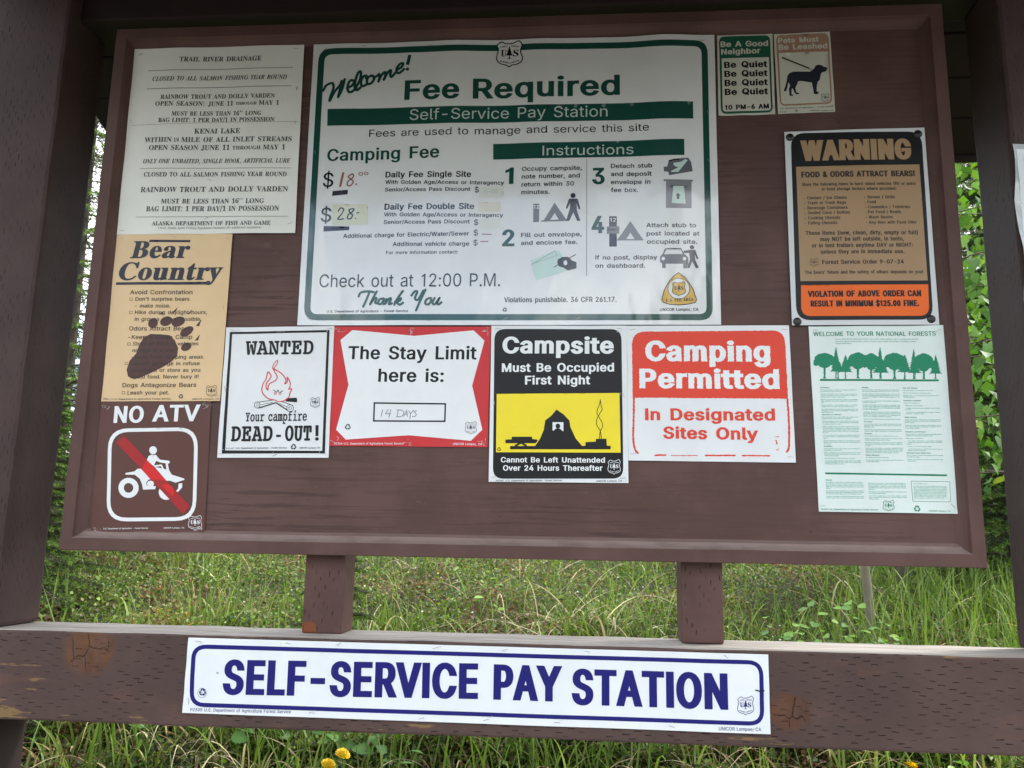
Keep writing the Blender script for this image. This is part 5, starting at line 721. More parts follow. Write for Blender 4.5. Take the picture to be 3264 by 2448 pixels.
sign_data.append(dict(name='wanted', Y=0.0205, colour='paper_white', gloss=0.35, layer=1, waves=[(0.5, 0.2, 1.2, 0.5), (0.05, 0.1, 1.5, 0.3)], staples=[(0.06, 0.98), (0.5, 0.96), (0.96, 0.98), (0.03, 0.52), (0.03, 0.03), (0.52, 0.02), (0.95, 0.03)], scuff='scuff_white', quad=[(3218, 4913), (5661, 4944), (5700, 2040), (3243, 2015)], items=[
 ['p','border',1,'black',0,[[3309,4809,5560,4854,5615,2135,3341,2105],[3412,2177,5553,2189,5506,4802,3363,4762]]],
 ['t','title_lettering',2,'black','m',0.045,0,0,'WANTED',3685,4292,5226,4307,311.8],
 ['t','title_lettering',2,'black','m',0.03,0,0,'Your campfire',3808,2808,5175,2837,196.5],
 ['t','title_lettering',2,'black','m',0.045,0,0,'DEAD',3519,2373,4442,2386,329],
 ['p','title_lettering',1,'black',0,[[4517,2526,4625,2527,4628,2477,4521,2476]]],
 ['t','title_lettering',2,'black','m',0.045,0,0,'OUT',4716,2394,5301,2405,328.7],
 ['t','title_lettering',2,'black','s',0.06,0,0,'!',5385,2405,5464,2409,332.7],
 ['l','campfire_drawing',2,'red_ink',0,23.1,1,0,[4398,3287,4261,3331,4137,3464,4139,3620,4202,3748,4239,3911,4312,3820,4275,3734,4218,3648,4225,3549,4268,3507]],
 ['l','campfire_drawing',2,'red_ink',0,22.1,1,0,[4268,3507,4282,3634,4419,3720,4451,3806,4392,3905,4358,3977]],
 ['l','campfire_drawing',2,'red_ink',0,23.1,1,0,[4358,3977,4477,3920,4599,3820,4654,3721,4631,3644]],
 ['l','campfire_drawing',2,'red_ink',0,22,1,0,[4631,3644,4688,3684,4681,3792,4751,3679,4752,3579,4725,3522]],
 ['l','campfire_drawing',2,'red_ink',0,22,1,0,[4725,3522,4798,3531,4762,3438,4745,3353,4636,3268,4509,3248,4450,3281,4398,3287]],
 ['l','campfire_drawing',2,'red_ink',0,17.1,1,1,[4359,3962,4335,4020,4377,4120,4440,4169,4423,4077,4384,4020]],
 ['p','campfire_drawing',1,'red_ink',0,[[4465,3428,4464,3420,4460,3413,4454,3407,4445,3404,4436,3402,4426,3404,4417,3407,4410,3413,4405,3420,4403,3428,4404,3436,4408,3443,4414,3448,4423,3452,4432,3453,4442,3452,4451,3449,4458,3443,4463,3436],[4450,3432,4447,3436,4443,3439,4438,3441,4433,3442,4428,3441,4423,3439,4420,3436,4417,3432,4417,3428,4418,3424,4421,3420,4425,3416,4430,3414,4435,3414,4440,3415,4445,3417,4448,3420,4451,3424,4451,3428]]],
 ['p','campfire_drawing',1,'red_ink',0,[[4574,3429,4573,3421,4569,3414,4562,3408,4554,3404,4544,3403,4535,3404,4526,3408,4518,3413,4513,3420,4511,3428,4512,3436,4516,3443,4523,3449,4531,3453,4541,3454,4551,3453,4560,3449,4567,3443,4572,3436],[4559,3433,4556,3437,4552,3440,4547,3442,4542,3443,4536,3442,4532,3440,4528,3437,4526,3433,4525,3428,4527,3424,4529,3420,4533,3417,4538,3415,4544,3414,4549,3415,4553,3417,4557,3420,4559,3424,4560,3428]]],
 ['l','campfire_drawing',2,'black',0,14,0,0,[4388,3507,4475,3451]],
 ['l','campfire_drawing',2,'black',0,15,0,0,[4607,3494,4524,3442]],
 ['l','campfire_drawing',2,'black',0,14,0,0,[4480,3513,4483,3468]],
 ['l','campfire_drawing',2,'black',0,14,0,0,[4503,3507,4506,3465]],
 ['p','campfire_drawing',1,'black',0,[[4689,3327,4916,3340,4937,3289,4931,3238,4680,3254]]],
 ['p','campfire_drawing',2,'white_ink',0,[[4039,3228,4421,3287,4460,3225,4097,3110]]],
 ['l','campfire_drawing',3,'black',0,14,0,0,[4039,3228,4421,3287]],
 ['l','campfire_drawing',3,'black',0,25.1,0,0,[4097,3110,4460,3225]],
 ['l','campfire_drawing',3,'black',0,11,0,0,[4101,3172,4396,3239]],
 ['p','campfire_drawing',2,'white_ink',0,[[4468,3225,4580,3254,4851,3165,4774,3041]]],
 ['l','campfire_drawing',3,'black',0,14,0,0,[4580,3254,4851,3165]],
 ['l','campfire_drawing',3,'black',0,25.1,0,0,[4468,3225,4774,3041]],
 ['l','campfire_drawing',3,'black',0,11,0,0,[4541,3211,4775,3114]],
 ['p','campfire_drawing',3,'white_ink',0,[[4112,3175,4110,3154,4103,3135,4090,3120,4073,3111,4054,3107,4034,3110,4016,3120,4001,3135,3991,3154,3986,3174,3987,3195,3995,3214,4008,3229,4025,3239,4044,3242,4064,3239,4082,3230,4097,3215,4107,3196]]],
 ['l','campfire_drawing',4,'black',0,12,0,1,[4112,3175,4108,3146,4092,3122,4068,3109,4040,3109,4014,3122,3994,3145,3986,3174,3990,3204,4006,3227,4030,3241,4058,3241,4084,3228,4103,3204]],
 ['l','campfire_drawing',4,'black',0,8.1,0,1,[4077,3175,4071,3153,4051,3144,4030,3153,4021,3175,4027,3196,4047,3205,4067,3196]],
 ['p','campfire_drawing',3,'white_ink',0,[[4866,3109,4864,3086,4855,3066,4840,3050,4820,3039,4797,3036,4774,3039,4753,3049,4735,3065,4724,3085,4718,3108,4720,3131,4730,3151,4745,3167,4765,3178,4787,3181,4810,3178,4832,3168,4849,3152,4861,3131]]],
 ['l','campfire_drawing',4,'black',0,11,0,1,[4866,3109,4861,3077,4842,3052,4813,3037,4781,3037,4750,3051,4728,3076,4718,3108,4724,3140,4742,3165,4771,3180,4804,3180,4835,3166,4857,3140]],
 ['l','campfire_drawing',4,'black',0,9.1,0,1,[4826,3109,4817,3085,4794,3076,4770,3085,4759,3108,4767,3132,4790,3141,4814,3132]],
 ['l','emblem',2,'black',0,8.1,1,1,[5266,3342,5294,3330,5329,3327,5364,3333,5403,3351,5430,3316,5422,3278,5424,3246,5439,3203,5433,3166,5397,3142,5360,3135,5340,3120,5318,3135,5280,3144,5250,3165,5235,3198,5241,3240,5245,3278,5232,3310]],
 ['p','emblem',2,'black',0,[[5330,3306,5341,3280,5337,3280,5352,3252,5345,3252,5362,3222,5339,3222,5342,3198,5354,3192,5321,3192,5332,3198,5332,3222,5309,3222,5322,3252,5315,3252,5327,3280,5323,3280]]],
 ['t','emblem',2,'black','b',0.02,0,0,'U',5268,3214,5313,3214,58.1],
 ['t','emblem',2,'black','b',0.02,0,0,'S',5364,3214,5407,3215,59.1],
 ['t','emblem',2,'black','s',0.03,0,0,'FOREST',5261,3291,5317,3299,15],
 ['t','emblem',2,'black','s',0.03,0,0,'SERVICE',5342,3299,5408,3293,15],
 ['t','emblem',2,'black','s',0.03,0,0,'DEPARTMENT',5262,3167,5335,3147,13],
 ['t','emblem',2,'black','s',0.03,0,0,'OF AGRICULTURE',5345,3147,5420,3170,13],
 ['t','recycling_mark',2,'black','s',0,0,0,'♻',4858,2206,4982,2207,103.2],
 ['t','body_lettering',2,'black','s',0.02,0,0,'P31-47',3433,2203,3595,2207,33.1],
 ['t','body_lettering',2,'black','s',0.02,0,0,'U.S. Department of Agriculture - Forest Service',3646,2210,4772,2229,36.1],
 ['t','body_lettering',2,'black','s',0.02,0,0,'UNICOR Lompoc, CA',5054,2226,5502,2236,36.1],
]))
sign_data.append(dict(name='stay', Y=0.0205, colour='sign_red', gloss=0.38, layer=0, waves=[(0.3, 0.15, 1.2, 0.5), (0.8, 0.15, 1.2, 0.6)], staples=[(0.03, 0.97), (0.5, 0.97), (0.97, 0.97), (0.03, 0.03), (0.5, 0.03), (0.97, 0.03)], scuff='scuff_white', quad=[(5630, 4936), (9126, 4922), (9112, 2299), (5705, 2299)], items=[
 ['p','white_field',1,'white_ink',0,[[6067,4853,7450,4722,8752,4840,8994,4612,8751,3621,8994,2671,8755,2432,7412,2541,6050,2436,5829,2647,6047,3632,5814,4629]]],
 ['t','title_lettering',2,'black','s',0.045,0,0,'The Stay Limit',6003,4199,8830,4193,293.2],
 ['t','title_lettering',2,'black','s',0.045,0,0,'here is:',6698,3699,8131,3697,290.2],
 ['p','box_outline',2,'black',0,[[6621,3250,8201,3238,8201,2829,6627,2827],[6660,2860,8168,2862,8168,3205,6655,3216]]],
 ['l','handwriting',2,'pencil',0,15,False,0,[6827,3092,6798,2936]],
 ['l','handwriting',2,'pencil',0,15,False,0,[6949,3098,6893,2998,7010,3001]],
 ['l','handwriting',2,'pencil',0,15,False,0,[7005,3098,6969,2915]],
 ['l','handwriting',2,'pencil',0,15,False,0,[7167,3086,7146,2947]],
 ['l','handwriting',2,'pencil',0,15,True,0,[7134,3083,7251,3078,7288,3003,7229,2942,7129,2938]],
 ['l','handwriting',2,'pencil',0,15,False,0,[7285,2939,7348,3078,7374,2940]],
 ['l','handwriting',2,'pencil',0,15,False,0,[7305,2995,7371,2995]],
 ['l','handwriting',2,'pencil',0,15,False,0,[7390,3073,7438,3001,7501,3093]],
 ['l','handwriting',2,'pencil',0,16,False,0,[7438,3001,7425,2890]],
 ['l','handwriting',2,'pencil',0,16,True,0,[7563,3068,7508,3051,7560,2996,7534,2946,7479,2946]],
 ['t','recycling_mark',2,'black','s',0,0,0,'♻',6016,2645,6145,2646,108.2],
 ['l','emblem',2,'black',0,9,1,1,[8671,2834,8703,2820,8745,2817,8787,2824,8833,2845,8863,2805,8852,2761,8853,2723,8869,2674,8861,2630,8817,2602,8773,2594,8749,2577,8724,2594,8680,2604,8645,2628,8629,2666,8637,2716,8644,2760,8630,2798]],
 ['p','emblem',2,'black',0,[[8745,2793,8757,2763,8752,2763,8769,2730,8761,2730,8779,2695,8752,2695,8755,2667,8769,2660,8729,2659,8743,2667,8744,2695,8717,2694,8733,2730,8725,2729,8740,2762,8735,2762]]],
 ['t','emblem',2,'black','b',0.02,0,0,'U',8668,2685,8721,2686,68],
 ['t','emblem',2,'black','b',0.02,0,0,'S',8782,2686,8833,2686,68],
 ['t','emblem',2,'black','s',0.03,0,0,'FOREST',8663,2775,8730,2784,17],
 ['t','emblem',2,'black','s',0.03,0,0,'SERVICE',8759,2785,8836,2778,18],
 ['t','emblem',2,'black','s',0.03,0,0,'DEPARTMENT',8659,2631,8744,2607,15],
 ['t','emblem',2,'black','s',0.03,0,0,'OF AGRICULTURE',8756,2607,8846,2634,15],
 ['t','body_lettering',2,'white_ink','s',0.02,0,0,'P2354 U.S. Department of Agriculture Forest Service',5805,2326,7304,2340,44],
 ['t','body_lettering',2,'white_ink','s',0.02,0,0,'UNICOR Lompoc, CA',8376,2339,8994,2339,46],
]))
sign_data.append(dict(name='campsite', Y=0.0205, colour='paper_white', gloss=0.33, layer=1, waves=[(0.4, 0.2, 1.5, 0.4), (0.9, 0.15, 1.5, 0.8)], staples=[(0.05, 0.98), (0.95, 0.98), (0.03, 0.5), (0.97, 0.55), (0.04, 0.03), (0.96, 0.03)], scuff='scuff_white', quad=[(9139, 4943), (12037, 4936), (12064, 1580), (9155, 1570)], items=[
 ['p','black_field',1,'black',0,[[9211,4627,9217,4701,9236,4761,9268,4808,9314,4841,9373,4861,9445,4868,11704,4858,11775,4851,11833,4831,11878,4797,11910,4751,11930,4691,11937,4618,11958,1896,11952,1827,11934,1770,11903,1726,11860,1695,11804,1675,11736,1668,9471,1638,9401,1644,9344,1662,9299,1693,9267,1736,9247,1793,9240,1863]]],
 ['p','yellow_field',2,'yellow_ink',0,[[9286,3442,11888,3472,11906,2209,9298,2193]]],
 ['t','title_lettering',2,'white_ink','s',0.075,0,0,'Campsite',9387,4326,11770,4320,370],
 ['t','title_lettering',2,'white_ink','s',0.06,0,0,'Must Be Occupied',9385,3919,11777,3933,189],
 ['t','title_lettering',2,'white_ink','s',0.06,0,0,'First Night',9888,3645,11273,3656,192],
 ['p','pictogram',3,'black',0,[[10565,3112,10719,3004,10839,2875,10858,2743,10971,2499,11108,2341,11175,2348,11177,2424,11389,2435,11395,2493,11612,2498,11621,2352,11705,2347,11696,2277,9594,2257,9592,2327,10121,2332,10226,2492,10300,2677,10329,2878,10450,2971]]],
 ['p','pictogram',4,'white_ink',0,[[10482,2839,10711,2840,10712,2650,10484,2663]]],
 ['p','pictogram',5,'black',0,[[10644,2757,10642,2740,10635,2724,10625,2712,10611,2704,10596,2701,10581,2704,10567,2711,10556,2724,10549,2739,10547,2756,10549,2773,10556,2789,10567,2801,10580,2809,10595,2812,10610,2809,10624,2801,10635,2789,10642,2774]]],
 ['p','pictogram',5,'black',0,[[10499,2654,10553,2704,10639,2704,10706,2640]]],
 ['p','pictogram',3,'black',0,[[9623,2524,10051,2528,10058,2479,10168,2467,10169,2431,10127,2390,9493,2385,9492,2462,9624,2469]]],
 ['l','pictogram',3,'black',0,43,0,0,[9700,2328,9936,2465]],
 ['l','pictogram',3,'black',0,43,0,0,[9944,2331,9706,2463]],
 ['l','pictogram',3,'black',0,15,1,0,[11486,3327,11471,3240,11425,3116,11419,3024,11471,2932,11522,2840,11531,2748,11480,2640,11470,2497]],
 ['l','pictogram',3,'black',0,15,1,0,[11486,3327,11501,3210,11523,3117,11471,3024,11410,2901,11416,2778,11486,2656,11507,2497]],
 ['t','body_lettering',2,'white_ink','s',0.055,0,0,'Cannot Be Left Unattended',9403,1980,11581,1997,112],
 ['t','body_lettering',2,'white_ink','s',0.055,0,0,'Over 24 Hours Thereafter',9452,1807,11530,1828,115],
 ['l','emblem',2,'white_ink',0,10,1,1,[11692,2051,11726,2036,11770,2032,11815,2040,11866,2064,11896,2019,11883,1970,11883,1927,11899,1872,11888,1822,11841,1791,11793,1782,11767,1762,11741,1781,11694,1793,11657,1820,11641,1863,11652,1918,11661,1967,11647,2010]],
 ['p','emblem',2,'white_ink',0,[[11770,2005,11782,1971,11776,1971,11793,1934,11785,1934,11803,1895,11774,1895,11776,1864,11791,1856,11749,1855,11763,1864,11765,1895,11736,1894,11755,1934,11747,1934,11764,1971,11758,1971]]],
 ['t','emblem',2,'white_ink','b',0.02,0,0,'U',11683,1884,11740,1884,76],
 ['t','emblem',2,'white_ink','b',0.02,0,0,'S',11805,1885,11860,1886,76],
 ['t','emblem',2,'white_ink','s',0.03,0,0,'FOREST',11682,1985,11753,1995,20],
 ['t','emblem',2,'white_ink','s',0.03,0,0,'SERVICE',11785,1996,11867,1989,20],
 ['t','emblem',2,'white_ink','s',0.03,0,0,'DEPARTMENT',11673,1822,11763,1796,18],
 ['t','emblem',2,'white_ink','s',0.03,0,0,'OF AGRICULTURE',11776,1797,11872,1827,17],
 ['t','recycling_mark',3,'black','s',0,0,0,'♻',9319,2215,9401,2215,73],
 ['t','body_lettering',2,'black','s',0.02,0,0,'P2340  U.S. Department of Agriculture   Forest Service',9311,1579,10689,1602,36],
 ['t','body_lettering',2,'black','s',0.02,0,0,'UNICOR Lompoc, CA',11404,1595,11933,1608,36],
]))
sign_data.append(dict(name='permitted', Y=0.0205, colour='paper_white', gloss=0.35, layer=0, waves=[(0.3, 0.2, 1.2, 0.4), (0.8, 0.2, 1.2, 0.4)], staples=[(0.04, 0.97), (0.97, 0.97), (0.03, 0.05), (0.97, 0.04)], quad=[(12027, 4936), (15447, 4938), (15468, 2039), (12064, 2049)], items=[
 ['p','red_field',1,'orange_red',1,[[12161,4520,12168,4607,12190,4678,12229,4734,12282,4774,12351,4799,12435,4807,15085,4823,15168,4816,15235,4793,15288,4754,15325,4700,15348,4629,15356,4543,15365,3367,12166,3377]]],
 ['t','title_lettering',2,'white_ink','s',0.085,0,1,'Camping',12435,4163,15037,4151,445.1],
 ['t','title_lettering',2,'white_ink','s',0.085,0,1,'Permitted',12307,3579,15202,3571,421.1],
 ['t','title_lettering',2,'orange_red','s',0.07,0,1,'In Designated',12421,2895,15088,2904,254.1],
 ['t','title_lettering',2,'orange_red','s',0.07,0,1,'Sites Only',12791,2511,14722,2500,255.1],
 ['l','border',1,'orange_red',1,39,1,0,[12191,3368,12181,2875,12169,2509,12206,2281,12265,2206]],
 ['l','border',1,'orange_red',1,38,1,0,[15355,3352,15363,2897,15346,2386,15297,2260]],
 ['l','border',1,'orange_red',1,33,1,0,[12622,2162,12727,2169,12837,2167]],
 ['l','border',1,'orange_red',1,15,1,0,[12949,2159,13216,2162,13483,2167]],
 ['l','border',1,'orange_red',1,30,1,0,[13645,2169,13954,2172,14248,2175]],
 ['l','border',1,'orange_red',1,27,1,0,[14395,2173,14658,2176,14950,2173]],
 ['l','border',1,'orange_red',1,12,1,0,[15082,2569,15155,2576]],
 ['l','border',1,'orange_red',1,30,1,0,[15085,2503,15105,2413]],
 ['l','border',1,'orange_red',1,21,1,0,[15086,2308,15130,2294]],
 ['l','border',1,'orange_red',1,18,1,0,[15131,2339,15137,2324]],
]))
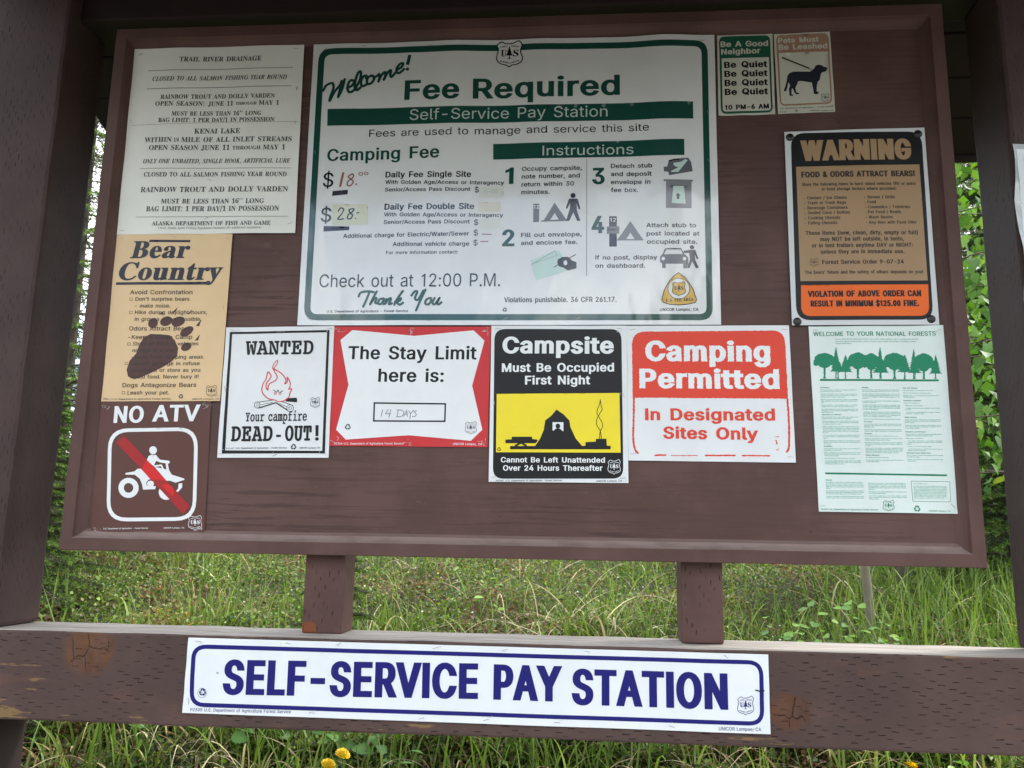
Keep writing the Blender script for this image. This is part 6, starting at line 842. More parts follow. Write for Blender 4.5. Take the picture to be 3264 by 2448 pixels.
sign_data.append(dict(name='forests', Y=0.0205, colour='paper_mint', gloss=0.4, layer=0, waves=[(0.4, 0.2, 1.5, 0.4), (0.95, 0.1, 2.5, 0.6)], staples=[(0.05, 0.98), (0.96, 0.97), (0.03, 0.03), (0.97, 0.04)], quad=[(15850, 4913), (18581, 4934), (18590, 1050), (15887, 1055)], items=[
 ['t','title_lettering',2,'green_ink','s',0.02,0,0,'WELCOME TO YOUR NATIONAL FORESTS',15941,4705,18415,4707,93.2],
 ['t','body_lettering',2,'green_ink','s',0,0,0,'As a visitor to the National Forests, you must follow certain rules to protect the Forest',16390,4626,18062,4627,26],
 ['t','body_lettering',2,'green_ink','s',0,0,0,'and the natural environment, and to ensure your health and safety. So please, follow',16387,4576,18022,4575,26],
 ['t','body_lettering',2,'green_ink','s',0,0,0,'these reminders:',16385,4532,16715,4532,26.1],
 ['p','tree_silhouettes',1,'green_ink',1,[[16296,4225,16279,4173,16236,4131,16176,4107,16110,4107,16052,4130,16013,4172,16001,4225,16018,4278,16061,4320,16121,4343,16187,4343,16245,4320,16284,4278],[16123,4160,16111,4124,16081,4094,16039,4078,15994,4078,15954,4094,15927,4123,15918,4160,15930,4196,15960,4225,16002,4242,16047,4242,16087,4225,16114,4196],[16372,4160,16360,4124,16330,4095,16289,4079,16243,4079,16203,4095,16176,4124,16168,4160,16180,4196,16209,4225,16251,4242,16296,4242,16337,4226,16363,4196],[16216,4216,16200,4167,16161,4129,16105,4107,16045,4107,15991,4128,15955,4167,15944,4216,15959,4264,15999,4303,16055,4325,16115,4325,16169,4303,16205,4264],[16351,4207,16335,4158,16296,4119,16240,4098,16180,4098,16127,4119,16091,4158,16079,4206,16095,4255,16135,4294,16190,4316,16251,4316,16304,4294,16340,4255],[16280,4132,16264,4084,16224,4045,16169,4023,16109,4023,16055,4045,16019,4083,16008,4132,16024,4180,16063,4219,16119,4241,16179,4241,16233,4219,16269,4181],[16030,4113,16023,4093,16007,4077,15984,4068,15958,4068,15936,4077,15921,4093,15916,4113,15923,4133,15939,4150,15962,4159,15988,4159,16010,4150,16025,4133],[16374,4114,16368,4096,16354,4082,16333,4074,16311,4074,16292,4082,16278,4096,16274,4114,16280,4131,16295,4146,16315,4154,16337,4154,16357,4146,16370,4131],[16124,4169,16168,4169,16149,3832,16167,3801,16089,3801,16110,3832],[16961,4219,16944,4161,16903,4114,16845,4088,16783,4088,16728,4114,16692,4161,16681,4219,16698,4277,16740,4324,16797,4350,16860,4350,16914,4324,16951,4277],[16796,4147,16784,4107,16755,4074,16716,4056,16672,4056,16635,4074,16609,4106,16602,4147,16613,4187,16642,4219,16682,4237,16725,4237,16763,4219,16788,4187],[17033,4147,17021,4107,16992,4075,16952,4057,16909,4057,16871,4074,16846,4107,16839,4147,16851,4187,16879,4219,16919,4237,16962,4237,17000,4219,17025,4187],[16885,4209,16870,4155,16831,4112,16778,4088,16721,4088,16670,4112,16637,4155,16627,4208,16642,4262,16680,4305,16734,4329,16791,4329,16842,4306,16876,4262],[17014,4199,16998,4145,16960,4102,16907,4078,16850,4078,16799,4102,16765,4145,16756,4198,16771,4252,16809,4295,16863,4319,16920,4319,16971,4295,17004,4252],[16945,4116,16929,4062,16891,4020,16838,3996,16780,3996,16730,4019,16696,4062,16686,4116,16702,4169,16740,4213,16793,4236,16851,4237,16902,4213,16935,4170],[16707,4095,16700,4073,16684,4055,16662,4045,16638,4045,16617,4055,16603,4073,16599,4095,16606,4117,16621,4135,16644,4145,16668,4145,16689,4135,16703,4117],[17034,4096,17028,4076,17014,4060,16995,4051,16974,4051,16955,4060,16943,4076,16939,4095,16945,4115,16959,4131,16979,4140,17000,4140,17018,4131,17030,4115],[16796,4157,16840,4157,16820,3828,16838,3798,16759,3798,16781,3828],[17204,4201,17189,4143,17155,4097,17107,4071,17057,4071,17012,4096,16983,4143,16975,4201,16990,4259,17024,4306,17071,4332,17122,4332,17167,4306,17196,4259],[17068,4129,17058,4089,17034,4057,17001,4039,16966,4039,16935,4057,16915,4089,16909,4129,16919,4169,16943,4201,16976,4219,17011,4219,17042,4201,17062,4169],[17261,4129,17251,4089,17227,4057,17194,4039,17159,4039,17129,4057,17108,4089,17103,4129,17113,4169,17137,4202,17170,4220,17205,4220,17236,4202,17256,4169],[17142,4191,17128,4137,17096,4094,17053,4070,17006,4070,16965,4094,16938,4137,16930,4191,16944,4244,16976,4288,17019,4311,17066,4311,17107,4288,17134,4245],[17246,4181,17233,4127,17201,4084,17158,4060,17111,4060,17070,4084,17043,4127,17036,4181,17049,4234,17081,4277,17124,4301,17171,4301,17212,4277,17239,4234],[17189,4098,17175,4045,17144,4002,17100,3978,17053,3978,17012,4002,16986,4045,16978,4098,16992,4152,17023,4195,17067,4219,17114,4219,17155,4195,17182,4152],[16995,4078,16989,4055,16976,4037,16958,4027,16938,4027,16921,4037,16910,4055,16907,4077,16912,4100,16925,4118,16944,4128,16963,4128,16980,4118,16991,4100],[17262,4078,17257,4058,17245,4043,17229,4034,17212,4034,17197,4043,17187,4058,17184,4078,17189,4097,17201,4113,17217,4122,17234,4122,17249,4113,17259,4098],[17064,4139,17108,4139,17088,3829,17105,3799,17028,3798,17049,3829],[17721,4208,17702,4149,17655,4101,17590,4075,17520,4075,17458,4101,17417,4149,17405,4208,17424,4268,17471,4315,17536,4342,17606,4342,17668,4316,17709,4268],[17534,4135,17521,4093,17488,4060,17443,4042,17395,4042,17352,4060,17323,4093,17315,4134,17328,4175,17361,4208,17406,4227,17455,4227,17497,4209,17526,4176],[17801,4135,17788,4094,17755,4061,17710,4043,17662,4043,17619,4061,17591,4094,17583,4135,17596,4176,17628,4209,17673,4227,17722,4227,17765,4209,17793,4176],[17635,4198,17617,4143,17574,4099,17514,4075,17449,4074,17392,4099,17354,4143,17343,4198,17361,4252,17404,4297,17464,4321,17529,4321,17586,4297,17624,4253],[17780,4187,17762,4133,17719,4089,17659,4064,17594,4064,17538,4088,17500,4132,17489,4187,17506,4242,17550,4286,17610,4311,17675,4311,17732,4286,17769,4242],[17702,4103,17684,4049,17641,4005,17581,3980,17516,3980,17459,4004,17422,4048,17410,4103,17428,4158,17471,4202,17532,4226,17596,4226,17653,4202,17691,4158],[17434,4082,17426,4059,17408,4041,17383,4030,17356,4030,17332,4041,17316,4059,17312,4082,17319,4104,17337,4123,17362,4133,17389,4133,17413,4123,17429,4105],[17803,4082,17796,4062,17780,4046,17758,4037,17735,4037,17714,4046,17700,4062,17696,4082,17703,4102,17718,4118,17740,4127,17764,4127,17785,4118,17799,4102],[17537,4145,17581,4145,17559,3825,17576,3795,17499,3795,17520,3825],[18281,4193,18264,4130,18224,4079,18169,4050,18110,4050,18059,4078,18026,4129,18017,4193,18034,4256,18074,4308,18129,4336,18188,4336,18239,4308,18272,4257],[18123,4114,18111,4070,18084,4035,18046,4015,18005,4015,17970,4035,17947,4070,17940,4114,17952,4158,17980,4193,18018,4213,18059,4213,18094,4193,18117,4158],[18347,4114,18335,4070,18307,4035,18269,4016,18228,4016,18193,4035,18170,4070,18164,4114,18176,4158,18204,4193,18242,4213,18283,4213,18318,4194,18341,4158],[18209,4182,18193,4123,18156,4076,18106,4050,18051,4050,18004,4076,17974,4123,17965,4181,17981,4240,18018,4287,18069,4314,18123,4314,18171,4288,18201,4240],[18330,4171,18314,4112,18277,4065,18227,4039,18172,4039,18125,4065,18095,4112,18087,4170,18103,4229,18140,4276,18190,4302,18245,4302,18292,4276,18322,4229],[18263,4080,18247,4022,18210,3975,18160,3949,18106,3949,18058,3975,18028,4022,18020,4080,18036,4139,18073,4186,18123,4212,18178,4212,18225,4186,18255,4139],[18038,4058,18032,4033,18016,4014,17995,4003,17973,4003,17953,4014,17940,4033,17937,4057,17943,4082,17959,4102,17980,4112,18003,4112,18022,4102,18035,4082],[18347,4058,18341,4037,18327,4019,18309,4010,18289,4010,18272,4019,18261,4037,18258,4058,18264,4079,18277,4097,18296,4106,18316,4106,18333,4097,18344,4080],[18123,4125,18166,4125,18144,3824,18161,3794,18084,3794,18105,3824],[16393,4480,16404,4422,16400,4433,16415,4364,16404,4375,16424,4306,16409,4317,16426,4248,16414,4259,16446,4190,16419,4201,16455,4132,16424,4143,16458,4075,16429,4085,16468,4017,16434,4028,16465,3959,16439,3970,16296,3970,16263,3959,16306,4028,16270,4017,16317,4085,16291,4074,16327,4143,16307,4132,16338,4201,16314,4190,16349,4259,16331,4248,16359,4317,16342,4306,16370,4375,16358,4364,16381,4433,16375,4422],[16360,4015,16379,4015,16372,3817,16388,3797,16329,3796,16347,3817],[16576,4304,16591,4262,16586,4270,16607,4220,16594,4228,16622,4178,16602,4186,16634,4137,16610,4144,16637,4095,16618,4103,16653,4053,16626,4061,16683,4012,16634,4019,16680,3970,16642,3978,16700,3928,16650,3936,16463,3936,16408,3928,16476,3977,16419,3969,16488,4019,16440,4011,16500,4061,16472,4053,16512,4103,16478,4095,16525,4144,16507,4136,16537,4186,16523,4178,16549,4228,16539,4220,16562,4270,16553,4262],[16549,3989,16569,3989,16563,3818,16579,3797,16520,3797,16538,3818],[17284,4480,17293,4419,17290,4431,17303,4359,17294,4370,17313,4298,17298,4310,17316,4238,17302,4249,17321,4177,17305,4189,17330,4117,17309,4128,17332,4057,17313,4068,17345,3997,17317,4008,17363,3937,17321,3948,17185,3948,17149,3936,17196,4008,17167,3996,17207,4068,17175,4057,17218,4128,17191,4117,17228,4189,17213,4177,17239,4249,17226,4238,17250,4310,17239,4298,17261,4370,17250,4359,17272,4431,17266,4419],[17246,3991,17265,3991,17257,3817,17273,3796,17215,3796,17233,3817],[17289,4273,17310,4234,17303,4241,17330,4194,17314,4201,17353,4154,17324,4162,17368,4114,17335,4122,17371,4075,17346,4082,17396,4035,17357,4042,17402,3995,17367,4003,17423,3956,17378,3963,17440,3916,17389,3924,17148,3923,17074,3916,17163,3963,17090,3955,17179,4002,17142,3995,17194,4042,17149,4035,17210,4082,17167,4074,17225,4122,17189,4114,17240,4161,17224,4154,17256,4201,17244,4194,17271,4241,17263,4234],[17262,3978,17281,3978,17274,3817,17290,3797,17232,3796,17250,3817],[17774,4312,17793,4270,17785,4278,17804,4227,17793,4235,17820,4185,17801,4193,17828,4143,17810,4150,17854,4100,17818,4108,17852,4058,17826,4066,17866,4016,17835,4023,17894,3973,17843,3981,17899,3931,17851,3939,17649,3939,17580,3931,17662,3981,17601,3973,17676,4023,17637,4015,17690,4066,17643,4058,17703,4108,17666,4100,17717,4150,17688,4142,17731,4193,17708,4185,17745,4235,17732,4227,17758,4278,17749,4270],[17744,3992,17763,3992,17754,3816,17770,3795,17712,3795,17730,3816],[17964,4441,17974,4388,17970,4398,17980,4334,17973,4344,17985,4281,17977,4291,17997,4227,17980,4237,17999,4174,17984,4184,18017,4121,17987,4131,18016,4067,17991,4077,18026,4014,17994,4024,18031,3961,17998,3971,17869,3971,17836,3961,17880,4024,17842,4014,17890,4077,17867,4067,17901,4130,17876,4120,17911,4184,17896,4174,17922,4237,17900,4227,17932,4291,17922,4281,17943,4344,17935,4334,17953,4398,17948,4388],[17927,4018,17946,4018,17935,3814,17951,3793,17893,3793,17911,3814],[17973,4197,17988,4165,17983,4171,18000,4134,17992,4140,18021,4103,18000,4108,18034,4071,18008,4077,18047,4040,18016,4046,18050,4009,18025,4014,18064,3977,18033,3983,18080,3946,18041,3952,18115,3915,18049,3921,17859,3920,17798,3914,17872,3951,17828,3946,17884,3983,17836,3977,17896,4014,17863,4008,17909,4046,17875,4040,17921,4077,17891,4071,17934,4108,17920,4102,17946,4140,17934,4134,17958,4171,17950,4165],[17949,3979,17968,3979,17959,3814,17975,3793,17917,3793,17935,3814],[18386,4295,18401,4250,18394,4258,18410,4206,18400,4214,18420,4161,18406,4169,18430,4117,18412,4125,18440,4072,18418,4081,18461,4028,18423,4036,18463,3984,18429,3992,18464,3939,18435,3948,18492,3895,18441,3903,18276,3903,18222,3895,18288,3947,18254,3939,18300,3992,18269,3983,18312,4036,18280,4028,18324,4080,18291,4072,18336,4125,18320,4116,18348,4169,18334,4161,18360,4214,18348,4205,18373,4258,18366,4250],[18352,3955,18372,3955,18364,3815,18380,3794,18322,3794,18340,3815],[16423,4195,16441,4167,16435,4173,16460,4139,16445,4144,16475,4111,16454,4116,16487,4083,16464,4088,16500,4055,16474,4060,16526,4027,16484,4032,16530,3999,16493,4004,16556,3971,16503,3976,16551,3943,16513,3949,16308,3948,16251,3943,16320,3976,16269,3971,16333,4004,16278,3999,16345,4032,16304,4027,16358,4060,16327,4055,16370,4088,16342,4083,16383,4116,16361,4111,16395,4144,16381,4139,16408,4173,16399,4167],[16403,4010,16423,4010,16416,3817,16432,3797,16373,3797,16391,3817]]],
 ['p','rule',2,'green_ink',0,[[16034,3788,18410,3782,18407,3744,16032,3749]]],
 ['p','rule',1,'green_ink',0,[[16047,1847,18438,1833,18431,1799,16046,1812]]],
 ['t','body_lettering',2,'green_ink','s',0.06,0,0,'Sanitation',16031,3596,16217,3596,23],
 ['t','body_lettering',2,'green_type','s',0.03,0,0,'Throw all garbage and litter in containers provided for',16031,3547,16759,3548,18],
 ['t','body_lettering',2,'green_type','s',0.03,0,0,'this purpose or take it with you.',16032,3516,16454,3515,17],
 ['t','body_lettering',2,'green_type','s',0.03,0,0,'Garbage containers, when provided, are reserved for',16032,3462,16759,3462,18],
 ['t','body_lettering',2,'green_type','s',0.03,0,0,'visitors to the National Forest, not for visitors or owners of',16033,3430,16760,3431,17],
 ['t','body_lettering',2,'green_type','s',0.03,0,0,'private lands or lands under permit.',16033,3399,16528,3399,18],
 ['t','body_lettering',2,'green_type','s',0.03,0,0,'Wash food and personal items away from drinking',16034,3345,16760,3346,18],
 ['t','body_lettering',2,'green_type','s',0.03,0,0,'water supplies. Use water faucets for drawing water',16034,3314,16760,3315,18],
 ['t','body_lettering',2,'green_type','s',0.03,0,0,'only.',16035,3282,16086,3280,18],
 ['t','body_lettering',2,'green_type','s',0.03,0,0,'Prevent pollution - keep garbage, litter, and foreign',16035,3228,16761,3230,18],
 ['t','body_lettering',2,'green_type','s',0.03,0,0,'substances out of lakes, streams, and other water.',16036,3197,16703,3198,17],
 ['t','body_lettering',2,'green_type','s',0.03,0,0,'Use toilets properly. Do not throw garbage, litter, fish',16037,3143,16761,3145,18],
 ['t','body_lettering',2,'green_type','s',0.03,0,0,'cleanings, or other foreign substances in toilets and',16037,3112,16761,3114,18],
 ['t','body_lettering',2,'green_type','s',0.03,0,0,'plumbing fixtures.',16037,3081,16269,3080,18],
 ['t','body_lettering',2,'green_ink','s',0.06,0,0,'Operation of Vehicles',16038,3027,16426,3029,23],
 ['t','body_lettering',2,'green_type','s',0.03,0,0,'Obey all traffic signs. State traffic laws apply to the',16039,2979,16762,2981,18],
 ['t','body_lettering',2,'green_type','s',0.03,0,0,'National Forests unless otherwise specified.',16039,2948,16618,2949,17],
 ['t','body_lettering',2,'green_type','s',0.03,0,0,'When operating vehicles of any kind, do not damage',16040,2894,16762,2897,17],
 ['t','body_lettering',2,'green_type','s',0.03,0,0,'the land or vegetation, or disturb wildlife. Avoid driving',16040,2863,16763,2866,17],
 ['t','body_lettering',2,'green_type','s',0.03,0,0,'on unpaved roads or trails.',16041,2833,16402,2833,17],
 ['t','body_lettering',2,'green_type','s',0.03,0,0,'Within campgrounds and other recreation sites, use',16041,2779,16763,2782,18],
 ['t','body_lettering',2,'green_type','s',0.03,0,0,'cars, motorbikes, motorcycles, or other motor vehicles',16042,2748,16763,2751,17],
 ['t','body_lettering',2,'green_type','s',0.03,0,0,'only for entering or leaving, unless areas or trails are',16042,2717,16763,2720,17],
 ['t','body_lettering',2,'green_type','s',0.03,0,0,'specifically marked for them. Park only in marked park-',16042,2686,16764,2689,17],
 ['t','body_lettering',2,'green_type','s',0.03,0,0,'ing areas.',16043,2656,16151,2654,17],
 ['t','body_lettering',2,'green_type','s',0.03,0,0,'For the safety and convenience of others, please do',16043,2602,16764,2606,17],
 ['t','body_lettering',2,'green_type','s',0.03,0,0,'not block, restrict, or interfere with the use of roads or',16044,2571,16764,2575,18],
 ['t','body_lettering',2,'green_type','s',0.03,0,0,'trails.',16044,2541,16116,2539,17],
 ['t','body_lettering',2,'green_type','s',0.03,0,0,'Operate motorbikes and other off-road vehicles to avoid',16045,2487,16765,2491,18],
 ['t','body_lettering',2,'green_type','s',0.03,0,0,'damage to the Forest. Obey area and trail restrictions',16045,2457,16765,2461,17],
 ['t','body_lettering',2,'green_type','s',0.03,0,0,'on such use.',16046,2426,16190,2425,18],
 ['t','body_lettering',2,'green_ink','s',0.06,0,0,'Campfires',16046,2373,16212,2374,23],
 ['t','body_lettering',2,'green_type','s',0.03,0,0,'Obey restrictions on fires. Fires may be limited or',16047,2326,16766,2330,17],
 ['t','body_lettering',2,'green_type','s',0.03,0,0,'prohibited at certain times.',16047,2295,16407,2296,18],
 ['t','body_lettering',2,'green_type','s',0.03,0,0,'Within campgrounds and other recreation sites, build',16048,2242,16766,2247,18],
 ['t','body_lettering',2,'green_type','s',0.03,0,0,'fires only in fire rings, stoves, grills, or fireplaces pro-',16048,2212,16766,2216,17],
 ['t','body_lettering',2,'green_type','s',0.03,0,0,'vided for that purpose.',16049,2181,16336,2181,18],
 ['t','body_lettering',2,'green_type','s',0.03,0,0,'Keep flammable materials away from campfires.',16050,2128,16659,2132,17],
 ['t','body_lettering',2,'green_type','s',0.03,0,0,'YOU ARE RESPONSIBLE FOR KEEPING FIRES',16050,2075,16767,2080,17],
 ['t','body_lettering',2,'green_type','s',0.03,0,0,'UNDER CONTROL. Be sure your fire is completely',16051,2045,16767,2050,17],
 ['t','body_lettering',2,'green_type','s',0.03,0,0,'extinguished before leaving.',16051,2015,16424,2016,18],
 ['t','body_lettering',2,'green_ink','s',0.06,0,0,'Camping',16864,3599,16993,3599,23.1],
 ['t','body_lettering',2,'green_type','s',0.03,0,0,'Use picnic sites, swimming beaches, and other day',16864,3551,17610,3551,18],
 ['t','body_lettering',2,'green_type','s',0.03,0,0,'use areas only between the hours of 6 a.m. and 10 p.m.',16864,3519,17610,3520,17],
 ['t','body_lettering',2,'green_type','s',0.03,0,0,'Campgrounds and other recreation sites can be used',16864,3465,17610,3466,17],
 ['t','body_lettering',2,'green_type','s',0.03,0,0,'only for recreation purposes. Permanent use or use as',16864,3434,17610,3435,18],
 ['t','body_lettering',2,'green_type','s',0.03,0,0,'a principal residence without authorization is not',16864,3403,17610,3404,18],
 ['t','body_lettering',2,'green_type','s',0.03,0,0,'allowed.',16865,3372,16969,3370,17],
 ['t','body_lettering',2,'green_type','s',0.03,0,0,'In campgrounds, camp only in those places specifically',16865,3318,17609,3319,18],
 ['t','body_lettering',2,'green_type','s',0.03,0,0,'marked or provided.',16865,3287,17133,3285,18],
 ['t','body_lettering',2,'green_type','s',0.03,0,0,'At least one person must occupy a camping area',16865,3233,17609,3234,18],
 ['t','body_lettering',2,'green_type','s',0.03,0,0,'during the first night after camping equipment has been',16865,3202,17609,3203,18],
 ['t','body_lettering',2,'green_type','s',0.03,0,0,'set up, unless permission has otherwise been granted',16865,3171,17609,3172,18],
 ['t','body_lettering',2,'green_type','s',0.03,0,0,'by the Forest Ranger.',16866,3140,17163,3139,18],
 ['t','body_lettering',2,'green_type','s',0.03,0,0,'Camping equipment cannot be left unattended for',16866,3086,17609,3088,17],
 ['t','body_lettering',2,'green_type','s',0.03,0,0,'more than 24 hours without permission by the Forest',16866,3055,17609,3057,17],
 ['t','body_lettering',2,'green_type','s',0.03,0,0,'Ranger. The Federal Government is not responsible for',16866,3024,17608,3026,18],
 ['t','body_lettering',2,'green_type','s',0.03,0,0,'any loss or damage to personal property.',16866,2993,17423,2994,17],
 ['t','body_lettering',2,'green_type','s',0.03,0,0,'Remove all personal property and trash when leaving.',16866,2939,17608,2942,17],
 ['t','body_lettering',2,'green_ink','s',0.06,0,0,'Fee Areas',16867,2886,17032,2886,23],
 ['t','body_lettering',2,'green_type','s',0.03,0,0,'You must pay a fee to use certain developed sites and',16867,2838,17608,2841,17],
 ['t','body_lettering',2,'green_type','s',0.03,0,0,'facilities. Such areas are clearly signed or posted as',16867,2808,17608,2810,17],
 ['t','body_lettering',2,'green_type','s',0.03,0,0,'requiring a fee.',16867,2777,17067,2776,18],
 ['t','body_lettering',2,'green_type','s',0.03,0,0,'Where fees are required, they must be paid before',16867,2723,17607,2727,18],
 ['t','body_lettering',2,'green_type','s',0.03,0,0,'using the site, facility, equipment, or services furnished.',16867,2693,17607,2696,18],
 ['t','body_lettering',2,'green_ink','s',0.06,0,0,'Property',16868,2640,17014,2640,22],
 ['t','body_lettering',2,'green_type','s',0.03,0,0,'Do not carve, chop, cut, or damage any live trees.',16868,2592,17533,2595,17],
 ['t','body_lettering',2,'green_type','s',0.03,0,0,'Preserve and protect your National Forests. Leave',16868,2539,17607,2543,17],
 ['t','body_lettering',2,'green_type','s',0.03,0,0,'natural areas the way you find them.',16868,2508,17371,2510,18],
 ['t','body_lettering',2,'green_type','s',0.03,0,0,'Buildings, structures, or enclosed areas in National',16868,2455,17606,2459,18],
 ['t','body_lettering',2,'green_type','s',0.03,0,0,'Forests may be entered only when expressly opened to',16869,2425,17606,2429,17],
 ['t','body_lettering',2,'green_type','s',0.03,0,0,'the public.',16869,2394,16980,2393,17],
 ['t','body_lettering',2,'green_type','s',0.03,0,0,'Indian ruins, old cabins, and other structures, along',16869,2341,17606,2346,17],
 ['t','body_lettering',2,'green_type','s',0.03,0,0,'with objects and artifacts associated with them, have',16869,2311,17606,2315,18],
 ['t','body_lettering',2,'green_type','s',0.03,0,0,'historic or archeological value. Do not damage or re-',16869,2281,17606,2285,17],
 ['t','body_lettering',2,'green_type','s',0.03,0,0,'move any such historic or archeological resource.',16869,2250,17532,2254,17],
 ['t','body_lettering',2,'green_ink','s',0.06,0,0,'Public Behavior',16870,2197,17143,2199,23],
 ['t','body_lettering',2,'green_type','s',0.03,0,0,'No fighting or boisterous behavior.',16870,2150,17326,2153,18],
 ['t','body_lettering',2,'green_type','s',0.03,0,0,'Please keep noise at a reasonable level. Be courteous',16870,2098,17605,2103,18],
 ['t','body_lettering',2,'green_type','s',0.03,0,0,'to your fellow visitors.',16870,2067,17128,2068,17],
 ['t','body_lettering',2,'green_ink','s',0.06,0,0,'Pets and Animals',17688,3592,17981,3592,23],
 ['t','body_lettering',2,'green_type','s',0.03,0,0,'Pets must always be restrained or on a leash.',17688,3544,18293,3543,17],
 ['t','body_lettering',2,'green_type','s',0.03,0,0,'Pets are not allowed in swimming areas.',17687,3490,18236,3489,17],
 ['t','body_lettering',2,'green_type','s',0.03,0,0,'Saddle, pack, or draft animals are allowed only in',17687,3436,18398,3436,18.1],
 ['t','body_lettering',2,'green_type','s',0.03,0,0,'authorized areas.',17687,3405,17922,3403,18],
 ['t','body_lettering',2,'green_ink','s',0.06,0,0,'Business Activities',17687,3328,18034,3329,22.1],
 ['t','body_lettering',2,'green_type','s',0.03,0,0,'Permits are required for:',17686,3280,18007,3279,18],
 ['t','body_lettering',2,'green_type','s',0.03,0,0,'    Selling any merchandise',17686,3227,18056,3226,18],
 ['t','body_lettering',2,'green_type','s',0.03,0,0,'    Posting or distributing any handbill, circular, paper',17686,3173,18395,3175,17],
 ['t','body_lettering',2,'green_type','s',0.03,0,0,'    or notice.',17686,3142,17828,3141,18],
 ['t','body_lettering',2,'green_type','s',0.03,0,0,'    Conducting or participating in a public meeting,',17686,3089,18394,3090,17],
 ['t','body_lettering',2,'green_type','s',0.03,0,0,'    assembly, or special event.',17686,3058,18076,3058,17],
 ['t','body_lettering',2,'green_ink','s',0.06,0,0,'Audio Devices',17685,2982,17922,2983,23],
 ['t','body_lettering',2,'green_type','s',0.03,0,0,'Please operate any audio device, such as a radio or',17685,2934,18393,2937,18.1],
 ['t','body_lettering',2,'green_type','s',0.03,0,0,'musical instrument, so that it will not disturb other',17685,2904,18392,2906,17],
 ['t','body_lettering',2,'green_type','s',0.03,0,0,'Forest visitors.',17685,2873,17876,2872,18.1],
 ['t','body_lettering',2,'green_type','s',0.03,0,0,'A permit is required to operate a public address system',17685,2820,18391,2822,17.1],
 ['t','body_lettering',2,'green_type','s',0.03,0,0,'in or near a campsite, developed recreation site, or',17684,2789,18391,2792,18],
 ['t','body_lettering',2,'green_type','s',0.03,0,0,'over a body of water.',17684,2758,17967,2758,18],
 ['t','body_lettering',2,'green_ink','s',0.06,0,0,'Fireworks and Firearms',17684,2683,18083,2685,22],
 ['t','body_lettering',2,'green_type','s',0.03,0,0,'Use of fireworks or other explosives is prohibited within',17684,2636,18389,2639,18],
 ['t','body_lettering',2,'green_type','s',0.03,0,0,'campgrounds and other recreation sites.',17684,2605,18213,2607,17],
 ['t','body_lettering',2,'green_type','s',0.03,0,0,'Firing a gun is not allowed:',17683,2552,18022,2552,18],
 ['t','body_lettering',2,'green_type','s',0.03,0,0,'    In or within 150 yards of a residence, building,',17683,2499,18388,2503,17],
 ['t','body_lettering',2,'green_type','s',0.03,0,0,'    campsite, developed recreation site, or occupied',17683,2469,18387,2473,17],
 ['t','body_lettering',2,'green_type','s',0.03,0,0,'    area.',17683,2438,17789,2437,17],
 ['t','body_lettering',2,'green_type','s',0.03,0,0,'    Across or on a road or body of water.',17683,2386,18176,2388,17.1],
 ['t','body_lettering',2,'green_type','s',0.03,0,0,'    In any circumstance whereby any person may be',17682,2333,18386,2337,17],
 ['t','body_lettering',2,'green_type','s',0.03,0,0,'    injured or property damaged.',17682,2303,18069,2304,18],
 ['t','body_lettering',2,'green_ink','s',0.06,0,0,'National Forest Wilderness',17682,2250,18152,2254,22.1],
 ['t','body_lettering',2,'green_type','s',0.03,0,0,'Motor vehicles or motorized equipment are not allowed',17682,2203,18384,2208,18],
 ['t','body_lettering',2,'green_type','s',0.03,0,0,'in wilderness areas.',17682,2173,17935,2173,17.1],
 ['t','body_lettering',2,'green_type','s',0.03,0,0,'Preserve the wilderness. Leave only footprints, take',17682,2121,18383,2125,17],
 ['t','body_lettering',2,'green_type','s',0.03,0,0,'only pictures.',17681,2090,17857,2090,17],
 ['t','body_lettering',2,'green_ink','s',0.06,0,0,'General',16046,1684,16173,1685,22],
 ['t','body_lettering',2,'green_type','s',0.03,0,0,'BE CAREFUL! Look out for natural hazards and dan-',16046,1638,16788,1645,17],
 ['t','body_lettering',2,'green_type','s',0.03,0,0,'gers when you are in the forest. If you hike off trails or',16047,1608,16788,1615,17],
 ['t','body_lettering',2,'green_type','s',0.03,0,0,'swim or dive in streams or lakes, you do so AT YOUR',16047,1578,16789,1585,17],
 ['t','body_lettering',2,'green_type','s',0.03,0,0,'OWN RISK. You are primarily responsible for your own',16047,1547,16789,1554,17],
 ['t','body_lettering',2,'green_type','s',0.03,0,0,'safety.',16048,1517,16137,1516,17],
 ['t','body_lettering',2,'green_type','s',0.03,0,0,'By following these reminders, your outdoor recreation',16048,1465,16789,1473,17],
 ['t','body_lettering',2,'green_type','s',0.03,0,0,'experience should prove rewarding and other visitors',16049,1435,16789,1443,17],
 ['t','body_lettering',2,'green_type','s',0.03,0,0,'will likewise enjoy their visit to the National Forest.',16049,1405,16738,1412,17],
 ['t','body_lettering',2,'green_type','s',0.03,0,0,'Regional Foresters and Forest Supervisors may issue',16050,1353,16790,1361,17],
 ['t','body_lettering',2,'green_type','s',0.03,0,0,'orders which close or restrict the use of certain areas.',16050,1323,16790,1331,17],
 ['t','body_lettering',2,'green_type','s',0.03,0,0,'about the rules posted. These orders will be posted so',16884,1629,17625,1636,17],
 ['t','body_lettering',2,'green_type','s',0.03,0,0,'as to reasonably bring them to the attention of National',16884,1599,17625,1606,17],
 ['t','body_lettering',2,'green_type','s',0.03,0,0,'Forest visitors. Copies of such orders will also be',16884,1569,17625,1576,17],
 ['t','body_lettering',2,'green_type','s',0.03,0,0,'available in Forest Supervisor and District Ranger',16884,1539,17625,1546,17],
 ['t','body_lettering',2,'green_type','s',0.03,0,0,'Offices.',16884,1509,16988,1508,17],
 ['t','body_lettering',2,'green_type','s',0.03,0,0,'Information on all permit requirements is available from',16885,1457,17624,1464,18],
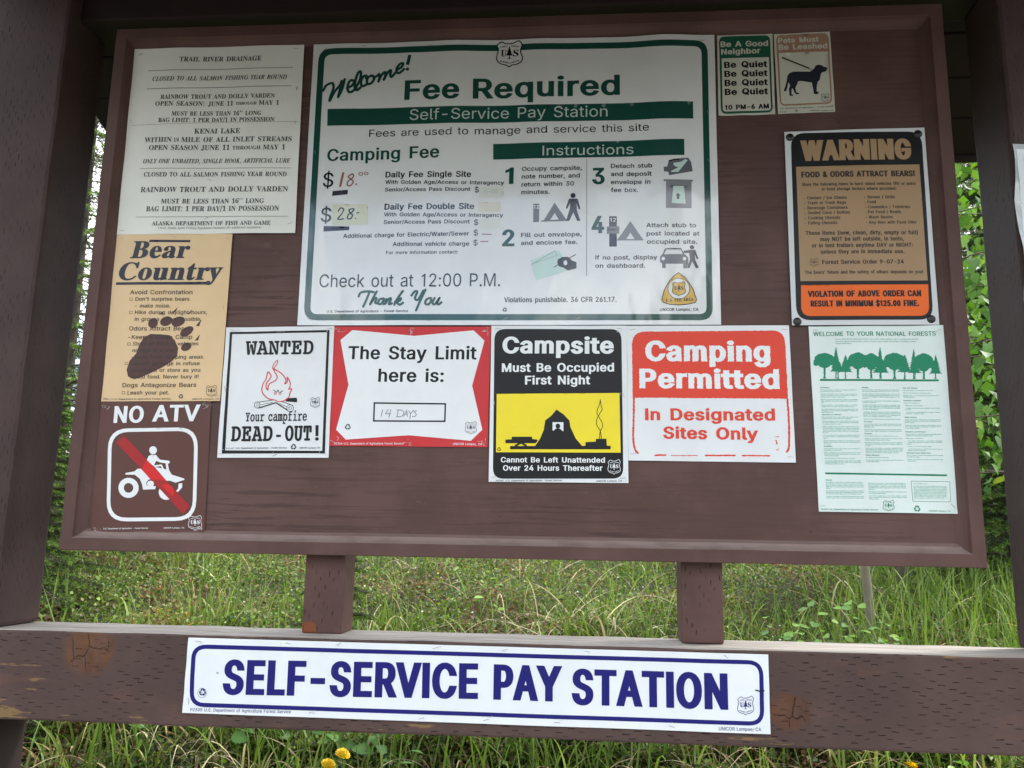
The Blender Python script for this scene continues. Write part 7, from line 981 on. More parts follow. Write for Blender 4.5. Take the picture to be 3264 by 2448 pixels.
 ['t','body_lettering',2,'green_type','s',0.03,0,0,'any Forest Service office.',16885,1427,17218,1429,17],
 ['t','body_lettering',2,'green_type','s',0.03,0,0,'If you have questions, or need help, please contact',16885,1375,17624,1383,17],
 ['t','body_lettering',2,'green_type','s',0.03,0,0,'your nearest Forest Officer, or visit the nearest Forest',16885,1345,17624,1353,17],
 ['t','body_lettering',2,'green_type','s',0.03,0,0,'Service office.',16885,1315,17070,1315,17],
 ['t','body_lettering',2,'green_type','s',0.03,0,0,'Other Federal Laws',17772,1633,18041,1633,17],
 ['t','body_lettering',2,'green_type','s',0.03,0,0,'All visitors and users of the National Forests are sub-',17771,1581,18412,1586,17],
 ['t','body_lettering',2,'green_type','s',0.03,0,0,'ject to Federal Regulations. The penalty of violation',17771,1551,18412,1557,17],
 ['t','body_lettering',2,'green_type','s',0.03,0,0,'varies, depending upon the nature of the violation.',17771,1521,18411,1527,17],
 ['t','body_lettering',2,'green_type','s',0.03,0,0,'through Federal Regulations. All of the regulations are',17771,1491,18411,1497,17.1],
 ['t','body_lettering',2,'green_type','s',0.03,0,0,'published in Title 36 of the Code of Federal Regu-',17771,1461,18411,1467,17],
 ['t','body_lettering',2,'green_type','s',0.03,0,0,'lations and are on file at all Forest Supervisor and',17771,1431,18410,1438,17],
 ['t','body_lettering',2,'green_type','s',0.03,0,0,'District Ranger Offices. Violation of Forest and Regu-',17770,1402,18410,1408,17],
 ['t','body_lettering',2,'green_type','s',0.03,0,0,'lations is subject to punishment by a fine or imprison-',17770,1372,18410,1378,17.1],
 ['t','body_lettering',2,'green_type','s',0.03,0,0,'ment. Authority: 16 USC 551, 7 USC 1011 (f).',17770,1342,18346,1348,17],
 ['p','box_outline',1,'green_ink',0,[[17730,1695,18484,1692,18468,1281,17734,1283],[17741,1290,18461,1288,18477,1685,17737,1688]]],
 ['l','emblem',2,'green_ink',0,9,1,1,[17197,1290,17224,1279,17262,1277,17300,1282,17344,1300,17368,1268,17355,1233,17353,1202,17364,1164,17353,1129,17312,1106,17271,1100,17248,1086,17227,1099,17188,1107,17158,1126,17146,1156,17157,1195,17166,1230,17157,1260]],
 ['p','emblem',2,'green_ink',0,[[17260,1258,17269,1233,17264,1233,17277,1207,17270,1207,17284,1180,17259,1179,17260,1158,17272,1152,17236,1151,17249,1158,17252,1179,17227,1179,17245,1207,17238,1207,17254,1233,17249,1233]]],
 ['t','emblem',2,'green_ink','b',0.02,0,0,'U',17182,1171,17230,1172,54.1],
 ['t','emblem',2,'green_ink','b',0.02,0,0,'S',17285,1173,17332,1174,54.1],
 ['t','emblem',2,'green_ink','s',0.03,0,0,'FOREST',17185,1243,17246,1250,13],
 ['t','emblem',2,'green_ink','s',0.03,0,0,'SERVICE',17272,1251,17341,1247,14],
 ['t','emblem',2,'green_ink','s',0.03,0,0,'DEPARTMENT',17171,1128,17246,1110,12],
 ['t','emblem',2,'green_ink','s',0.03,0,0,'OF AGRICULTURE',17257,1110,17340,1132,12],
 ['t','recycling_mark',2,'green_ink','s',0,0,0,'♻',17744,1077,17871,1078,111.3],
 ['t','body_lettering',2,'green_ink','s',0.02,0,0,'P2310 U.S. Department of Agriculture Forest Service',15932,1087,17045,1092,31.1],
 ['t','body_lettering',2,'green_ink','s',0.01,0,0,'UNICOR Lompoc, CA',18038,1087,18454,1086,31.1],
]))
sign_data.append(dict(name='warning', Y=0.0195, colour='metal_white', gloss=0.38, layer=3, waves=[(0.5, 0.25, 1.5, 0.6)], staples=[], quad=[(15519, 9313), (18496, 9350), (18497, 4939), (15505, 4932)], screws=[(15632, 9181), (18352, 9203), (15615, 5009), (18340, 5057)], items=[
 ['p','black_field',1,'black',0,[[15648,8948,15657,9048,15683,9130,15726,9193,15785,9239,15860,9266,15951,9274,18132,9262,18222,9252,18295,9225,18351,9179,18391,9116,18415,9035,18422,8936,18386,5343,18377,5251,18353,5176,18313,5118,18258,5076,18188,5051,18102,5043,15888,5040,15800,5048,15729,5074,15673,5116,15634,5175,15611,5251,15604,5344]]],
 ['p','tan_field',2,'tan_ink',0,[[15734,8489,18332,8497,18326,5893,15715,5896]]],
 ['p','orange_field',2,'orange_ink',0,[[15725,5806,18328,5809,18315,5344,18308,5277,18289,5222,18260,5180,18219,5149,18168,5131,18105,5125,15907,5128,15844,5134,15792,5152,15753,5183,15725,5226,15710,5282,15707,5349]]],
 ['t','title_lettering',2,'tan_ink','s',0.095,0,0,'WARNING',15853,8620,18181,8617,479.7],
 ['t','body_lettering',3,'brown_black','s',0.085,0,0,'FOOD & ODORS ATTRACT BEARS!',15836,8234,18221,8225,135.2],
 ['t','body_lettering',3,'brown_black','s',0.05,0,0,'Store the following items in hard-sided vehicles (RV or auto)',15841,8040,18222,8028,70.1],
 ['t','body_lettering',3,'brown_black','s',0.05,0,0,'or food storage lockers where provided:',16247,7926,17814,7918,70.1],
 ['t','body_lettering',3,'brown_black','s',0.05,0,0,'Coolers / Ice Chests',15935,7730,16762,7726,70.1],
 ['t','body_lettering',3,'brown_black','s',0.05,0,0,'Trash or Trash Bags',15936,7616,16743,7614,69.1],
 ['t','body_lettering',3,'brown_black','s',0.05,0,0,'Beverage Containers',15933,7501,16771,7498,69.1],
 ['t','body_lettering',3,'brown_black','s',0.05,0,0,'Sealed Cans / Bottles',15934,7391,16816,7388,69.1],
 ['t','body_lettering',3,'brown_black','s',0.05,0,0,'Cooking Utensils',15934,7273,16606,7273,69.1],
 ['t','body_lettering',3,'brown_black','s',0.05,0,0,'Eating Utensils',15934,7160,16540,7159,69.1],
 ['t','body_lettering',3,'brown_black','s',0.05,0,0,'Stoves / Grills',17192,7725,17773,7725,70.1],
 ['t','body_lettering',3,'brown_black','s',0.05,0,0,'Food',17191,7613,17366,7616,70.1],
 ['t','body_lettering',3,'brown_black','s',0.05,0,0,'Cosmetics / Toiletries',17190,7500,18074,7500,69.1],
 ['t','body_lettering',3,'brown_black','s',0.05,0,0,'Pet Food / Bowls',17189,7388,17878,7388,69.1],
 ['t','body_lettering',3,'brown_black','s',0.05,0,0,'Wash Basins',17193,7271,17701,7273,68.1],
 ['t','body_lettering',3,'brown_black','s',0.05,0,0,'Any Item with Food Odor',17194,7153,18190,7155,69.2],
 ['t','body_lettering',3,'brown_black','s',0.06,0,0,'These items (new, clean, dirty, empty or full)',15868,6923,18195,6911,91.1],
 ['t','body_lettering',3,'brown_black','s',0.06,0,0,'may NOT be left outside, in tents,',16166,6780,17897,6776,91.1],
 ['t','body_lettering',3,'brown_black','s',0.06,0,0,'or in tent trailers anytime DAY or NIGHT:',15988,6642,18078,6635,90.1],
 ['t','body_lettering',3,'brown_black','s',0.06,0,0,'unless they are in immediate use.',16167,6499,17895,6494,90.1],
 ['t','body_lettering',3,'brown_black','s',0.065,0,0,'Forest Service Order 9-07-24',16187,6267,17867,6267,92.1],
 ['t','body_lettering',3,'brown_black','s',0.055,0,0,"The bears' future and the safety of others depends on you!",15814,6053,18246,6049,75.1],
 ['t','body_lettering',3,'black','s',0.09,0,0,'VIOLATION OF ABOVE ORDER CAN',15858,5543,18174,5548,135.2],
 ['t','body_lettering',3,'black','s',0.09,0,0,'RESULT IN MINIMUM $125.00 FINE.',15903,5332,18116,5334,132.2],
 ['p','bullet',3,'brown_black',0,[[15881,7751,15878,7743,15871,7739,15865,7743,15862,7751,15866,7759,15872,7763,15879,7759]]],
 ['p','bullet',3,'brown_black',0,[[17147,7755,17144,7747,17137,7744,17131,7747,17129,7755,17132,7763,17139,7767,17145,7763]]],
 ['p','bullet',3,'brown_black',0,[[15883,7636,15880,7628,15873,7625,15867,7628,15864,7636,15867,7645,15874,7648,15881,7644]]],
 ['p','bullet',3,'brown_black',0,[[17149,7641,17146,7633,17139,7629,17133,7633,17130,7641,17133,7649,17140,7653,17147,7649]]],
 ['p','bullet',3,'brown_black',0,[[15885,7522,15882,7513,15875,7510,15868,7514,15866,7522,15869,7530,15876,7533,15882,7530]]],
 ['p','bullet',3,'brown_black',0,[[17150,7527,17147,7519,17140,7516,17134,7519,17132,7527,17135,7535,17142,7539,17148,7535]]],
 ['p','bullet',3,'brown_black',0,[[15886,7407,15883,7399,15877,7396,15870,7399,15868,7408,15871,7416,15878,7419,15884,7416]]],
 ['p','bullet',3,'brown_black',0,[[17152,7413,17149,7405,17142,7402,17136,7405,17133,7414,17137,7422,17143,7425,17150,7421]]],
 ['p','bullet',3,'brown_black',0,[[15888,7293,15885,7285,15878,7282,15872,7285,15869,7294,15872,7302,15879,7305,15886,7302]]],
 ['p','bullet',3,'brown_black',0,[[17154,7300,17150,7292,17144,7289,17137,7292,17135,7300,17138,7308,17145,7311,17151,7308]]],
 ['p','bullet',3,'brown_black',0,[[15890,7180,15887,7171,15880,7168,15874,7172,15871,7180,15874,7188,15881,7191,15887,7188]]],
 ['p','bullet',3,'brown_black',0,[[17155,7187,17152,7179,17145,7175,17139,7179,17137,7187,17140,7195,17147,7198,17153,7195]]],
 ['l','emblem',3,'brown_black',0,7,1,1,[15969,6395,15992,6385,16021,6383,16052,6387,16087,6401,16106,6373,16096,6344,16095,6318,16104,6285,16096,6255,16063,6237,16031,6232,16013,6220,15995,6232,15964,6240,15940,6256,15930,6282,15939,6315,15946,6345,15938,6371]],
 ['p','emblem',3,'brown_black',0,[[16021,6366,16028,6346,16024,6346,16034,6324,16029,6324,16040,6300,16020,6300,16021,6282,16031,6276,16002,6277,16013,6282,16015,6300,15995,6300,16009,6324,16003,6324,16015,6346,16012,6346]]],
 ['t','emblem',3,'brown_black','b',0.02,0,0,'U',15959,6295,15997,6294,46],
 ['t','emblem',3,'brown_black','b',0.02,0,0,'S',16042,6294,16078,6294,46],
 ['t','emblem',3,'brown_black','s',0.03,0,0,'FOREST',15960,6355,16009,6361,12],
 ['t','emblem',3,'brown_black','s',0.03,0,0,'SERVICE',16030,6360,16086,6356,12],
 ['t','emblem',3,'brown_black','s',0.03,0,0,'DEPARTMENT',15950,6258,16011,6241,11],
 ['t','emblem',3,'brown_black','s',0.03,0,0,'OF AGRICULTURE',16019,6241,16085,6258,10],
]))
sign_data.append(dict(name='quiet', Y=0.0205, colour='paper_cream', gloss=0.45, layer=0, waves=[(0.4, 0.2, 0.6, 0.5)], staples=[(0.5, 0.98), (0.97, 0.1)], quad=[(14129, 11718), (15356, 11722), (15346, 9756), (14110, 9747)], items=[
 ['p','green_field',1,'sign_green',0,[[14168,11543,14172,11586,14183,11622,14200,11650,14225,11670,14257,11682,14296,11686,15174,11688,15213,11684,15245,11673,15269,11653,15287,11625,15297,11590,15301,11546,15297,9942,15293,9900,15283,9865,15265,9838,15241,9819,15210,9807,15172,9803,14291,9792,14253,9795,14222,9806,14197,9825,14180,9852,14169,9886,14166,9929]]],
 ['p','white_field',2,'paper_cream',0,[[14215,11141,15257,11146,15259,9938,15257,9913,15251,9892,15240,9875,15225,9863,15206,9856,15183,9854,14283,9847,14260,9849,14241,9856,14226,9867,14215,9884,14209,9905,14207,9931]]],
 ['t','title_lettering',2,'paper_cream','s',0.07,0,0,'Be A Good',14200,11423,15253,11421,139.1],
 ['t','title_lettering',2,'paper_cream','s',0.075,0,0,'Neighbor',14209,11232,15078,11245,139.1],
 ['t','body_lettering',3,'black','s',0.085,0,0,'Be',14264,10900,14532,10902,154.1],
 ['t','body_lettering',3,'black','s',0.085,0,0,'Quiet',14645,10905,15216,10900,154.1],
 ['t','body_lettering',3,'black','s',0.085,0,0,'Be',14264,10681,14531,10683,153.1],
 ['t','body_lettering',3,'black','s',0.085,0,0,'Quiet',14644,10686,15214,10681,153.1],
 ['t','body_lettering',3,'black','s',0.085,0,0,'Be',14263,10460,14530,10462,153.1],
 ['t','body_lettering',3,'black','s',0.085,0,0,'Quiet',14643,10465,15212,10461,152.1],
 ['t','body_lettering',3,'black','s',0.085,0,0,'Be',14263,10241,14530,10244,152.1],
 ['t','body_lettering',3,'black','s',0.085,0,0,'Quiet',14642,10247,15210,10243,151.1],
 ['t','body_lettering',3,'black','s',0.085,0,0,'10 PM-6 AM',14255,9888,15220,9901,115.1],
]))
sign_data.append(dict(name='pets', Y=0.0205, colour='paper_cream', gloss=0.45, layer=0, waves=[(0.6, 0.2, 0.6, 0.5)], staples=[(0.5, 0.98), (0.96, 0.08)], quad=[(15386, 11710), (16622, 11735), (16642, 9784), (15409, 9762)], items=[
 ['p','pink_field',1,'pink_tan',0,[[15435,11534,15438,11580,15449,11618,15467,11647,15493,11668,15526,11681,15567,11686,16454,11696,16495,11692,16528,11680,16554,11660,16572,11631,16583,11593,16587,11548,16589,10119,16585,10075,16574,10039,16556,10010,16531,9989,16498,9977,16458,9972,15586,9953,15546,9957,15513,9968,15487,9988,15468,10016,15457,10052,15453,10096]]],
 ['p','white_field',2,'paper_cream',0,[[15481,11241,16557,11247,16553,10114,16550,10084,16543,10059,16530,10039,16513,10025,16490,10016,16463,10013,15576,9992,15549,9994,15526,10002,15509,10015,15496,10034,15489,10059,15486,10089]]],
 ['t','title_lettering',2,'paper_cream','s',0.07,0,0,'Pets Must',15474,11485,16370,11487,126.1],
 ['t','title_lettering',2,'paper_cream','s',0.07,0,0,'Be Leashed',15481,11315,16544,11321,132.1],
 ['l','leash_drawing',3,'brown_black',0,35.1,0,0,[15544,11129,15832,10989,16132,10839]],
 ['l','leash_drawing',3,'brown_black',0,9,0,1,[16178,10819,16174,10806,16164,10798,16152,10799,16143,10807,16140,10820,16144,10833,16154,10840,16166,10840,16175,10832]],
 ['p','dog_silhouette',3,'navy_ink',0,[[15565,10297,15558,10336,15594,10427,15626,10550,15645,10674,15697,10742,15782,10776,15893,10773,16143,10761,16186,10795,16243,10843,16267,10905,16331,10926,16406,10913,16439,10877,16514,10854,16515,10804,16475,10756,16405,10738,16383,10715,16366,10654,16341,10546,16298,10516,16272,10409,16262,10278,16311,10262,16301,10227,16256,10210,16201,10219,16195,10288,16182,10412,16165,10497,16062,10515,15939,10542,15869,10536,15860,10482,15825,10421,15806,10360,15830,10267,15885,10250,15877,10222,15814,10224,15782,10268,15757,10346,15744,10377,15722,10331,15718,10231,15758,10207,15750,10184,15674,10191,15665,10364,15695,10425,15679,10487,15660,10518,15634,10395,15603,10304]]],
 ['l','emblem',3,'black',0,8,1,1,[16388,10219,16411,10208,16442,10205,16474,10209,16509,10223,16529,10193,16519,10160,16517,10132,16526,10095,16518,10063,16484,10043,16451,10039,16432,10026,16414,10040,16382,10048,16357,10067,16348,10096,16357,10132,16364,10164,16356,10193]],
 ['p','emblem',3,'black',0,[[16441,10187,16448,10164,16444,10164,16455,10139,16449,10139,16461,10113,16440,10114,16441,10093,16451,10087,16422,10088,16432,10093,16435,10114,16414,10114,16429,10140,16423,10140,16436,10164,16432,10164]]],
 ['t','emblem',3,'black','b',0.02,0,0,'U',16377,10109,16417,10108,51.1],
 ['t','emblem',3,'black','b',0.02,0,0,'S',16462,10107,16500,10106,50],
 ['t','emblem',3,'black','s',0.03,0,0,'FOREST',16379,10175,16429,10181,13],
 ['t','emblem',3,'black','s',0.03,0,0,'SERVICE',16451,10180,16508,10174,13],
 ['t','emblem',3,'black','s',0.03,0,0,'DEPARTMENT',16368,10068,16430,10049,11],
 ['t','emblem',3,'black','s',0.03,0,0,'OF AGRICULTURE',16439,10049,16507,10066,11],
 ['t','body_lettering',2,'black','s',0.02,0,0,'U.S. Department of Agriculture - Forest Service',15457,9877,16599,9895,30.1],
 ['t','body_lettering',2,'black','s',0.02,0,0,'FO-26',15454,9793,15589,9794,30],
 ['t','body_lettering',2,'black','s',0.02,0,0,'UNICOR Lompoc, CA',16114,9805,16605,9806,31],
 ['t','recycling_mark',2,'black','s',0,0,0,'♻',15779,9799,15837,9798,54],
]))
sign_data.append(dict(name='welcome', Y=0.0205, colour='plastic_white', gloss=0.12, layer=2, waves=[(0.08, 0.05, 2.5, 1), (0.36, 0.075, 6, 1), (0.575, 0.06, 4, 1), (0.88, 0.07, 8, 1), (0.25, 0.04, 1.5, 0.6), (0.7, 0.07, 2, 0.7)], staples=[(0.03, 0.98), (0.13, 0.99), (0.3, 0.985), (0.97, 0.98), (0.02, 0.6), (0.98, 0.55), (0.98, 0.72), (0.03, 0.02), (0.32, 0.015), (0.5, 0.02), (0.67, 0.02), (0.97, 0.02)], quad=[(4783, 11770), (14062, 11717), (14039, 4952), (4828, 4960)], items=[
 ['p','border',1,'deep_green',0,[[4916,11318,4924,11421,4949,11506,4993,11571,5054,11618,5133,11646,5230,11654,13610,11584,13700,11574,13774,11546,13831,11500,13871,11436,13895,11354,13903,11254,13872,5339,13864,5250,13840,5178,13802,5121,13748,5081,13679,5057,13594,5049,5261,5073,5170,5082,5095,5107,5037,5149,4995,5207,4969,5283,4960,5375],[5100,5386,5105,5333,5119,5290,5143,5256,5176,5232,5219,5218,5271,5213,13584,5184,13633,5189,13672,5202,13703,5225,13725,5258,13739,5299,13743,5350,13767,11244,13762,11301,13748,11347,13725,11384,13692,11410,13650,11426,13599,11432,5242,11496,5187,11491,5142,11475,5107,11449,5082,11412,5067,11363,5063,11304]]],
 ['p','emblem',2,'plastic_white',0,[[9225,11687,9304,11650,9406,11639,9511,11651,9627,11698,9699,11597,9671,11492,9673,11399,9711,11279,9689,11174,9581,11111,9472,11096,9412,11055,9351,11099,9241,11129,9155,11190,9117,11283,9138,11402,9156,11508,9122,11602]]],
 ['l','emblem',3,'black',0,24,1,1,[9225,11687,9304,11650,9406,11639,9511,11651,9627,11698,9699,11597,9671,11492,9673,11399,9711,11279,9689,11174,9581,11111,9472,11096,9412,11055,9351,11099,9241,11129,9155,11190,9117,11283,9138,11402,9156,11508,9122,11602]],
 ['p','emblem',3,'black',0,[[9408,11580,9436,11505,9424,11505,9464,11424,9444,11425,9490,11339,9422,11341,9428,11274,9462,11255,9365,11258,9399,11275,9402,11341,9334,11343,9376,11427,9357,11427,9394,11506,9382,11506]]],
 ['t','emblem',3,'black','b',0.02,0,0,'U',9213,11326,9344,11322,164],
 ['t','emblem',3,'black','b',0.02,0,0,'S',9495,11317,9621,11313,165],
 ['t','emblem',3,'black','s',0.03,0,0,'FOREST',9204,11544,9369,11560,42],
 ['t','emblem',3,'black','s',0.03,0,0,'SERVICE',9442,11558,9632,11536,42],
 ['t','emblem',3,'black','s',0.03,0,0,'DEPARTMENT',9191,11194,9401,11130,37],
 ['t','emblem',3,'black','s',0.03,0,0,'OF AGRICULTURE',9430,11129,9652,11186,37],
 ['l','title_lettering',2,'deep_green',0,62.1,1,0,[5085,10577,5145,10704,5288,10758,5324,10635,5270,10443,5246,10315]],
 ['l','title_lettering',2,'deep_green',0,62.1,1,0,[5253,10315,5361,10544,5474,10696,5511,10806]],
 ['l','title_lettering',2,'deep_green',0,62.1,1,0,[5511,10806,5485,10618,5449,10400]],
 ['l','title_lettering',2,'deep_green',0,62.1,1,0,[5449,10400,5534,10604,5579,10848]],
 ['l','title_lettering',2,'deep_green',0,62.1,1,0,[5647,10619,5765,10688,5800,10790,5726,10818,5660,10691,5683,10535,5773,10533,5864,10634]],
 ['l','title_lettering',2,'deep_green',0,63.1,1,0,[5852,10634,5943,10838,5948,11032,5882,10995,5832,10789,5833,10621,5884,10569,5961,10631]],
 ['l','title_lettering',2,'deep_green',0,62.1,1,0,[6082,10865,6083,10933,6007,10901,5965,10786,5995,10669,6102,10705]],
 ['l','title_lettering',2,'deep_green',0,62.1,1,0,[6211,10934,6118,10872,6113,10730,6209,10740,6271,10855,6223,10934,6286,10893,6379,10955]],
 ['l','title_lettering',2,'deep_green',0,62,1,0,[6379,10968,6400,10864,6376,10775]],
 ['l','title_lettering',2,'deep_green',0,63.1,1,0,[6385,10826,6463,10966,6524,11008,6529,10899,6499,10818]],
 ['l','title_lettering',2,'deep_green',0,62.1,1,0,[6512,10848,6594,11014,6657,11051,6647,10948,6679,10882,6775,10996]],
 ['l','title_lettering',2,'deep_green',0,62.1,1,0,[6785,11053,6902,11117,6939,11212,6867,11201,6795,11099,6804,10990,6877,10980,6969,11068]],
 ['l','title_lettering',2,'deep_green',0,78.1,0,0,[7089,11423,7070,11299,7044,11170]],
 ['p','title_lettering',1,'deep_green',0,[[7090,11059,7088,11047,7083,11035,7074,11026,7063,11021,7050,11019,7038,11022,7026,11028,7017,11037,7010,11049,7008,11062,7009,11075,7015,11086,7023,11095,7034,11100,7047,11102,7060,11100,7071,11094,7081,11084,7087,11072]]],
 ['t','title_lettering',2,'deep_green','s',0.06,0,0,'Fee',7004,10288,8278,10284,488.3],
 ['t','title_lettering',2,'deep_green','s',0.06,0,0,'Required',8592,10274,11932,10293,498],
 ['p','title_bar',1,'deep_green',0,[[5214,10111,13551,10083,13550,9672,5228,9694]]],
 ['t','title_lettering',2,'pale_print','s',0,0,0,'Self-Service Pay Station',7148,9788,11652,9775,262],
 ['t','title_lettering',2,'black','s',0,0,0,'Fees are used to manage and service this site',6221,9402,12568,9405,176],
 ['t','title_lettering',2,'deep_green','s',0.045,0,0,'Camping Fee',5275,8819,7865,8856,294.3],
 ['p','title_bar',1,'deep_green',0,[[9083,9169,13340,9186,13337,8805,9092,8789]]],
 ['t','title_lettering',2,'pale_print','s',0,0,0,'Instructions',10203,8859,12224,8860,233],
 ['t','title_lettering',2,'black','s',0.01,0,0,'$',5206,8198,5450,8194,342.6],
 ['t','title_lettering',2,'black','s',0.01,0,0,'$',5209,7359,5451,7361,337.6],
 ['l','handwriting',2,'red_brown',0,50.1,False,False,[5673,8542,5614,8191]],
 ['l','handwriting',2,'red_brown',0,32.1,True,False,[5876,8503,5792,8435,5860,8372,5910,8310,5851,8217,5780,8233,5791,8324,5871,8385,5914,8458,5876,8503]],
 ['l','handwriting',2,'red_brown',0,40,False,False,[5967,8255,6001,8251]],
 ['l','handwriting',2,'red_brown',0,19,True,True,[6125,8499,6112,8475,6079,8465,6045,8476,6030,8501,6043,8525,6076,8534,6110,8524]],
 ['l','handwriting',2,'red_brown',0,20,True,True,[6243,8507,6231,8486,6202,8478,6171,8487,6158,8508,6169,8529,6199,8537,6229,8528]],
 ['p','marker_bar',1,'marker',0,[[5449,8095,5798,8119,5796,8011,5439,7977]]],
 ['p','marker_bar',1,'marker',0,[[5285,7261,5873,7247,5877,7162,5293,7133]]],
 ['p','price_sticker',2,'sticker_yellow',0,[[5460,7771,6267,7769,6291,7290,5484,7283]]],
 ['l','handwriting',3,'black',0,29,1,0,[5606,7607,5654,7685,5727,7645,5685,7541,5605,7420,5739,7426]],
 ['l','handwriting',3,'black',0,30.1,1,0,[5951,7666,5851,7643,5886,7562,5936,7513,5898,7428,5827,7441,5846,7526,5925,7586,5962,7642,5951,7666]],
 ['l','handwriting',3,'black',0,29.1,0,0,[6001,7439,6016,7422]],
 ['l','handwriting',3,'black',0,22,0,0,[6020,7558,6092,7572]],
 ['p','price_sticker',1,'sticker_clear',0,[[8794,8140,9350,8150,9344,7889,8801,7885]]],
 ['p','price_sticker',1,'sticker_beige',0,[[8785,7776,9289,7774,9289,7552,8791,7554]]],
 ['p','price_sticker',1,'sticker_clear',0,[[8813,7379,9274,7385,9279,7146,8819,7163]]],
 ['t','handwriting',2,'pale_teal','s',0,0,0,'9-00',8918,7987,9204,7992,87],
 ['t','body_lettering',2,'black','s',0.045,0,0,'Daily Fee Single Site',6648,8401,8603,8375,142.1],
 ['t','body_lettering',2,'black','s',0.03,0,0,'With Golden Age/Access or Interagency',6651,8246,9350,8184,93],
 ['t','body_lettering',2,'black','s',0.03,0,0,'Senior/Access Pass Discount',6652,8064,8594,8043,92],
 ['t','body_lettering',2,'black','s',0,0,0,'$',8694,8010,8790,8013,126],
 ['t','body_lettering',2,'black','s',0.045,0,0,'Daily Fee Double Site',6660,7632,8690,7616,141.1],
 ['t','body_lettering',2,'black','s',0.03,0,0,'With Golden Age/Access or Interagency',6656,7474,9342,7422,92],
 ['t','body_lettering',2,'black','s',0.03,0,0,'Senior/Access Pass Discount',6657,7293,8598,7281,91.1],
 ['t','body_lettering',2,'black','s',0,0,0,'$',8700,7244,8794,7247,125],
 ['t','body_lettering',2,'black','s',0.03,0,0,'Additional charge for Electric/Water/Sewer',5752,6975,8595,7001,96],
 ['t','body_lettering',2,'black','s',0,0,0,'$',8695,7000,8793,7004,124],
 ['t','body_lettering',2,'black','s',0.03,0,0,'Additional vehicle charge',6885,6771,8601,6763,96],
 ['t','body_lettering',2,'black','s',0,0,0,'$',8697,6767,8792,6771,124],
 ['t','body_lettering',2,'black','s',0.02,0,0,'For more information contact:',6743,6582,8360,6583,76.1],
 ['l','handwriting',2,'red_brown',0,19,0,0,[8877,7031,9095,7022]],
 ['l','handwriting',2,'red_brown',0,19,0,0,[8849,6858,9029,6863]],
 ['t','title_lettering',2,'black','s',-0.002,0,0,'Check out at 12:00 P.M.',5270,5830,9306,5828,296.2],
 ['l','title_lettering',2,'deep_green',0,52.1,1,0,[6174,5613,6220,5702,6380,5729,6507,5710]],
 ['l','title_lettering',2,'deep_green',0,51.1,1,0,[6415,5717,6355,5542,6287,5379]],
 ['l','title_lettering',2,'deep_green',0,51.1,1,0,[6576,5723,6492,5553,6441,5429]],
 ['l','title_lettering',2,'deep_green',0,52.1,1,0,[6445,5443,6530,5564,6579,5564,6553,5471,6595,5452]],
 ['l','title_lettering',2,'deep_green',0,51,1,0,[6737,5563,6646,5540,6623,5447,6696,5447,6751,5552,6728,5447,6772,5439]],
 ['l','title_lettering',2,'deep_green',0,51,1,0,[6812,5568,6777,5428]],
 ['l','title_lettering',2,'deep_green',0,51,1,0,[6783,5451,6869,5563,6904,5544,6864,5434,6931,5450]],
 ['l','title_lettering',2,'deep_green',0,51,1,0,[7164,5729,7052,5562,6985,5418]],
 ['l','title_lettering',2,'deep_green',0,51,1,0,[6998,5487,7120,5566,7104,5510,7032,5487,7104,5417,7175,5463]],
 ['l','title_lettering',2,'deep_green',0,52,1,0,[7357,5625,7429,5718,7484,5704,7439,5564,7509,5532,7619,5741]],
 ['l','title_lettering',2,'deep_green',0,51,1,0,[7664,5757,7559,5513,7473,5286]],
 ['l','title_lettering',2,'deep_green',0,51,1,0,[7784,5570,7695,5535,7671,5442,7744,5424,7800,5512,7784,5570]],
 ['l','title_lettering',2,'deep_green',0,51,1,0,[7875,5569,7829,5460,7880,5423,7945,5511,7979,5569]],
 ['l','title_lettering',2,'deep_green',0,51,1,0,[7979,5569,7933,5451,7970,5423,8028,5469]],
 ['t','body_lettering',2,'black','s',0.03,0,0,'U.S. Department of Agriculture - Forest Service',5474,5249,7297,5252,54.1],
 ['l','rule',2,'black',0,8,0,0,[11190,8772,11191,7395,11191,6049]],
 ['t','step_number',2,'deep_green','s',0.06,0,0,'1',9369,8200,9559,8197,392.1],
 ['t','step_number',2,'deep_green','s',0.06,0,0,'2',9333,6742,9605,6742,387.1],
 ['t','step_number',2,'deep_green','s',0.06,0,0,'3',11311,8157,11588,8158,388],
 ['t','step_number',2,'deep_green','s',0.06,0,0,'4',11299,7022,11573,7024,396],
 ['t','body_lettering',2,'black','s',0.035,0,0,'Occupy campsite,',9746,8496,11082,8506,103],
 ['t','body_lettering',2,'black','s',0.035,0,0,'note number, and',9744,8311,11038,8325,104],
 ['t','body_lettering',2,'black','s',0.035,0,0,'return within 30',9744,8125,10909,8136,103],
 ['t','body_lettering',2,'black','s',0.035,0,0,'minutes.',9742,7944,10374,7943,103],
 ['t','body_lettering',2,'black','s',0.035,0,0,'Fill out envelope,',9752,6944,11081,6957,101],
 ['t','body_lettering',2,'black','s',0.035,0,0,'and enclose fee.',9753,6762,10990,6777,101],
 ['t','body_lettering',2,'black','s',0.035,0,0,'Detach stub',11726,8536,12627,8522,103],
 ['t','body_lettering',2,'black','s',0.035,0,0,'and deposit',11723,8347,12614,8331,103],
 ['t','body_lettering',2,'black','s',0.035,0,0,'envelope in',11722,8156,12586,8142,102],
 ['t','body_lettering',2,'black','s',0.035,0,0,'fee box.',11722,7971,12315,7962,101],
 ['t','body_lettering',2,'black','s',0.035,0,0,'Attach stub to',12486,7140,13560,7127,99],
 ['t','body_lettering',2,'black','s',0.035,0,0,'post located at',12494,6949,13624,6939,99],
 ['t','body_lettering',2,'black','s',0.035,0,0,'occupied site.',12495,6764,13577,6752,99],
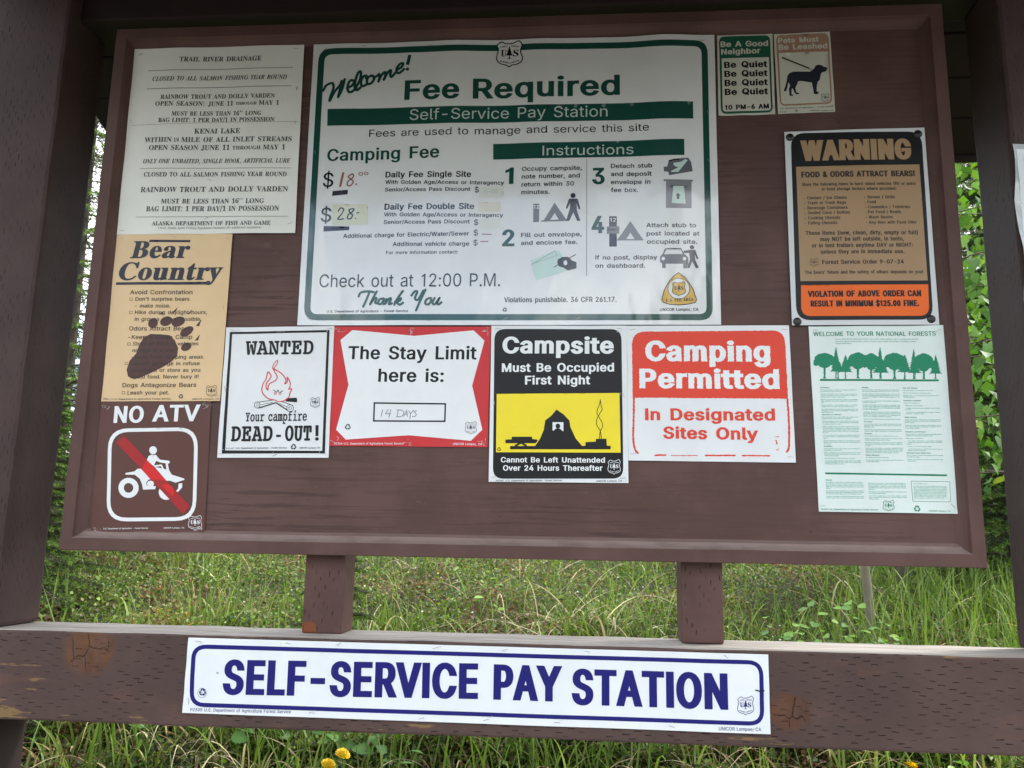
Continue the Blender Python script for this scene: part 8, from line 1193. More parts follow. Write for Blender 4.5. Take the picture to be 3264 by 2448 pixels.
 ['t','body_lettering',2,'black','s',0.035,0,0,'If no post, display',11381,6416,12715,6409,99],
 ['t','body_lettering',2,'black','s',0.035,0,0,'on dashboard.',11381,6229,12456,6225,99],
 ['t','body_lettering',2,'black','s',0.035,0,0,'Violations punishable. 36 CFR 261.17.',9405,5463,11834,5460,116],
 ['t','recycling_mark',2,'black','s',0,0,0,'♻',9373,5249,9470,5249,85],
 ['t','body_lettering',2,'black','s',0.03,0,0,'UNICOR Lompoc, CA',12757,5253,13570,5257,65],
 ['p','pictogram',1,'grey_print',0,[[10014,7719,10145,7717,10142,7294,10015,7290]]],
 ['t','body_lettering',2,'plastic_white','s',0.04,0,0,'12',10021,7603,10141,7601,88],
 ['p','pictogram',1,'grey_print',0,[[10483,7739,10750,7338,10820,7313,10181,7299,10181,7321,10250,7336],[10388,7335,10582,7343,10485,7500]]],
 ['p','pictogram',1,'dark_print',0,[[10946,7901,10943,7882,10935,7865,10923,7852,10907,7844,10889,7841,10872,7844,10856,7853,10843,7867,10835,7884,10832,7902,10835,7921,10843,7938,10855,7951,10871,7960,10889,7962,10906,7959,10922,7950,10935,7936,10943,7919],[10799,7826,10993,7828,11051,7583,11015,7584,10968,7727,10973,7562,11052,7310,10982,7311,10896,7509,10809,7313,10737,7314,10826,7619,10825,7729,10761,7593,10728,7607]]],
 ['p','pictogram',1,'envelope_green',0,[[9980,6406,10498,6636,10600,6621,10666,6494,10745,6159,10094,5950,9987,6299]]],
 ['l','pictogram',2,'grey_print',0,8,0,0,[9987,6312,10498,6622]],
 ['l','pictogram',2,'grey_print',0,6,0,0,[10498,6622,10550,6522,10051,6339]],
 ['p','pictogram',3,'black',0,[[10563,6428,10666,6481,10794,6485,10871,6399,10973,6358,10969,6224,10783,6172,10693,6240,10590,6267,10551,6348]]],
 ['p','pictogram',4,'plastic_white',0,[[10772,6346,10770,6328,10764,6311,10755,6298,10744,6290,10731,6287,10718,6290,10707,6299,10698,6312,10692,6328,10690,6347,10692,6365,10697,6381,10706,6394,10718,6402,10730,6405,10743,6402,10754,6394,10763,6381,10769,6364]]],
 ['l','pictogram',3,'black',0,16,0,0,[10475,6247,10955,6537]],
 ['p','pictogram',1,'grey_print',0,[[12879,8529,12956,8536,12996,8687,13164,8720,13420,8743,13482,8637,13511,8423,12991,8328,12979,8411,12882,8421]]],
 ['p','pictogram',2,'envelope_green',0,[[13085,8616,13252,8641,13356,8708,13406,8680,13197,8407,13030,8402,13051,8437,13199,8512,13110,8547]]],
 ['l','pictogram',2,'black',0,28,1,0,[12996,8660,13112,8699,13215,8705]],
 ['p','pictogram',1,'mid_print',0,[[12874,8239,13512,8223,13511,8181,13481,8182,13468,7568,12916,7576,12925,8191,12874,8192]]],
 ['p','pictogram',2,'grey_print',0,[[13008,8102,13382,8090,13381,8033,13007,8039]]],
 ['p','pictogram',3,'envelope_green',0,[[13081,8079,13313,8075,13344,7665,13039,7683]]],
 ['p','pictogram',4,'black',0,[[13183,7918,13233,7857,13208,7858,13206,7776,13155,7777,13157,7859,13131,7859]]],
 ['p','pictogram',1,'dark_print',0,[[11684,7411,11848,7408,11845,6711,11682,6713]]],
 ['t','body_lettering',2,'plastic_white','s',0.04,0,0,'12',11702,7285,11835,7284,87],
 ['p','pictogram',2,'mid_print',0,[[11632,7172,11906,7177,11900,7007,11632,7004]]],
 ['t','pictogram',3,'black','s',0.03,0,0,'PERMIT',11642,7077,11880,7083,43],
 ['p','pictogram',1,'mid_print',0,[[12144,7293,12412,6872,12425,6845,11853,6851,11866,6878],[12052,6878,12235,6879,12142,7031]]],
 ['p','pictogram',1,'grey_print',0,[[12774,6462,12838,6541,12877,6647,12928,6660,13229,6657,13290,6537,13376,6443,13378,6297,13339,6200,13266,6200,13268,6304,12890,6307,12888,6209,12816,6209,12817,6307,12772,6356],[12860,6520,13262,6524,13224,6625,12907,6628]]],
 ['p','pictogram',2,'plastic_white',0,[[12879,6421,12877,6409,12871,6398,12863,6389,12852,6383,12841,6381,12829,6384,12818,6389,12810,6398,12805,6409,12803,6422,12805,6434,12811,6445,12819,6454,12830,6459,12842,6461,12853,6459,12864,6453,12872,6444,12877,6433],[13333,6417,13331,6405,13325,6394,13317,6385,13306,6379,13294,6378,13283,6380,13273,6385,13264,6394,13259,6405,13258,6418,13260,6430,13265,6441,13274,6450,13284,6455,13296,6457,13308,6455,13318,6449,13326,6440,13331,6429]]],
 ['p','pictogram',2,'dark_print',0,[[13506,6676,13503,6661,13497,6648,13486,6637,13474,6631,13460,6628,13446,6631,13433,6638,13424,6648,13417,6662,13415,6677,13418,6692,13425,6705,13435,6715,13448,6722,13462,6724,13475,6722,13488,6715,13498,6704,13504,6691],[13399,6616,13529,6614,13593,6415,13558,6407,13515,6535,13520,6402,13596,6211,13533,6204,13462,6363,13401,6205,13351,6205,13413,6403,13403,6549,13278,6550,13278,6590]]],
 ['p','fee_badge',1,'badge_gold',0,[[13162,6106,13317,5981,13462,5744,13536,5496,13505,5439,13331,5401,13150,5386,12959,5403,12835,5442,12798,5500,12856,5722,12967,5918,13068,6036]]],
 ['l','fee_badge',2,'black',0,16,0,1,[13162,6106,13317,5981,13462,5744,13536,5496,13505,5439,13331,5401,13150,5386,12959,5403,12835,5442,12798,5500,12856,5722,12967,5918,13068,6036]],
 ['p','fee_badge',2,'plastic_white',0,[[13392,5745,13385,5694,13368,5645,13340,5602,13303,5566,13259,5538,13210,5522,13159,5516,13108,5522,13060,5539,13017,5567,12982,5604,12955,5647,12939,5696,12934,5748,12940,5799,12958,5848,12986,5891,13023,5928,13067,5955,13116,5972,13167,5977,13218,5971,13266,5954,13309,5926,13345,5889,13371,5845,13387,5796]]],
 ['l','fee_badge',3,'black',0,10,0,1,[13392,5745,13383,5685,13359,5630,13322,5583,13274,5546,13219,5524,13159,5516,13100,5524,13045,5548,12999,5584,12963,5632,12941,5688,12934,5748,12943,5807,12966,5863,13004,5910,13052,5947,13108,5970,13167,5977,13227,5969,13281,5945,13328,5908,13364,5860,13386,5804]],
 ['p','emblem',3,'badge_gold',0,[[13081,5893,13118,5876,13165,5872,13215,5879,13270,5903,13302,5856,13287,5804,13286,5760,13302,5702,13290,5651,13238,5619,13187,5610,13158,5590,13130,5611,13079,5624,13040,5652,13024,5697,13036,5755,13046,5806,13032,5851]]],
 ['l','emblem',4,'black',0,11,1,1,[13081,5893,13118,5876,13165,5872,13215,5879,13270,5903,13302,5856,13287,5804,13286,5760,13302,5702,13290,5651,13238,5619,13187,5610,13158,5590,13130,5611,13079,5624,13040,5652,13024,5697,13036,5755,13046,5806,13032,5851]],
 ['p','emblem',4,'black',0,[[13165,5844,13177,5808,13171,5808,13189,5769,13180,5769,13199,5728,13168,5728,13169,5696,13185,5687,13139,5687,13156,5696,13158,5728,13127,5728,13148,5769,13139,5769,13158,5808,13152,5808]]],
 ['t','emblem',4,'black','b',0.02,0,0,'U',13069,5718,13131,5718,80],
 ['t','emblem',4,'black','b',0.02,0,0,'S',13201,5718,13261,5717,79],
 ['t','fee_badge',2,'black','b',0.01,0,0,'U.S. FEE AREA',12885,5455,13469,5478,67],
]))
sign_data.append(dict(name='selfservice', Y=-0.0505, colour='plastic_cool', gloss=0.3, layer=0, waves=[(0.3, 0.05, 1.5, 0.2), (0.62, 0.06, 1.5, 0.1), (0.9, 0.05, 2, 0.3)], staples=[(0.02, 0.95), (0.18, 0.96), (0.27, 0.97), (0.44, 0.96), (0.56, 0.96), (0.7, 0.97), (0.93, 0.96), (0.01, 0.15), (0.23, 0.06), (0.42, 0.04), (0.53, 0.05), (0.65, 0.05), (0.84, 0.05), (0.97, 0.05)], scuff='scuff_white', quad=[(3254, -1661), (14635, -1674), (14623, -3102), (3261, -3091)], items=[
 ['p','border',1,'sign_blue',0,[[3349,-2086,3354,-1995,3378,-1919,3421,-1861,3482,-1819,3562,-1794,3661,-1786,14243,-1786,14332,-1793,14404,-1817,14461,-1857,14500,-1912,14523,-1983,14530,-2070,14521,-2682,14511,-2767,14486,-2837,14446,-2891,14389,-2930,14317,-2953,14229,-2961,3705,-2971,3607,-2963,3526,-2939,3462,-2898,3415,-2841,3386,-2767,3373,-2677],[3460,-2692,3469,-2753,3489,-2803,3521,-2842,3564,-2870,3619,-2887,3686,-2892,14244,-2886,14304,-2880,14353,-2864,14391,-2838,14419,-2801,14436,-2754,14443,-2696,14452,-2056,14447,-1997,14431,-1949,14404,-1911,14366,-1884,14317,-1868,14256,-1863,3648,-1867,3581,-1873,3526,-1890,3485,-1918,3456,-1958,3439,-2009,3436,-2071]]],
 ['t','title_lettering',2,'sign_blue','s',0.07,0,0,'SELF-SERVICE',4044,-2721,9118,-2651,657.9],
 ['t','title_lettering',2,'sign_blue','s',0.07,0,0,'PAY',9415,-2651,10716,-2647,652.1],
 ['t','title_lettering',2,'sign_blue','s',0.07,0,0,'STATION',10924,-2692,13859,-2694,655],
 ['l','recycling_mark',2,'sign_blue',0,5.1,0,1,[3722,-2703,3720,-2730,3709,-2755,3691,-2776,3667,-2789,3639,-2794,3611,-2791,3584,-2779,3562,-2760,3547,-2736,3541,-2708,3543,-2681,3553,-2655,3572,-2635,3596,-2622,3624,-2617,3652,-2620,3678,-2632,3700,-2651,3715,-2675]],
 ['t','recycling_mark',2,'sign_blue','s',0,0,0,'♻',3565,-2763,3707,-2758,111.4],
 ['l','emblem',2,'sign_blue',0,10,1,1,[14097,-2454,14135,-2470,14186,-2473,14239,-2463,14299,-2435,14333,-2485,14316,-2540,14315,-2589,14331,-2650,14317,-2705,14261,-2741,14206,-2752,14175,-2775,14145,-2754,14090,-2743,14048,-2714,14031,-2666,14045,-2604,14057,-2549,14042,-2501]],
 ['p','emblem',2,'sign_blue',0,[[14186,-2503,14198,-2541,14192,-2542,14210,-2582,14200,-2583,14221,-2626,14187,-2627,14188,-2661,14205,-2670,14156,-2672,14173,-2662,14177,-2627,14143,-2628,14166,-2584,14156,-2584,14177,-2542,14171,-2542]]],
 ['t','emblem',2,'sign_blue','b',0.02,0,0,'U',14081,-2641,14147,-2639,85.1],
 ['t','emblem',2,'sign_blue','b',0.02,0,0,'S',14223,-2637,14286,-2635,85],
 ['t','emblem',2,'sign_blue','s',0.03,0,0,'FOREST',14082,-2529,14166,-2515,22],
 ['t','emblem',2,'sign_blue','s',0.03,0,0,'SERVICE',14202,-2514,14297,-2519,22],
 ['t','emblem',2,'sign_blue','s',0.03,0,0,'DEPARTMENT',14067,-2710,14171,-2737,19],
 ['t','emblem',2,'sign_blue','s',0.03,0,0,'OF AGRICULTURE',14186,-2737,14299,-2700,19],
 ['t','body_lettering',2,'sign_blue','s',0.01,0,0,'P2305 U.S. Department of Agriculture Forest Service',3423,-3052,5450,-3030,57.2],
 ['t','body_lettering',2,'sign_blue','s',0.01,0,0,'UNICOR Lompoc, CA',13675,-3063,14455,-3052,61],
 ['l','gouge',3,'black',0,23,0,0,[14371,-2324,14445,-2340,14539,-2332]],
 ['p','gouge',3,'seam',0,[[3942,-2317,3937,-2329,3920,-2336,3901,-2335,3888,-2325,3887,-2313,3898,-2303,3917,-2300,3935,-2306]]],
]))

# ------------------------------------------------------------------ lettering outlines and the flat shapes printed on the signs
AL = ''.join(chr(k) for k in range(33, 127) if chr(k) not in '"\\')
def dec_(s, i): return ((AL.index(s[i]) * 92 + AL.index(s[i + 1])) - 1000) / 1000.0
GL = {}
for line in glyph_data.strip('\n').split('\n'):
    key = line[:2]; p = line[3:].split(' ')
    GL[key] = ([[(dec_(q, i), dec_(q, i + 2)) for i in range(0, len(q), 4)] for q in p[1:]], dec_(p[0], 0))
# the recycling mark and shared punctuation come from the sans face
def glyph(f, ch):
    if ch == ' ': return ([], .28)
    return GL.get(f + ch) or GL['s' + ch]
CAP = {f: max(y for q in glyph(f, 'E')[0] for x, y in q) for f in 'sbim'}

SI = CAP['s'] / .727
def sc_(q): return [(x * SI, y * SI) for x, y in q][::-1]
GL['sI'] = ([sc_([(.08, 0), (.171, 0), (.171, .727), (.08, .727)])], .251 * SI)
GL['s1'] = ([sc_([(.25, 0), (.341, 0), (.341, .727), (.262, .727), (.225, .665), (.10, .60), (.10, .52), (.25, .585)])], .5 * SI)
AN = .5        # bold faces thicken their uprights more than their bars
def area(q): return sum(q[i - 1][0] * q[i][1] - q[i][0] * q[i - 1][1] for i in range(len(q))) / 2
def densify(q, step):
    out = []
    for i in range(len(q)):
        a, b_ = q[i], q[(i + 1) % len(q)]; L = math.dist(a, b_); n = max(1, int(math.ceil(L / step)))
        for k in range(n): out.append((a[0] + (b_[0] - a[0]) * k / n, a[1] + (b_[1] - a[1]) * k / n))
    return out
def offset(q, d):
    n = len(q); out = []
    for i in range(n):
        a, b_, c_ = q[i - 1], q[i], q[(i + 1) % n]
        ux, uy = b_[0] - a[0], b_[1] - a[1]; vx, vy = c_[0] - b_[0], c_[1] - b_[1]
        lu = math.hypot(ux, uy) or 1e-9; lv = math.hypot(vx, vy) or 1e-9
        n1 = (uy / lu, -ux / lu); n2 = (vy / lv, -vx / lv)
        mx, my = n1[0] + n2[0], n1[1] + n2[1]; dd = mx * mx + my * my
        if dd < .35: mx, my, dd = n1[0] + n2[0] * .4, n1[1] + n2[1] * .4, 1.2
        s = 2 / dd if dd > .6 else 2.2
        out.append((b_[0] + d * mx * s, b_[1] + d * my * s * AN))
    return out
def fill(conts, grid=0):
    """triangulate contours by the non-zero winding rule"""
    vs, es = [], []
    for q in conts:
        n0 = len(vs); vs += q; es += [(n0 + i, n0 + (i + 1) % len(q)) for i in range(len(q))]
    A = np.array([vs[a] for a, b_ in es]); B = np.array([vs[b_] for a, b_ in es])
    pts = [Vector(v) for v in vs]
    if grid:
        lo, hi = np.min(vs, 0), np.max(vs, 0)
        for x in np.arange(math.floor(lo[0] / grid) * grid, hi[0], grid):
            for y in np.arange(math.floor(lo[1] / grid) * grid, hi[1], grid): pts.append(Vector((x, y)))
    r = delaunay_2d_cdt(pts, es, [], 0, 1e-5)
    V = np.array([tuple(v) for v in r[0]]); T_ = np.array([f for f in r[2] if len(f) == 3])
    if not len(T_): return V, T_
    C_ = V[T_].mean(1); x, y = C_[:, 0:1], C_[:, 1:2]
    ax, ay, bx, by = A[:, 0], A[:, 1], B[:, 0], B[:, 1]
    side = (bx - ax) * (y - ay) - (x - ax) * (by - ay)
    w = ((ay <= y) & (by > y) & (side > 0)).sum(1) - ((ay > y) & (by <= y) & (side < 0)).sum(1)
    T_ = T_[w != 0]
    return V, T_
GC = {}
def glyph_mesh(f, ch, ratio, w, shear, rough, grid):
    """outline of a letter in cap heights, made bolder by w, as triangles"""
    key = (f, ch, round(ratio, 2), w, shear, rough, round(grid, 1))
    if key in GC: return GC[key]
    cs, adv = glyph(f, ch); cap = CAP[f]
    if not cs: GC[key] = None; return None
    ky = (1 - 2 * w * AN) / cap if w > 0 else 1 / cap
    sg = 1 if sum(area(q) for q in cs) > 0 else -1
    out = []
    for q in cs:
        q = [(x * ky * ratio, y * ky) for x, y in q]
        if w: q = offset(q, w * sg)
        if rough: q = [(x + random.uniform(-.016, .016), y + random.uniform(-.016, .016)) for x, y in densify(q, .045)]
        if grid: q = densify(q, grid)
        out.append([(x + shear * y, y + w * AN) for x, y in q])
    GC[key] = fill(out, grid); return GC[key]

def layout(f, s, W, cap, w, shear):
    capf = CAP[f]; ky = (1 - 2 * AN * max(w, 0)) / capf * cap; off = w * cap
    pen = 0; pos = []; lo = hi = None; k = 0
    for ch in s:
        cs, adv = glyph(f, ch); pos.append((ch, pen, k))
        if cs:
            xs = [x for q in cs for x, y in q]; lo = pen + min(xs) if lo is None else lo; hi = pen + max(xs)
        pen += adv; k += 1
    trk = 1.1 * off
    # last inked glyph's tracking index
    kl = max(i for i, ch in enumerate(s) if ch != ' ')
    kx = max((W - kl * trk - 2 * off - abs(shear) * cap * .8) / max(hi - lo, 1e-6), ky * .2)
    return kx, ky, [(ch, (p - lo) * kx + i * trk + off) for ch, p, i in pos]

def ribbon(pts, w, smooth_it, closed):
    if smooth_it and len(pts) > 2:
        P_ = pts; n = len(P_); out = []
        rngk = range(n if closed else n - 1)
        for i in rngk:
            if closed: p0, p1, p2, p3 = P_[i - 1], P_[i], P_[(i + 1) % n], P_[(i + 2) % n]
            else: p0, p1, p2, p3 = P_[max(i - 1, 0)], P_[i], P_[i + 1], P_[min(i + 2, n - 1)]
            for k in range(5):
                t = k / 5
                out.append(tuple(.5 * ((2 * p1[j]) + (-p0[j] + p2[j]) * t + (2 * p0[j] - 5 * p1[j] + 4 * p2[j] - p3[j]) * t * t + (-p0[j] + 3 * p1[j] - 3 * p2[j] + p3[j]) * t ** 3) for j in (0, 1)))
        if not closed: out.append(P_[-1])
        pts = out
    cs = []; h = w / 2; n = len(pts)
    for i in range(n if closed else n - 1):
        a, b_ = pts[i], pts[(i + 1) % n]; L = math.dist(a, b_)
        if L < 1e-6: continue
        nx, ny = -(b_[1] - a[1]) / L * h, (b_[0] - a[0]) / L * h
        cs.append([(a[0] - nx, a[1] - ny), (b_[0] - nx, b_[1] - ny), (b_[0] + nx, b_[1] + ny), (a[0] + nx, a[1] + ny)])
    if n > 2:
        for i, p in enumerate(pts):
            if closed or 0 < i < n - 1 or smooth_it: cs.append([(p[0] + h * math.cos(t), p[1] + h * math.sin(t)) for t in [math.pi / 4 * j + .1 for j in range(8)]])
    return cs

COL = dict(black=(.006, .006, .007), ink_grey=(.055, .058, .062), faded=(.36, .37, .36), seam=(.42, .41, .36), navy_ink=(.016, .020, .036), brown_black=(.035, .024, .02), paw=(.075, .030, .024),
  white_ink=(.80, .83, .84), dark_red=(.36, .02, .022), bright_red=(.66, .018, .02), red_ink=(.68, .05, .05), pencil=(.20, .20, .21), yellow_ink=(.88, .72, .03), orange_red=(.72, .058, .03),
  green_ink=(.008, .22, .115), green_type=(.03, .36, .22), paper_mint=(.70, .80, .76), tan_ink=(.36, .235, .125), orange_ink=(.80, .135, .012), sign_green=(.012, .10, .055), pink_tan=(.36, .22, .145), deep_green=(.010, .070, .052),
  pale_print=(.52, .62, .58), red_brown=(.30, .13, .09), marker=(.022, .018, .026), sticker_yellow=(.66, .67, .50), sticker_clear=(.70, .72, .66), sticker_beige=(.68, .65, .55), pale_teal=(.42, .56, .54),
  grey_print=(.12, .125, .14), mid_print=(.20, .205, .215), dark_print=(.022, .022, .038), envelope_green=(.53, .70, .63), badge_gold=(.66, .42, .08), sign_blue=(.010, .010, .155), scuff_white=(.62, .60, .60),
  paper_grey=(.80, .81, .75), paper_tan=(.72, .52, .29), sign_brown=(.105, .042, .034), paper_white=(.76, .79, .80), sign_red=(.58, .035, .04), metal_white=(.64, .67, .68), paper_cream=(.58, .585, .50), plastic_white=(.74, .76, .76), plastic_cool=(.78, .82, .84), sleeve_film=(.50, .54, .55))
MC = {}
def ink(name, gloss):
    key = (name, gloss)
    if key in MC: return MC[key]
    m, nt, b = new_mat(name + '_%02d' % int(gloss * 100))
    c = COL[name]
    n1 = noise_(nt, scaled(nt, 9, 9, 9), 1.0, 5, .6); n2 = noise_(nt, scaled(nt, 160, 160, 160), 1.0, 2)
    cc = mix_(nt, smooth_(nt, n1, .3, .75), c, tuple(v * .93 + .004 for v in c))
    cc = mix_(nt, smooth_(nt, n2, .72, .80, 0, .16), cc, (.30, .28, .25))
    nt.links.new(cc, b.inputs['Base Color'])
    rr = math_(nt, 'ADD', gloss, math_(nt, 'MULTIPLY', math_(nt, 'SUBTRACT', n1, .5), gloss * .5)); nt.links.new(rr, b.inputs['Roughness'])
    wv = noise_(nt, scaled(nt, 7, 7, 4), 1.0, 3, .5)
    nt.links.new(bump_(nt, wv, .42 if gloss < .2 else .12, .012), b.inputs['Normal'])
    b.inputs['Specular IOR Level'].default_value = .85 if gloss < .2 else .28
    MC[key] = m; return m
M_staple = plain('staple_steel', (.32, .32, .31), .4, .9)
M_screw = plain('dark_screw', (.05, .05, .05), .35, .8)

INFO = dict(
 trail=('fishing_notice', 'large pale grey fishing notice headed TRAIL RIVER DRAINAGE in serif capitals, at upper left'),
 bear=('bear_poster', 'tan Bear Country poster with a brown paw print over its text'),
 atv=('no_atv_sign', 'brown NO ATV sign with white rider on quad crossed by a red slash'),
 wanted=('campfire_poster', 'white WANTED poster with black frame and red outlined campfire drawing'),
 stay=('stay_limit_sign', 'red bordered white sign reading The Stay Limit here is 14 DAYS'),
 campsite=('campsite_sign', 'black Campsite sign with yellow tent picture, Must Be Occupied First Night'),
 permitted=('camping_permitted_sign', 'worn red and white sign reading Camping Permitted In Designated Sites Only'),
 forests=('national_forest_poster', 'white sheet of small green print under a row of green trees, below the WARNING sign'),
 warning=('bear_warning_sign', 'metal WARNING sign in black, tan and orange about food and bears, held by four screws'),
 quiet=('quiet_sign', 'small green and cream Be A Good Neighbor, Be Quiet sign'),
 pets=('leash_sign', 'small pinkish tan Pets Must Be Leashed sign with black dog silhouette'),
 welcome=('fee_poster', 'big glossy green bordered Welcome! Fee Required poster in the middle of the board'),
 selfservice=('pay_station_sign', 'long white SELF-SERVICE PAY STATION sign with blue border on the cross beam'))

def build_sign(sd):
    nm_, lab = INFO[sd['name']]
    q = [np.array(p) / 10 for p in sd['quad']]      # TL TR BR BL, tenths of a millimetre
    tl, tr_, br, bl = q
    cx = sum(p[0] for p in q) / 4; cz = sum(p[1] for p in q) / 4
    root = thing(nm_, lab, 'poster' if nm_.endswith('poster') or 'notice' in nm_ else 'sign', (cx / 1000, sd['Y'], cz / 1000))
    xl, xr, zb, zt = (tl[0] + bl[0]) / 2, (tr_[0] + br[0]) / 2, (bl[1] + br[1]) / 2, (tl[1] + tr_[1]) / 2
    seed = sum(map(ord, nm_)) % 50
    def depth(P, lay):
        u = (P[:, 0] - xl) / (xr - xl); v = np.clip((P[:, 1] - zb) / (zt - zb), 0, 1)
        d = .25 * (np.sin(P[:, 0] * .021 + seed) + np.sin(P[:, 1] * .027 + seed * 2) + 2)
        if sd['name'] != 'warning':      # paper lifts between its staples
            d = d + 1.3 * (np.exp(-v / .05) * np.sin(u * 7 + seed) ** 2 + np.exp(-np.clip(1 - u, 0, 1) / .04) * np.sin(v * 6 + seed) ** 2 + np.exp(-np.clip(u, 0, 1) / .04) * np.sin(v * 8 + seed) ** 2)
        for u0, su, a, k in sd['waves']: d = d + a * np.exp(-((u - u0) / su) ** 2) * ((1 - k) + k * v)
        return sd['Y'] * 1000 - sd['layer'] * 1.1 - d - lay
    def to3(P, lay):
        P = np.asarray(P, float); return np.stack([P[:, 0] / 1000 - root.location.x, depth(P, lay) / 1000 - root.location.y, P[:, 1] / 1000 - root.location.z], 1)
    # the sheet itself, with a back and an edge
    nu = max(6, int(abs(xr - xl) / 9)); nv = max(6, int(abs(zt - zb) / 9))
    U, Vv = np.meshgrid(np.linspace(0, 1, nu + 1), np.linspace(0, 1, nv + 1)); U = U.ravel()[:, None]; Vv = Vv.ravel()[:, None]
    Pg = (bl * (1 - U) + br * U) * (1 - Vv) + (tl * (1 - U) + tr_ * U) * Vv
    th = 1.0 if sd['name'] == 'warning' else .45
    front = to3(Pg, 0); back = front + np.array([0, th / 1000, 0]); n = len(front)
    ii, jj = np.meshgrid(np.arange(nv), np.arange(nu), indexing='ij'); k0 = (ii * (nu + 1) + jj).ravel()
    ff = np.stack([k0, k0 + 1, k0 + nu + 2, k0 + nu + 1], 1)
    bf = ff[:, ::-1] + n
    ring_ = list(range(nu + 1)) + [(nu + 1) * r + nu for r in range(1, nv + 1)] + list(range((nu + 1) * nv + nu - 1, (nu + 1) * nv - 1, -1)) + [(nu + 1) * r for r in range(nv - 1, 0, -1)]
    m_ = len(ring_); rim = np.concatenate([front[ring_], back[ring_]])
    rf = np.array([((i + 1) % m_, i, i + m_, (i + 1) % m_ + m_) for i in range(m_)]) + 2 * n
    link('sheet', mesh_np('sheet', np.concatenate([front, back, rim]), np.concatenate([ff, bf, rf]), [ink(sd['colour'], sd['gloss'])], smooth=True), root)
    big = sd['name'] in ('welcome', 'selfservice')
    parts = {}
    def add(part, colr, V, T_, lay):
        if len(T_): parts.setdefault(part, []).append((colr, to3(V, .16 + .22 * lay), T_))
    for it in sd['items']:
        if it[0] == 't':
            _, part, lay, colr, f, w, shear, rough, s, x0, z0, x1, z1, cap = it
            x0, z0, x1, z1, cap = x0 / 10, z0 / 10, x1 / 10, z1 / 10, cap / 10
            W = math.dist((x0, z0), (x1, z1)); ux, uz = (x1 - x0) / W, (z1 - z0) / W
            if s == '\u267b':
                cs, adv = glyph('s', s); xs = [x for c_ in cs for x, y in c_]; ys = [y for c_ in cs for x, y in c_]
                k = W / (max(xs) - min(xs)); V, T_ = fill([[((x - min(xs)) * k, (y - min(ys)) * k) for x, y in c_] for c_ in cs])
                add(part, colr, V + np.array([x0, z0]), T_, lay); continue
            lead = len(s) - len(s.lstrip(' ')); 
            if lead: 
                s = s.lstrip(' '); x0 += W * .06 * ux; z0 += W * .06 * uz; W *= .94
            kx, ky, pos = layout(f, s, W, cap, w, shear)
            g = 0
            if (big and cap > 18) or cap > 30: g = 9 / cap
            for ch, px in pos:
                gm = glyph_mesh(f, ch, kx / ky, w, shear, rough, g)
                if gm is None: continue
                V, T_ = gm
                if not len(T_): continue
                lx = V[:, 0] * cap + px; ly = V[:, 1] * cap
                add(('letter', len(parts)) if cap >= 20 and part == 'title_lettering' else part, colr, np.stack([x0 + lx * ux - ly * uz, z0 + lx * uz + ly * ux], 1), T_, lay)
        else:
            if it[0] == 'p':
                _, part, lay, colr, rough, conts = it; cs = [[(c_[i] / 10, c_[i + 1] / 10) for i in range(0, len(c_), 2)] for c_ in conts]
                # outer contours all turn one way, holes (second contour of a ring) the other
                if len(cs) == 2 and part in ('border', 'tick_box', 'box_outline', 'pictogram', 'campfire_drawing') and area(cs[0]) * area(cs[1]) > 0:
                    inside = min(x for x, y in cs[1]) > min(x for x, y in cs[0]) and max(x for x, y in cs[1]) < max(x for x, y in cs[0]) and min(y for x, y in cs[1]) > min(y for x, y in cs[0])
                    if inside: cs[1] = cs[1][::-1]
                elif not (len(cs) == 2 and area(cs[0]) * area(cs[1]) < 0 and part in ('border', 'tick_box', 'box_outline', 'pictogram', 'campfire_drawing')):
                    cs = [c_ if area(c_) > 0 else c_[::-1] for c_ in cs]
            else:
                _, part, lay, colr, rough, w, sm, cl, c_ = it; cs = ribbon([(c_[i] / 10, c_[i + 1] / 10) for i in range(0, len(c_), 2)], w / 10, sm, cl)
            ext = max(max(x for c_ in cs for x, y in c_) - min(x for c_ in cs for x, y in c_), max(y for c_ in cs for x, y in c_) - min(y for c_ in cs for x, y in c_))
            if rough: cs = [[(x + random.uniform(-.6, .6), y + random.uniform(-.6, .6)) for x, y in densify(c_, 2.0)] for c_ in cs]
            g = 9 if ext > 14 else 0
            if g: cs = [densify(c_, g) for c_ in cs]
            V, T_ = fill(cs, g); add(part, colr, V, T_, lay)
    # scratches around the staples
    def uv(u, v): return (bl * (1 - u) + br * u) * (1 - v) + (tl * (1 - u) + tr_ * u) * v
    if sd.get('scuff'):
        for u, v in sd['staples']:
            p = uv(u, v)
            for k in range(5 if sd['name'] in ('stay', 'atv') else 2):
                a = p + np.array([random.gauss(0, 5), random.gauss(0, 4)]); pts = [tuple(a)]
                for _ in range(random.randint(1, 3)):
                    a = a + np.array([random.gauss(0, 3.5), random.gauss(0, 2.5)]); pts.append(tuple(a))
                pts = [(min(max(x, min(bl[0], tl[0]) + 6), max(br[0], tr_[0]) - 6), min(max(z, zb + 3), zt - 3)) for x, z in pts]
                if len(set(pts)) < 2: continue
                V, T_ = fill(ribbon(pts, random.uniform(.35, .9), 0, 0)); add('scratches', sd['scuff'], V, T_, 3)
    # pictures that stand apart from one another are parts of their own
    groups = []
